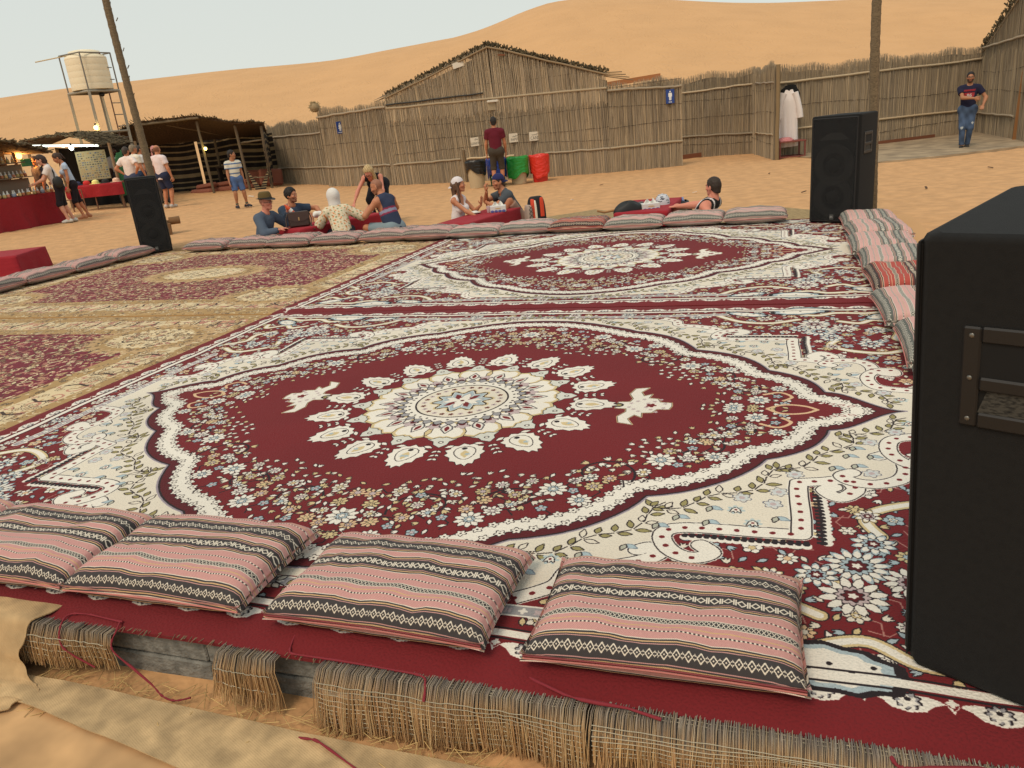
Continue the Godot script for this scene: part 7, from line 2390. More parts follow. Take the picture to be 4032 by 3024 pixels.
	if s.has("shoes"):
		for e in 2:
			f = Fld.new(an[e] - Vector3(0.28, 0.13, 0.28), an[e] + Vector3(0.28, 0.1, 0.28), 0.012)
			foot.call(e, f, 1.25)
			f.clip(an[e] + Vector3(0, 0.015, 0), Vector3.UP)
			b = MB.new()
			var sc: Color = s.shoes
			var sole: Color = s.get("sole", sc)
			var base: float = an[e].y - 0.066 * k
			f.net(b, func(p: Vector3) -> Color: return sole if p.y < base else sc)
			put("shoe", b, vmat("leather_paint", 0.6), o)
	if s.has("socks"):
		for e in 2:
			b = MB.new()
			b.col = s.socks
			b.tube(PackedVector3Array([an[e], an[e].lerp(kn[e], 0.2)]), PackedFloat32Array([0.043 * L, 0.047 * L]), 12, false)
			put("sock", b, fabric, o)
	# ---- hair, hats, glasses
	if style in ["short", "curly", "long", "bob", "ponytail"]:
		f = Fld.new(Vector3(-0.14, -0.42, -0.2), Vector3(0.14, 0.18, 0.16), 0.0085)
		var th := 0.007 if style != "curly" else 0.02
		f.ell(Vector3(0, 0.036, -0.016), Vector3(0.078 + th * 0.7, 0.094 + th, 0.1 + th * 0.8), 0.01, 0.011 if style == "curly" else 0.004, 150.0 if style == "curly" else 110.0)
		if style != "curly": f.cap(Vector3(0, 0.0, -0.05), Vector3(0, -0.05, -0.056), 0.072, 0.06, 0.02)
		var nn := Vector3(0, -0.5, 0.87).normalized()
		f.clip(Vector3(0, 0.07, 0.07), nn)
		f.clip(Vector3(0, -0.066, -0.06), Vector3(0, -1, 0.55).normalized())
		for g in [-1.0, 1.0]: f.cap(Vector3(0.1 * g, -0.01, 0.012), Vector3(0.1 * g, -0.06, 0.0), 0.024, 0.036, 0.006, Vector3.ZERO, 1.0, false, false, true)
		if style == "long":
			for q in s.get("locks", [[Vector3(0.0, 0.0, -0.09), Vector3(0.0, -0.3, -0.11), 0.07, 0.04], [Vector3(0.07, 0.03, -0.02), Vector3(0.09, -0.26, -0.02), 0.035, 0.025], [Vector3(-0.07, 0.03, -0.02), Vector3(-0.09, -0.26, -0.02), 0.035, 0.025]]):
				f.cap(q[0], q[1], q[2], q[3], 0.03, Vector3.BACK, 0.8)
		if style == "ponytail":
			f.ell(Vector3(0, 0.04, -0.125), Vector3(0.035, 0.035, 0.03), 0.01)
			f.cap(Vector3(0, 0.03, -0.14), Vector3(0.0, -0.11, -0.15), 0.026, 0.012, 0.01)
		if style == "bob": f.cap(Vector3(0, 0.0, -0.06), Vector3(0, -0.06, -0.06), 0.085, 0.075, 0.02)
		b = MB.new()
		var hl: Color = s.get("hair_light", hairc * 1.25)
		f.net(b, func(p: Vector3) -> Color: return hairc.lerp(hl, 0.5 + 0.5 * sin(p.x * 150.0 + p.y * 40.0) * cos(p.z * 90.0)))
		b.move(0, hx)
		put("hair", b, vmat("hair", 0.7), o)
	match s.get("hat", ""):
		"fedora":
			b = MB.new()
			b.col = lin(92, 76, 40)
			b.lathe(PackedVector2Array([Vector2(0.1, 0.06), Vector2(0.102, 0.09), Vector2(0.092, 0.15), Vector2(0.07, 0.178), Vector2(0.03, 0.172), Vector2(0.001, 0.165)]), 24)
			for q in b.v.size(): b.v[q].z *= 1.12
			b.move(0, hx)
			var hat := put("felt_hat", b, fabric, o)
			b = MB.new()
			b.col = lin(50, 48, 44)
			b.lathe(PackedVector2Array([Vector2(0.104, 0.062), Vector2(0.104, 0.085), Vector2(0.100, 0.085)]), 24)
			for q in b.v.size(): b.v[q].z *= 1.12
			b.move(0, hx); put("hat_band", b, fabric, hat)
			b = MB.new()
			b.col = lin(62, 60, 58)
			b.grid(32, 4, func(u: float, w: float) -> Vector3:
				var a := u * TAU
				var r := lerpf(0.098, 0.155, w)
				return Vector3(cos(a) * r, 0.062 - 0.02 * w * sin(a) * 1.0 + 0.02 * w * absf(cos(a)) - 0.01 * w, sin(a) * r * 1.1), Vector2.ONE, true)
			b.move(0, hx); put("hat_brim", b, fabric, hat)
		"cap":
			var cc: Color = s.hat_colour
			b = MB.new()
			b.col = cc
			var prof := PackedVector2Array()
			for q in 9:
				var a := q / 8.0 * PI * 0.5
				prof.append(Vector2(0.093 * cos(a) + 0.001, 0.04 + 0.1 * sin(a)))
			b.lathe(prof, 24)
			for q in b.v.size(): b.v[q].z = b.v[q].z * 1.15 - 0.012
			var rot := Transform3D(Basis(Vector3.RIGHT, -0.16), Vector3(0, 0.004, 0))
			b.move(0, rot); b.move(0, hx)
			var cap := put("cap", b, fabric, o)
			b = MB.new()
			b.col = cc * 0.9
			b.grid(16, 5, func(u: float, w: float) -> Vector3:
				var a := lerpf(0.1, PI - 0.1, u)
				return Vector3(cos(a) * (0.086 - 0.01 * w), 0.036 - 0.03 * w - 0.02 * w * absf(cos(a)), -0.015 - sin(a) * (0.1 + 0.075 * w)), Vector2.ONE, true)
			b.move(0, rot); b.move(0, hx)
			put("cap_brim", b, fabric, cap)
			if s.has("cap_marks"):
				b = MB.new()
				b.col = lin(214, 214, 214)
				b.box(Vector3(-0.052, 0.072, 0.078), Vector3(0.028, 0.022, 0.006), Basis(Vector3.UP, -0.6))
				b.box(Vector3(-0.098, 0.072, -0.01), Vector3(0.006, 0.024, 0.022))
				b.box(Vector3(-0.09, 0.075, -0.06), Vector3(0.012, 0.034, 0.02), Basis(Vector3.UP, 0.5))
				b.move(0, rot); b.move(0, hx)
				put("cap_badges", b, fabric, cap)
		"hijab":
			f = Fld.new(Vector3(-0.2, -0.34, -0.2), Vector3(0.2, 0.18, 0.18), 0.011)
			f.ell(Vector3(0, 0.032, -0.014), Vector3(0.096, 0.112, 0.122), 0.02)
			f.cap(Vector3(0, 0.0, -0.02), Vector3(0, -0.2, -0.03), 0.095, 0.105, 0.05, Vector3.ZERO, 1.0, false, true)
			f.cap(Vector3(0, -0.01, 0.1), Vector3(0, -0.05, 0.12), 0.062, 0.055, 0.01, Vector3.ZERO, 1.0, false, false, true)
			b = MB.new()
			f.net(b, func(_p: Vector3) -> Color: return lin(214, 210, 204))
			b.move(0, hx)
			put("headscarf", b, fabric, o)
		"scarf":
			f = Fld.new(Vector3(-0.18, -0.3, -0.2), Vector3(0.18, 0.18, 0.18), 0.011)
			f.ell(Vector3(0, 0.036, -0.014), Vector3(0.094, 0.11, 0.118), 0.02)
			f.cap(Vector3(0, 0.0, -0.06), Vector3(0, -0.2, -0.07), 0.085, 0.11, 0.04, Vector3.BACK, 0.7, false, true)
			f.cap(Vector3(0, -0.03, 0.1), Vector3(0, -0.08, 0.12), 0.075, 0.08, 0.01, Vector3.ZERO, 1.0, false, false, true)
			b = MB.new()
			f.net(b, func(p: Vector3) -> Color: return lin(170, 62, 60) if sin(p.x * 190.0) * sin(p.y * 190.0) > 0.0 else lin(206, 170, 164))
			b.move(0, hx)
			put("headscarf", b, fabric, o)
		"shades":
			b = MB.new()
			b.col = lin(40, 44, 56)
			for g in [-1.0, 1.0]: b.ell(Vector3(0.034 * g, 0.115, 0.07), Vector3(0.03, 0.012, 0.022), Basis(), 10, 6)
			b.move(0, hx)
			put("sunglasses", b, vmat("leather_paint", 0.6), o)
	if glasses:
		b = MB.new()
		b.col = lin(26, 24, 24)
		for g in [-1.0, 1.0]:
			var ring := PackedVector3Array()
			for q in 13:
				var a := TAU * q / 12.0
				ring.append(Vector3(0.031 * g + cos(a) * 0.023, 0.003 + sin(a) * 0.017, 0.103))
			b.tube(ring, 0.0026, 4, false)
			b.bar(Vector3(0.054 * g, 0.008, 0.1), Vector3(0.08 * g, 0.008, -0.005), 0.0025, 4)
		b.bar(Vector3(-0.01, 0.006, 0.106), Vector3(0.01, 0.006, 0.106), 0.0025, 4)
		b.move(0, hx)
		put("glasses", b, vmat("leather_paint", 0.6), o)
	o.set_meta("reach", [wr[0], wr[1], hc, pel])
	return o

func paste_coloured(to: MB, from: MB, x: Transform3D) -> void:
	var v0 := to.v.size()
	for k in from.v.size():
		to.col = from.c[k]
		to.add(x * from.v[k], (x.basis * from.n[k]).normalized())
	for k in from.ix.size(): to.ix.append(v0 + from.ix[k])
	to.col = Color.WHITE

func stand(x: float, z: float, yaw: float) -> Transform3D:
	return on_sand(x, z, yaw)

func people() -> void:
	rng.seed = 5
	var white := lin(222, 212, 206)
	# ---------------- the group at the long red table
	var p := person({"label": "person in a felt hat and blue grey shirt holding an orange bottle", "height": 1.62, "at": Transform3D(Basis(Vector3.UP, 1.15), Vector3(-3.78, -0.09, -12.7)), "skin": "pink", "hat": "fedora", "hair": "buzz", "hair_colour": lin(150, 110, 80), "glasses": true,
		"pelvis": Vector3(0, 0.1, 0), "lean": 0.32, "face": 0.15, "hands": [Vector3(0.3, 0.56, 0.34), Vector3(-0.12, 0.32, 0.46)], "elbows": [Vector3(0.6, -1, 0), Vector3(-0.5, -0.6, -0.3)], "grip": ["grip", "relaxed"], "palms": [Vector3(-1, 0, 0), Vector3(0, -1, 0)],
		"feet": [Vector3(-0.12, 0.07, 0.32), Vector3(0.14, 0.07, 0.36)], "knees": [Vector3(1, 0.35, 0.7), Vector3(-1, 0.35, 0.7)], "top": "long", "top_colour": lin(80, 92, 108), "legs": "jeans", "legs_colour": lin(128, 138, 146), "shoes": lin(60, 56, 54)})
	var r: Array = p.get_meta("reach")
	var hand: Vector3 = p.transform * (r[0] + Vector3(-0.02, 0.05, 0.05))
	var b := MB.new()
	b.lathe(PackedVector2Array([Vector2(0.001, 0.0), Vector2(0.032, 0.0), Vector2(0.033, 0.12), Vector2(0.026, 0.15), Vector2(0.012, 0.18), Vector2(0.012, 0.2), Vector2(0.001, 0.2)]), 14)
	var bo := thing("drink_bottle", "orange drink bottle tipped in the felt hat person's hand", "bottle", Transform3D(Basis(Vector3.BACK, 0.65) * Basis(Vector3.RIGHT, 0.2), hand + Vector3(0.08, -0.1, 0.02)))
	put("bottle", b, mat("soda_orange", 214, 84, 40, 0.35), bo)
	b = MB.new()
	b.lathe(PackedVector2Array([Vector2(0.0335, 0.05), Vector2(0.0345, 0.06), Vector2(0.0345, 0.09), Vector2(0.0335, 0.1)]), 14)
	put("paper_band", b, mat("plate_white", 222, 220, 212, 0.7), bo)
	person({"label": "person with dark curly hair and stubble in a navy blue t-shirt", "height": 1.64, "at": Transform3D(Basis(Vector3.UP, 0.75), Vector3(-3.5, -0.08, -13.5)), "skin": "tan", "hair": "curly", "beard": 0.45, "hair_colour": lin(26, 20, 17),
		"pelvis": Vector3(0, 0.1, 0), "lean": 0.28, "face": 0.45, "hands": [Vector3(0.42, 0.34, 0.36), Vector3(0.05, 0.26, 0.42)], "elbows": [Vector3(0.6, 0.2, -0.2), Vector3(-0.6, -0.4, 0)], "palms": [Vector3(0, -1, 0), Vector3(0, -1, 0)],
		"feet": [Vector3(0.15, 0.07, 0.42), Vector3(-0.1, 0.07, 0.4)], "knees": [Vector3(0.7, 1.2, 0.5), Vector3(-1, 0.4, 0.5)], "top": "tee", "top_colour": lin(52, 64, 84), "legs": "shorts", "legs_colour": lin(120, 112, 100), "shoes": lin(60, 58, 56)})
	var floral := func(q: Vector3, c: Color) -> Color:
		var n := sin(q.x * 63.0 + 1.3 * sin(q.y * 41.0)) * sin(q.y * 52.0 + 1.1 * sin(q.x * 37.0) + q.z * 30.0)
		var m := sin(q.x * 51.0 + 4.0 + q.z * 22.0) * sin(q.y * 67.0 + 2.0)
		if n > 0.66: return lin(208, 124, 64)
		if m > 0.7: return lin(112, 132, 92)
		if m < -0.85: return lin(206, 170, 120)
		return c
	person({"label": "person in a white headscarf and cream floral shirt, back turned", "female": true, "height": 1.58, "at": Transform3D(Basis(Vector3.UP, -2.75), Vector3(-2.4, -0.06, -12.32)), "skin": "olive", "hat": "hijab", "hair": "none", "cell": 0.013,
		"pelvis": Vector3(0, 0.1, 0), "lean": 0.42, "side": -0.05, "face": 0.35, "bulk": 1.2, "hands": [Vector3(0.2, 0.4, 0.48), Vector3(-0.42, 0.3, 0.34)], "elbows": [Vector3(0.6, -0.8, 0), Vector3(-0.8, -0.5, -0.2)], "palms": [Vector3(0, 1, 0), Vector3(0, 1, 0)],
		"feet": [Vector3(-0.2, 0.07, 0.25), Vector3(0.16, 0.07, 0.3)], "knees": [Vector3(1, 0.2, 0.6), Vector3(-1, 0.25, 0.5)], "top": "long", "top_colour": lin(218, 206, 178), "pattern": floral, "hem": -0.14, "legs": "jeans", "legs_colour": lin(26, 28, 40), "shoes": lin(30, 30, 34)})
	person({"label": "person with long blond hair and glasses bending over the table in black", "female": true, "height": 1.66, "at": Transform3D(Basis(Vector3.UP, -0.1), Vector3(-2.12, -0.07, -14.75)), "skin": "pink", "hair": "long", "hair_colour": lin(150, 124, 84), "hair_light": lin(206, 180, 130), "glasses": true, "locks": [[Vector3(0.05, 0.05, -0.02), Vector3(0.1, -0.24, 0.1), 0.045, 0.03], [Vector3(0.0, 0.02, -0.08), Vector3(0.07, -0.2, -0.02), 0.07, 0.04], [Vector3(-0.06, 0.05, -0.02), Vector3(-0.05, -0.1, 0.0), 0.035, 0.02]],
		"lean": 1.3, "pelvis": Vector3(0, 0.72, -0.16), "face": 0.0, "nod": 0.75, "hands": [Vector3(0.2, 0.38, 0.6), Vector3(-0.38, 0.33, 0.6)], "elbows": [Vector3(0.6, 0, -0.5), Vector3(-0.5, 0.2, -0.3)], "palms": [Vector3(0, -1, 0), Vector3(0, -1, 0)], "feet": [Vector3(0.14, 0.08, -0.1), Vector3(-0.12, 0.08, 0.02)],
		"top": "tank", "top_colour": lin(22, 20, 22), "hem": 0.0, "scoop": 0.07, "legs": "jeans", "legs_colour": lin(20, 20, 22), "shoes": lin(26, 24, 24)})
	var tank := func(q: Vector3, c: Color) -> Color:
		var y := q.y
		if y > 0.3 and y < 0.325: return lin(140, 44, 72)
		if y > 0.25 and y < 0.3: return lin(140, 142, 164)
		if y > 0.222 and y < 0.25: return lin(140, 44, 72)
		return c
	person({"label": "person with a shaved head in a navy tank top with grey and pink bands", "height": 1.66, "at": Transform3D(Basis(Vector3.UP, -2.2), Vector3(-1.62, -0.02, -12.5)), "skin": "tan", "hair": "buzz", "beard": 0.4, "hair_colour": lin(70, 56, 48), "bulk": 1.12, "cell": 0.013,
		"pelvis": Vector3(0, 0.1, 0), "lean": 0.34, "face": 0.5, "nod": 0.3, "hands": [Vector3(0.12, 0.4, 0.42), Vector3(-0.2, 0.42, 0.4)], "elbows": [Vector3(0.9, -0.6, -0.2), Vector3(-0.9, -0.6, 0.2)], "grip": ["grip", "grip"],
		"feet": [Vector3(-0.15, 0.05, 0.32), Vector3(0.16, 0.05, 0.38)], "knees": [Vector3(1, 0.2, 0.6), Vector3(-1, 0.2, 0.6)], "top": "tank", "top_colour": lin(48, 56, 82), "pattern": tank, "legs": "shorts", "legs_colour": lin(126, 142, 148)})
	# ---------------- the couple
	person({"label": "person in a white backward cap and white strap top, talking", "female": true, "height": 1.62, "at": Transform3D(Basis(Vector3.UP, 1.05), Vector3(-0.62, -0.14, -12.7)), "skin": "tan", "hat": "cap", "hat_colour": lin(214, 206, 206), "hair": "long", "hair_colour": lin(74, 52, 38), "hair_light": lin(110, 80, 56), "cell": 0.013,
		"pelvis": Vector3(0, 0.1, 0), "lean": 0.18, "face": 0.4, "nod": -0.08, "hands": [Vector3(0.1, 0.42, 0.42), Vector3(-0.1, 0.23, 0.5)], "elbows": [Vector3(0.5, -1, 0), Vector3(-0.6, -0.6, -0.2)], "grip": ["flat", "relaxed"], "palms": [Vector3(0, 0, -1), Vector3(0, -1, 0)], "aims": [Vector3(-0.1, 1, 0.3), Vector3(0, 0, 1)],
		"feet": [Vector3(-0.15, 0.06, 0.3), Vector3(0.16, 0.06, 0.36)], "knees": [Vector3(1, 0.2, 0.6), Vector3(-1, 0.2, 0.6)], "top": "tank", "top_colour": lin(220, 212, 210), "scoop": 0.075, "legs": "short shorts", "legs_colour": lin(90, 96, 110)})
	p = person({"label": "person in a blue backward cap and grey t-shirt eating, knees drawn up", "height": 1.7, "at": Transform3D(Basis(Vector3.UP, -1.25), Vector3(0.4, -0.135, -13.1)), "skin": "tan", "hat": "cap", "hat_colour": lin(34, 42, 88), "cap_marks": true, "hair": "short", "hair_colour": lin(60, 44, 34), "beard": 0.25, "cell": 0.013,
		"pelvis": Vector3(0, 0.1, 0), "lean": 0.52, "face": 0.1, "nod": 0.12, "hands": [Vector3(-0.1, 0.4, 0.5), Vector3(-0.02, 0.58, 0.52)], "elbows": [Vector3(0.9, -0.6, 0.3), Vector3(-0.8, -0.8, 0.4)], "grip": ["relaxed", "grip"], "palms": [Vector3(0, 0, -1), Vector3(0, 0, -1)], "aims": [Vector3(-1, 0.1, 0.1), Vector3(0, 1, 0.2)],
		"feet": [Vector3(0.16, 0.07, 0.42), Vector3(-0.16, 0.07, 0.44)], "knees": [Vector3(0.3, 1, 0.4), Vector3(-0.3, 1, 0.4)], "top": "tee", "top_colour": lin(72, 78, 84), "scoop": 0.05, "legs": "shorts", "legs_colour": lin(150, 120, 104)})
	# ---------------- lounging man
	var jersey := func(q: Vector3, c: Color) -> Color:
		if absf(q.x) > 0.118 and q.y > 0.26: return lin(24, 24, 28)
		if q.y > 0.47 and absf(q.x) < 0.085: return lin(24, 24, 28)
		return c
	person({"label": "person lounging in a white basketball vest and khaki shorts, back turned", "height": 1.72, "at": Transform3D(Basis(Vector3.UP, -2.2), Vector3(2.7, -0.27, -10.65)), "skin": "pink", "hair": "short", "hair_colour": lin(46, 34, 26), "bulk": 1.15, "cell": 0.013,
		"pelvis": Vector3(0, 0.1, 0), "lean": -0.62, "side": -0.1, "face": -0.35, "nod": 0.0, "hands": [Vector3(0.36, 0.1, -0.3), Vector3(0.02, 0.4, 0.56)], "elbows": [Vector3(0.5, 0.4, -1), Vector3(-0.6, -0.4, 0)], "palms": [Vector3(0, -1, 0), Vector3(0, -1, 0)], "grip": ["flat", "relaxed"],
		"feet": [Vector3(0.12, 0.06, 0.72), Vector3(-0.18, 0.06, 0.52)], "knees": [Vector3(1, 0.3, 0.4), Vector3(-0.1, 1, 0.4)], "top": "tank", "top_colour": lin(222, 214, 210), "pattern": jersey, "legs": "shorts", "legs_colour": lin(134, 122, 90), "shoes": lin(200, 190, 180)})
	# ---------------- standing figures
	person({"label": "person in a maroon t-shirt standing at the bins, back turned", "height": 1.76, "at": stand(0.2, -21.1, PI - 0.1), "skin": "tan", "hair": "short", "cell": 0.018, "face": 0.1, "hands": [Vector3(0.27, 0.84, 0.12), Vector3(-0.24, 0.86, 0.14)], "elbows": [Vector3(0.8, 0, -0.7), Vector3(-0.9, 0, -0.6)], "feet": [Vector3(0.12, 0.08, -0.02), Vector3(-0.1, 0.08, 0.1)],
		"top": "tee", "top_colour": lin(94, 20, 34), "legs": "knee", "legs_colour": lin(66, 58, 48), "shoes": lin(24, 24, 24), "socks": lin(110, 106, 100)})
	var boyst := func(q: Vector3, c: Color) -> Color:
		var y := fposmod(q.y, 0.145)
		return lin(66, 96, 140) if y < 0.036 else (lin(150, 168, 190) if y < 0.05 and y > 0.042 else c)
	person({"label": "boy in a white shirt with blue stripes and blue shorts, looking right", "height": 1.4, "at": stand(-6.53, -20.6, 0.55), "skin": "olive", "hair": "short", "cell": 0.015, "face": 1.1, "hands": [Vector3(0.2, 0.64, 0.03), Vector3(-0.2, 0.62, 0.1)], "feet": [Vector3(0.16, 0.065, 0.0), Vector3(-0.1, 0.065, 0.02)], "toes": [Vector3(0.7, 0, 0.8), Vector3(-0.1, 0, 1)],
		"top": "tee", "top_colour": lin(206, 202, 186), "pattern": boyst, "legs": "shorts", "legs_colour": lin(74, 98, 142), "shoes": lin(26, 28, 34), "sole": lin(210, 206, 200), "socks": lin(50, 92, 84)})
	p = person({"label": "person in a white t-shirt and black shorts with a black shoulder bag at the bottles", "female": true, "height": 1.7, "at": stand(-10.75, -20.1, -1.15), "skin": "fair", "hair": "bob", "hair_colour": lin(52, 38, 32), "cell": 0.018, "lean": 0.32, "nod": 0.4, "bulk": 1.15, "hands": [Vector3(0.1, 1.0, 0.5), Vector3(-0.1, 1.02, 0.5)], "elbows": [Vector3(0.5, -1, -0.2), Vector3(-0.5, -1, -0.2)], "palms": [Vector3(0, 1, 0), Vector3(0, 1, 0)], "feet": [Vector3(0.12, 0.08, -0.02), Vector3(-0.12, 0.08, -0.12)],
		"top": "tee", "top_colour": white, "legs": "knee", "legs_colour": lin(22, 21, 22), "shoes": lin(206, 202, 192), "sole": lin(90, 96, 84)})
	var o2: Node3D = p
	b = MB.new()
	b.grid(20, 10, func(u: float, w: float) -> Vector3:
		var a := u * TAU; var e := (w - 0.5) * PI
		return Vector3(0.24 + cos(a) * 0.06 * cos(e), 1.0 + sin(e) * 0.14, -0.02 - sin(a) * 0.12 * cos(e)))
	var bag := thing("shoulder_bag", "black crossbody bag hanging at the hip of the person in black shorts", "bag", o2.transform)
	put("bag", b, mat("nylon_black", 24, 26, 26, 0.6), bag)
	b = MB.new()
	b.tube(PackedVector3Array([Vector3(0.25, 1.1, 0.03), Vector3(0.17, 1.22, 0.02), Vector3(0.06, 1.36, 0.06), Vector3(-0.06, 1.47, 0.12), Vector3(-0.1, 1.46, 0.2), Vector3(-0.02, 1.33, 0.31)]), 0.018, 6)
	put("strap", b, mat("nylon_black", 24, 26, 26, 0.6), bag)
	person({"label": "person in a pale blue blouse with tied hair beside the white t-shirt shopper", "female": true, "height": 1.7, "at": stand(-10.85, -20.95, -1.0), "skin": "tan", "hair": "ponytail", "hair_colour": lin(62, 44, 34), "cell": 0.018, "lean": 0.2, "nod": 0.5, "hands": [Vector3(0.2, 0.78, 0.14), Vector3(-0.16, 1.0, 0.4)], "elbows": [Vector3(0.3, 0, -1), Vector3(-0.5, -1, 0)], "feet": [Vector3(0.13, 0.08, -0.06), Vector3(-0.12, 0.08, -0.2)],
		"top": "cap", "top_colour": lin(176, 194, 216), "legs": "knee", "legs_colour": lin(22, 21, 22)})
	person({"label": "person in a dark grey shirt half hidden behind the two shoppers", "height": 1.62, "at": stand(-12.0, -21.6, -0.6), "skin": "tan", "hair": "short", "cell": 0.02, "top": "tee", "top_colour": lin(62, 60, 72), "legs": "jeans", "legs_colour": lin(40, 40, 46), "shoes": lin(30, 30, 30)})
	person({"label": "bearded stall keeper in a white polo shirt facing the customers", "height": 1.74, "at": stand(-11.66, -25.5, 0.45), "skin": "dark", "hair": "short", "beard": 0.9, "hair_colour": lin(16, 13, 12), "cell": 0.02, "top": "half", "top_colour": lin(206, 200, 198), "legs": "jeans", "legs_colour": lin(60, 60, 70), "shoes": lin(30, 28, 26)})
	person({"label": "customer in a white t-shirt with hands on hips, left of the palm pole", "height": 1.7, "at": stand(-10.29, -23.2, 2.9), "skin": "tan", "hair": "short", "hair_colour": lin(56, 48, 42), "cell": 0.018, "bulk": 1.08, "hands": [Vector3(0.2, 0.98, -0.02), Vector3(-0.2, 0.98, -0.02)], "elbows": [Vector3(1, 0, -0.5), Vector3(-1, 0, -0.5)], "top": "tee", "top_colour": white, "hem": -0.1, "legs": "knee", "legs_colour": lin(60, 70, 96), "shoes": lin(190, 190, 190)})
	person({"label": "grey blond customer in a cream t-shirt, back turned, beside the hands on hips customer", "height": 1.75, "at": stand(-10.42, -24.0, 2.5), "skin": "tan", "hair": "short", "hair_colour": lin(120, 106, 86), "cell": 0.02, "top": "tee", "top_colour": lin(220, 214, 198), "legs": "knee", "legs_colour": lin(40, 56, 84), "shoes": lin(60, 60, 60)})
	person({"label": "person in a red checked headscarf just right of the palm pole", "height": 1.66, "at": stand(-10.1, -24.7, 0.4), "skin": "brown", "hair": "none", "hat": "scarf", "beard": 0.8, "cell": 0.02, "top": "long", "top_colour": lin(120, 50, 46), "legs": "jeans", "legs_colour": lin(90, 80, 76), "shoes": lin(50, 44, 40)})
	person({"label": "customer with blue sunglasses pushed up on dark hair, behind the cream t-shirt", "height": 1.72, "at": stand(-10.75, -25.2, 2.2), "skin": "tan", "hair": "short", "hair_colour": lin(50, 42, 36), "hat": "shades", "cell": 0.02, "top": "tee", "top_colour": lin(200, 198, 196), "legs": "knee", "legs_colour": lin(50, 60, 80), "shoes": lin(60, 60, 60)})
	person({"label": "balding customer in a white t-shirt and dark blue shorts right of the pole", "height": 1.68, "at": stand(-9.17, -22.6, 2.75), "skin": "tan", "hair": "balding", "hair_colour": lin(46, 38, 34), "cell": 0.018, "bulk": 1.1, "hands": [Vector3(0.28, 0.84, 0.06), Vector3(-0.3, 0.8, 0.04)], "elbows": [Vector3(0.6, 0, -0.7), Vector3(-0.6, 0, -0.7)], "grip": ["grip", "grip"], "top": "tee", "top_colour": lin(220, 206, 206), "hem": -0.12, "legs": "shorts", "legs_colour": lin(36, 46, 72), "shoes": lin(180, 176, 170)})
	var crest := func(q: Vector3, c: Color) -> Color:
		if q.z < 0.05: return c
		if absf(q.x) < 0.12 and q.y > 0.4 and q.y < 0.44: return lin(130, 30, 40)
		if absf(q.x) < 0.11 * (1.0 if q.y > 0.3 else smoothstep(0.2, 0.3, q.y)) and q.y > 0.21 and q.y < 0.37:
			return lin(160, 52, 58)
		return c
	var faded := func(q: Vector3, c: Color) -> Color:
		var n := sin(q.y * 23.0 + q.x * 11.0) * sin(q.x * 31.0 + q.z * 17.0)
		if Vector2(q.x + 0.1, q.y - 0.5).length() < 0.03 or Vector2(q.x - 0.12, q.y - 0.6).length() < 0.025: return lin(170, 176, 178)
		return c * (1.0 + 0.35 * n + 0.3 * smoothstep(0.25, 0.0, absf(q.y - 0.62)))
	p = person({"label": "bearded person in glasses, navy t-shirt and ripped jeans holding one forearm", "height": 1.74, "at": stand(11.65, -19.4, -0.5), "skin": "olive", "hair": "short", "beard": 0.85, "glasses": true, "hair_colour": lin(22, 18, 16), "cell": 0.015, "face": 0.0, "hands": [Vector3(0.3, 0.98, 0.2), Vector3(0.1, 1.16, 0.28)], "elbows": [Vector3(0.7, -0.2, -0.4), Vector3(-1, -0.4, 0.2)], "grip": ["relaxed", "grip"], "palms": [Vector3(0, 0.6, 1), Vector3(0, 0, -1)], "feet": [Vector3(0.05, 0.08, 0.0), Vector3(-0.07, 0.08, 0.14)],
		"top": "tee", "top_colour": lin(24, 28, 52), "pattern": crest, "legs": "jeans", "legs_colour": lin(60, 76, 100), "legs_pattern": faded, "shoes": lin(46, 42, 38)})
	var num := text_on(p, "86", Vector3(0.0, 1.23, 0.142), 0.1, mat("shirt_number", 196, 182, 176, 0.9), "Droid Sans", 700)
	num.name = "shirt_number"
	var wd := text_on(p, "SUPERIOR", Vector3(0.0, 1.345, 0.138), 0.04, mat("shirt_word", 150, 44, 52, 0.9), "Droid Sans", 700)
	wd.name = "shirt_word"
	for q in get_children():
		if q.has_meta("reach"): q.remove_meta("reach")
	# what the seated people hold
	b = MB.new()
	b.grid(16, 8, func(u: float, w: float) -> Vector3:
		var a := u * TAU
		return Vector3(cos(a) * 0.085 * sin(w * PI), 0.05 * cos(w * PI) + 0.02 * sin(a * 3.0) * sin(w * PI), -sin(a) * 0.06 * sin(w * PI)))
	var wrap := put("wrapped_food", b, mat("tissue", 226, 224, 216, 0.9))
	wrap.position = Vector3(-2.86, 0.37, -12.8)
	tag(wrap, "white paper wrapped food held by the person in the headscarf", "food")
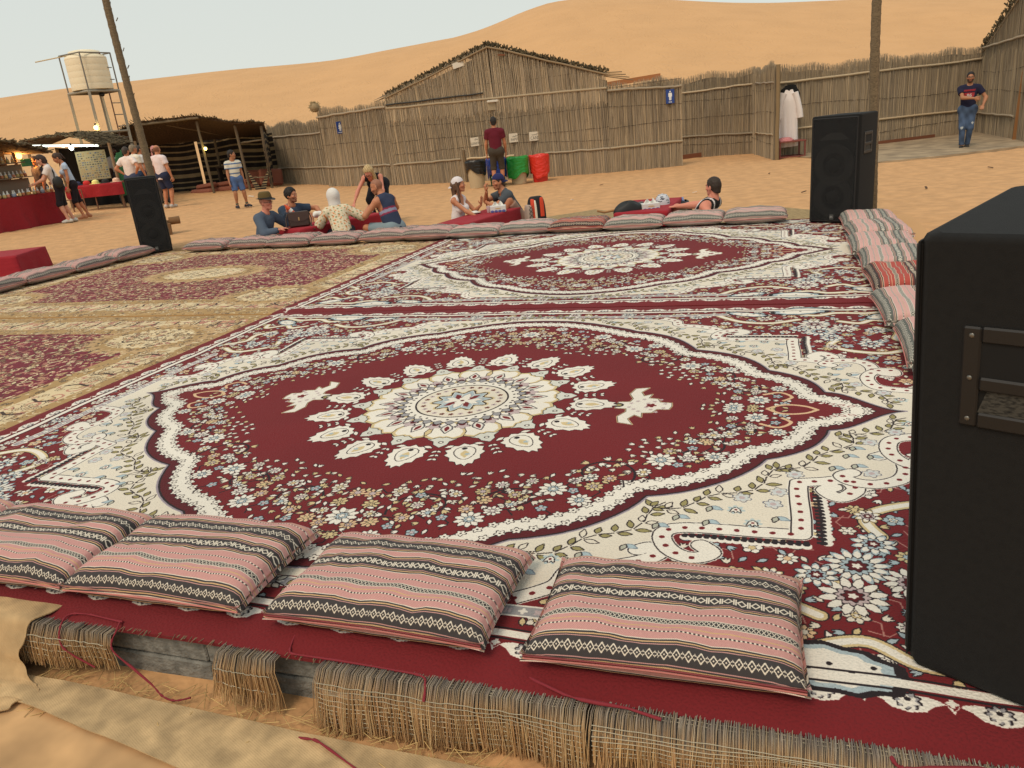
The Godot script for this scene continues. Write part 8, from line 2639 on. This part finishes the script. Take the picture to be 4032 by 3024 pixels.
func _ready() -> void:
	var cam := Camera3D.new()
	cam.name = "camera"
	add_child(cam)
	cam.transform = Transform3D(Basis(Vector3.RIGHT, deg_to_rad(-18.813)) * Basis(Vector3.BACK, deg_to_rad(-5.7687)), Vector3(0, 1.5, 0))
	cam.fov = 53.09; cam.near = 0.05; cam.far = 2000.0
	cam.current = true
	var we := WorldEnvironment.new()
	we.name = "surroundings"
	var env := Environment.new()
	var sky := Sky.new()
	var sm := ProceduralSkyMaterial.new()
	sm.sky_top_color = Color8(192, 201, 202); sm.sky_horizon_color = Color8(208, 211, 202); sm.sky_curve = 0.22
	sm.ground_bottom_color = Color8(150, 116, 80); sm.ground_horizon_color = Color8(200, 180, 150)
	sm.sun_angle_max = 1.0
	sky.sky_material = sm
	env.background_mode = Environment.BG_SKY; env.sky = sky
	env.ambient_light_source = Environment.AMBIENT_SOURCE_SKY
	env.tonemap_mode = Environment.TONE_MAPPER_LINEAR
	env.tonemap_exposure = 1.18
	env.sdfgi_enabled = true; env.ssao_enabled = true; env.ssil_enabled = true
	we.environment = env
	add_child(we)
	var sun := DirectionalLight3D.new()
	sun.name = "sun"
	sun.light_energy = 0.5; sun.light_angular_distance = 22.0; sun.light_color = Color(1.0, 0.93, 0.84); sun.shadow_enabled = true
	sun.transform = Transform3D(Basis.looking_at(Vector3(0.35, -0.85, -0.55)), Vector3(0, 10, 0))
	add_child(sun)

	terrain()
	rugs()
	fences()
	tent()
	water_tower()
	stalls()
	palm_pole("tall leaning palm trunk pole behind the left speaker", Vector3(-5.78, 0.0, -13.75), Vector3(-5.81, 6.6, -13.8), 0.062, 0.05, 1)
	palm_pole("palm trunk pole right behind the far right speaker", Vector3(4.74, -0.2, -9.78), Vector3(4.66, 5.2, -9.78), 0.056, 0.046, 2)
	front_edge()
	cushions()
	speakers()
	signs()
	bins()
	bench_and_robe()
	tables()
	people()

func rugs() -> void:
	var red := vmat("red_carpet", 1.0, {"albedo_texture": red_carpet_print(), "normal_enabled": true, "normal_texture": normal_tex(noise_image(1024, 0.4, 7, FastNoiseLite.TYPE_SIMPLEX, 1), 2.0), "normal_scale": 0.3})
	var beige := vmat("beige_carpet", 1.0, {"albedo_texture": beige_carpet_print()})
	rug("patterned_carpet", "beige carpet nearest the left picture edge", rug_at(-5.5, 0, -0.02), beige, 0.0, 0.0)
	rug("patterned_carpet", "far beige carpet with cream medallion, by the left speaker", rug_at(-5.4, 0, 4.36, 0.0), beige, 0.0, 0.0)
	rug("patterned_carpet", "near dark red carpet with the large white rosette in full view", rug_at(0, 0, 0), red, 0.012, 0.02)
	rug("patterned_carpet", "far dark red carpet with rosette, reaching to the far cushions", rug_at(-0.035, 0, 4.343, 0.0065), red, 0.014, 0.0)

func speakers() -> void:
	loudspeaker("loudspeaker", "black loudspeaker with two cones at the left end of the far cushions", Transform3D(Basis(Vector3.UP, 0.45), Vector3(-5.68, 0.01, -13.06)), 0.48, 0.36, 0.5, 1.21)
	loudspeaker("loudspeaker", "black loudspeaker in front of the right palm trunk pole", Transform3D(Basis(Vector3.UP, -0.864), Vector3(4.13, 0.012, -9.19)), 0.58, 0.46, 0.56, 1.2)
	loudspeaker("loudspeaker", "huge near black loudspeaker cut by the right picture edge", Transform3D(Basis(Vector3.UP, -2.498) * Basis(Vector3.BACK, -0.094), Vector3(0.985, 0.014, -1.70) - (Basis(Vector3.UP, -2.498) * Basis(Vector3.BACK, -0.094)) * Vector3(0.25, 0, 0.265)), 0.5, 0.4, 0.53, 1.18)

func terrain() -> void:
	var sand := mat("sand", 212, 163, 112, 1.0)
	sand.albedo_texture = grey_tex(noise_image(512, 0.012, 1), 0.86, 1.0)
	sand.normal_enabled = true; sand.normal_texture = normal_tex(noise_image(512, 0.03, 2), 5.0); sand.normal_scale = 0.7
	worldly(sand, Vector3.ONE * 0.45)
	var f := FastNoiseLite.new()
	f.seed = 5; f.frequency = 1.9; f.fractal_octaves = 3
	var dim := FastNoiseLite.new()
	dim.seed = 8; dim.noise_type = FastNoiseLite.TYPE_CELLULAR; dim.frequency = 2.2; dim.cellular_return_type = FastNoiseLite.RETURN_DISTANCE
	var xs := PackedFloat32Array(); var zs := PackedFloat32Array()
	for k in range(-14, 0): xs.append(-18.0 - pow(absf(k), 1.75) * 4.0)
	for k in 301: xs.append(-18.0 + k * 0.12)
	for k in range(1, 15): xs.append(18.0 + pow(k, 1.75) * 4.0)
	for k in range(-12, 0): zs.append(-32.0 - pow(absf(k), 1.75) * 4.0)
	for k in 281: zs.append(-32.0 + k * 0.12)
	for k in range(1, 12): zs.append(1.6 + pow(k, 1.75) * 4.0)
	var b := MB.new()
	var nx := xs.size() - 1; var nz := zs.size() - 1
	var g := func(u: float, w: float) -> Vector3:
		var x := xs[roundi(u * nx)]; var z := zs[roundi(w * nz)]
		var y := sand_y(x, z)
		if absf(x) < 18.0 and z > -32.0 and z < 1.6:
			y += 0.012 * f.get_noise_2d(x, z) + 0.04 * (dim.get_noise_2d(x, z) + 0.6) * (0.3 + 0.7 * smoothstep(-3.0, -8.0, z)) - 0.012
		return Vector3(x, y, z)
	b.grid(nx, nz, g, Vector2.ONE, true)
	struct("sand_ground", b, sand)
	# the dune behind the camp: its crest about 95 m away
	var crest := [[-400.0, 3.0], [-160.0, 8.6], [-70.0, 9.2], [-54.6, 9.47], [-47.5, 9.77], [-39.5, 9.86], [-28.5, 9.98], [-16.9, 9.9], [-10.2, 10.4], [-2.4, 11.0], [0.1, 11.45], [2.5, 12.05], [5.4, 12.9], [9.1, 13.6], [15.2, 13.4], [29.5, 11.6], [40.5, 10.85], [52.6, 10.3], [90.0, 9.6], [400.0, 8.0]]
	var height := func(x: float) -> float:
		for k in crest.size() - 1:
			if x <= crest[k + 1][0]:
				var a: float = (x - crest[k][0]) / (crest[k + 1][0] - crest[k][0])
				var p0: float = crest[max(k - 1, 0)][1]; var p3: float = crest[min(k + 2, crest.size() - 1)][1]
				return cubic_interpolate(crest[k][1], crest[k + 1][1], p0, p3, a) if k > 1 and k < crest.size() - 3 else lerpf(crest[k][1], crest[k + 1][1], a)
		return 10.0
	var dn := FastNoiseLite.new()
	dn.seed = 21; dn.frequency = 0.02; dn.fractal_octaves = 3
	b = MB.new()
	var du := func(u: float, w: float) -> Vector3:
		var x := lerpf(-330.0, 330.0, u)
		x = x * (0.25 + 0.75 * absf(x) / 330.0)
		var z := lerpf(-30.0, -230.0, pow(w, 1.2))
		var zc := -95.0
		var y: float
		var h: float = height.call(x * 95.0 / -zc)
		if z > zc:
			var s := (z + 30.0) / (zc + 30.0)
			y = (h + 0.6) * (0.62 * s + 0.38 * s * s * (3.0 - 2.0 * s)) - 0.6
		else:
			y = h - (zc - z) * 0.12 - pow((zc - z), 2.0) * 0.0008
		return Vector3(x, y + dn.get_noise_2d(x, z) * 0.4 * smoothstep(-35.0, -60.0, z) * smoothstep(-92.0, -70.0, z), z)
	b.grid(200, 120, du)
	var rip := Image.create(512, 512, false, Image.FORMAT_L8)
	var rn := noise_image(512, 0.01, 31)
	for y in 512:
		for x in 512:
			var ph := (x / 512.0 * 28.0 + rn.get_pixel(x, y).r * 5.0) * TAU
			rip.set_pixel(x, y, Color(0.5 + 0.5 * sin(ph) * rn.get_pixel((x + 90) % 512, y).r, 0, 0))
	var dsand := mat("dune_sand", 210, 163, 112, 1.0)
	dsand.albedo_texture = grey_tex(noise_image(256, 0.01, 33), 0.95, 1.0)
	dsand.normal_enabled = true; dsand.normal_texture = normal_tex(rip, 4.0); dsand.normal_scale = 0.5
	worldly(dsand, Vector3(0.06, 0.06, 0.06))
	struct("sand_dune", b, dsand)
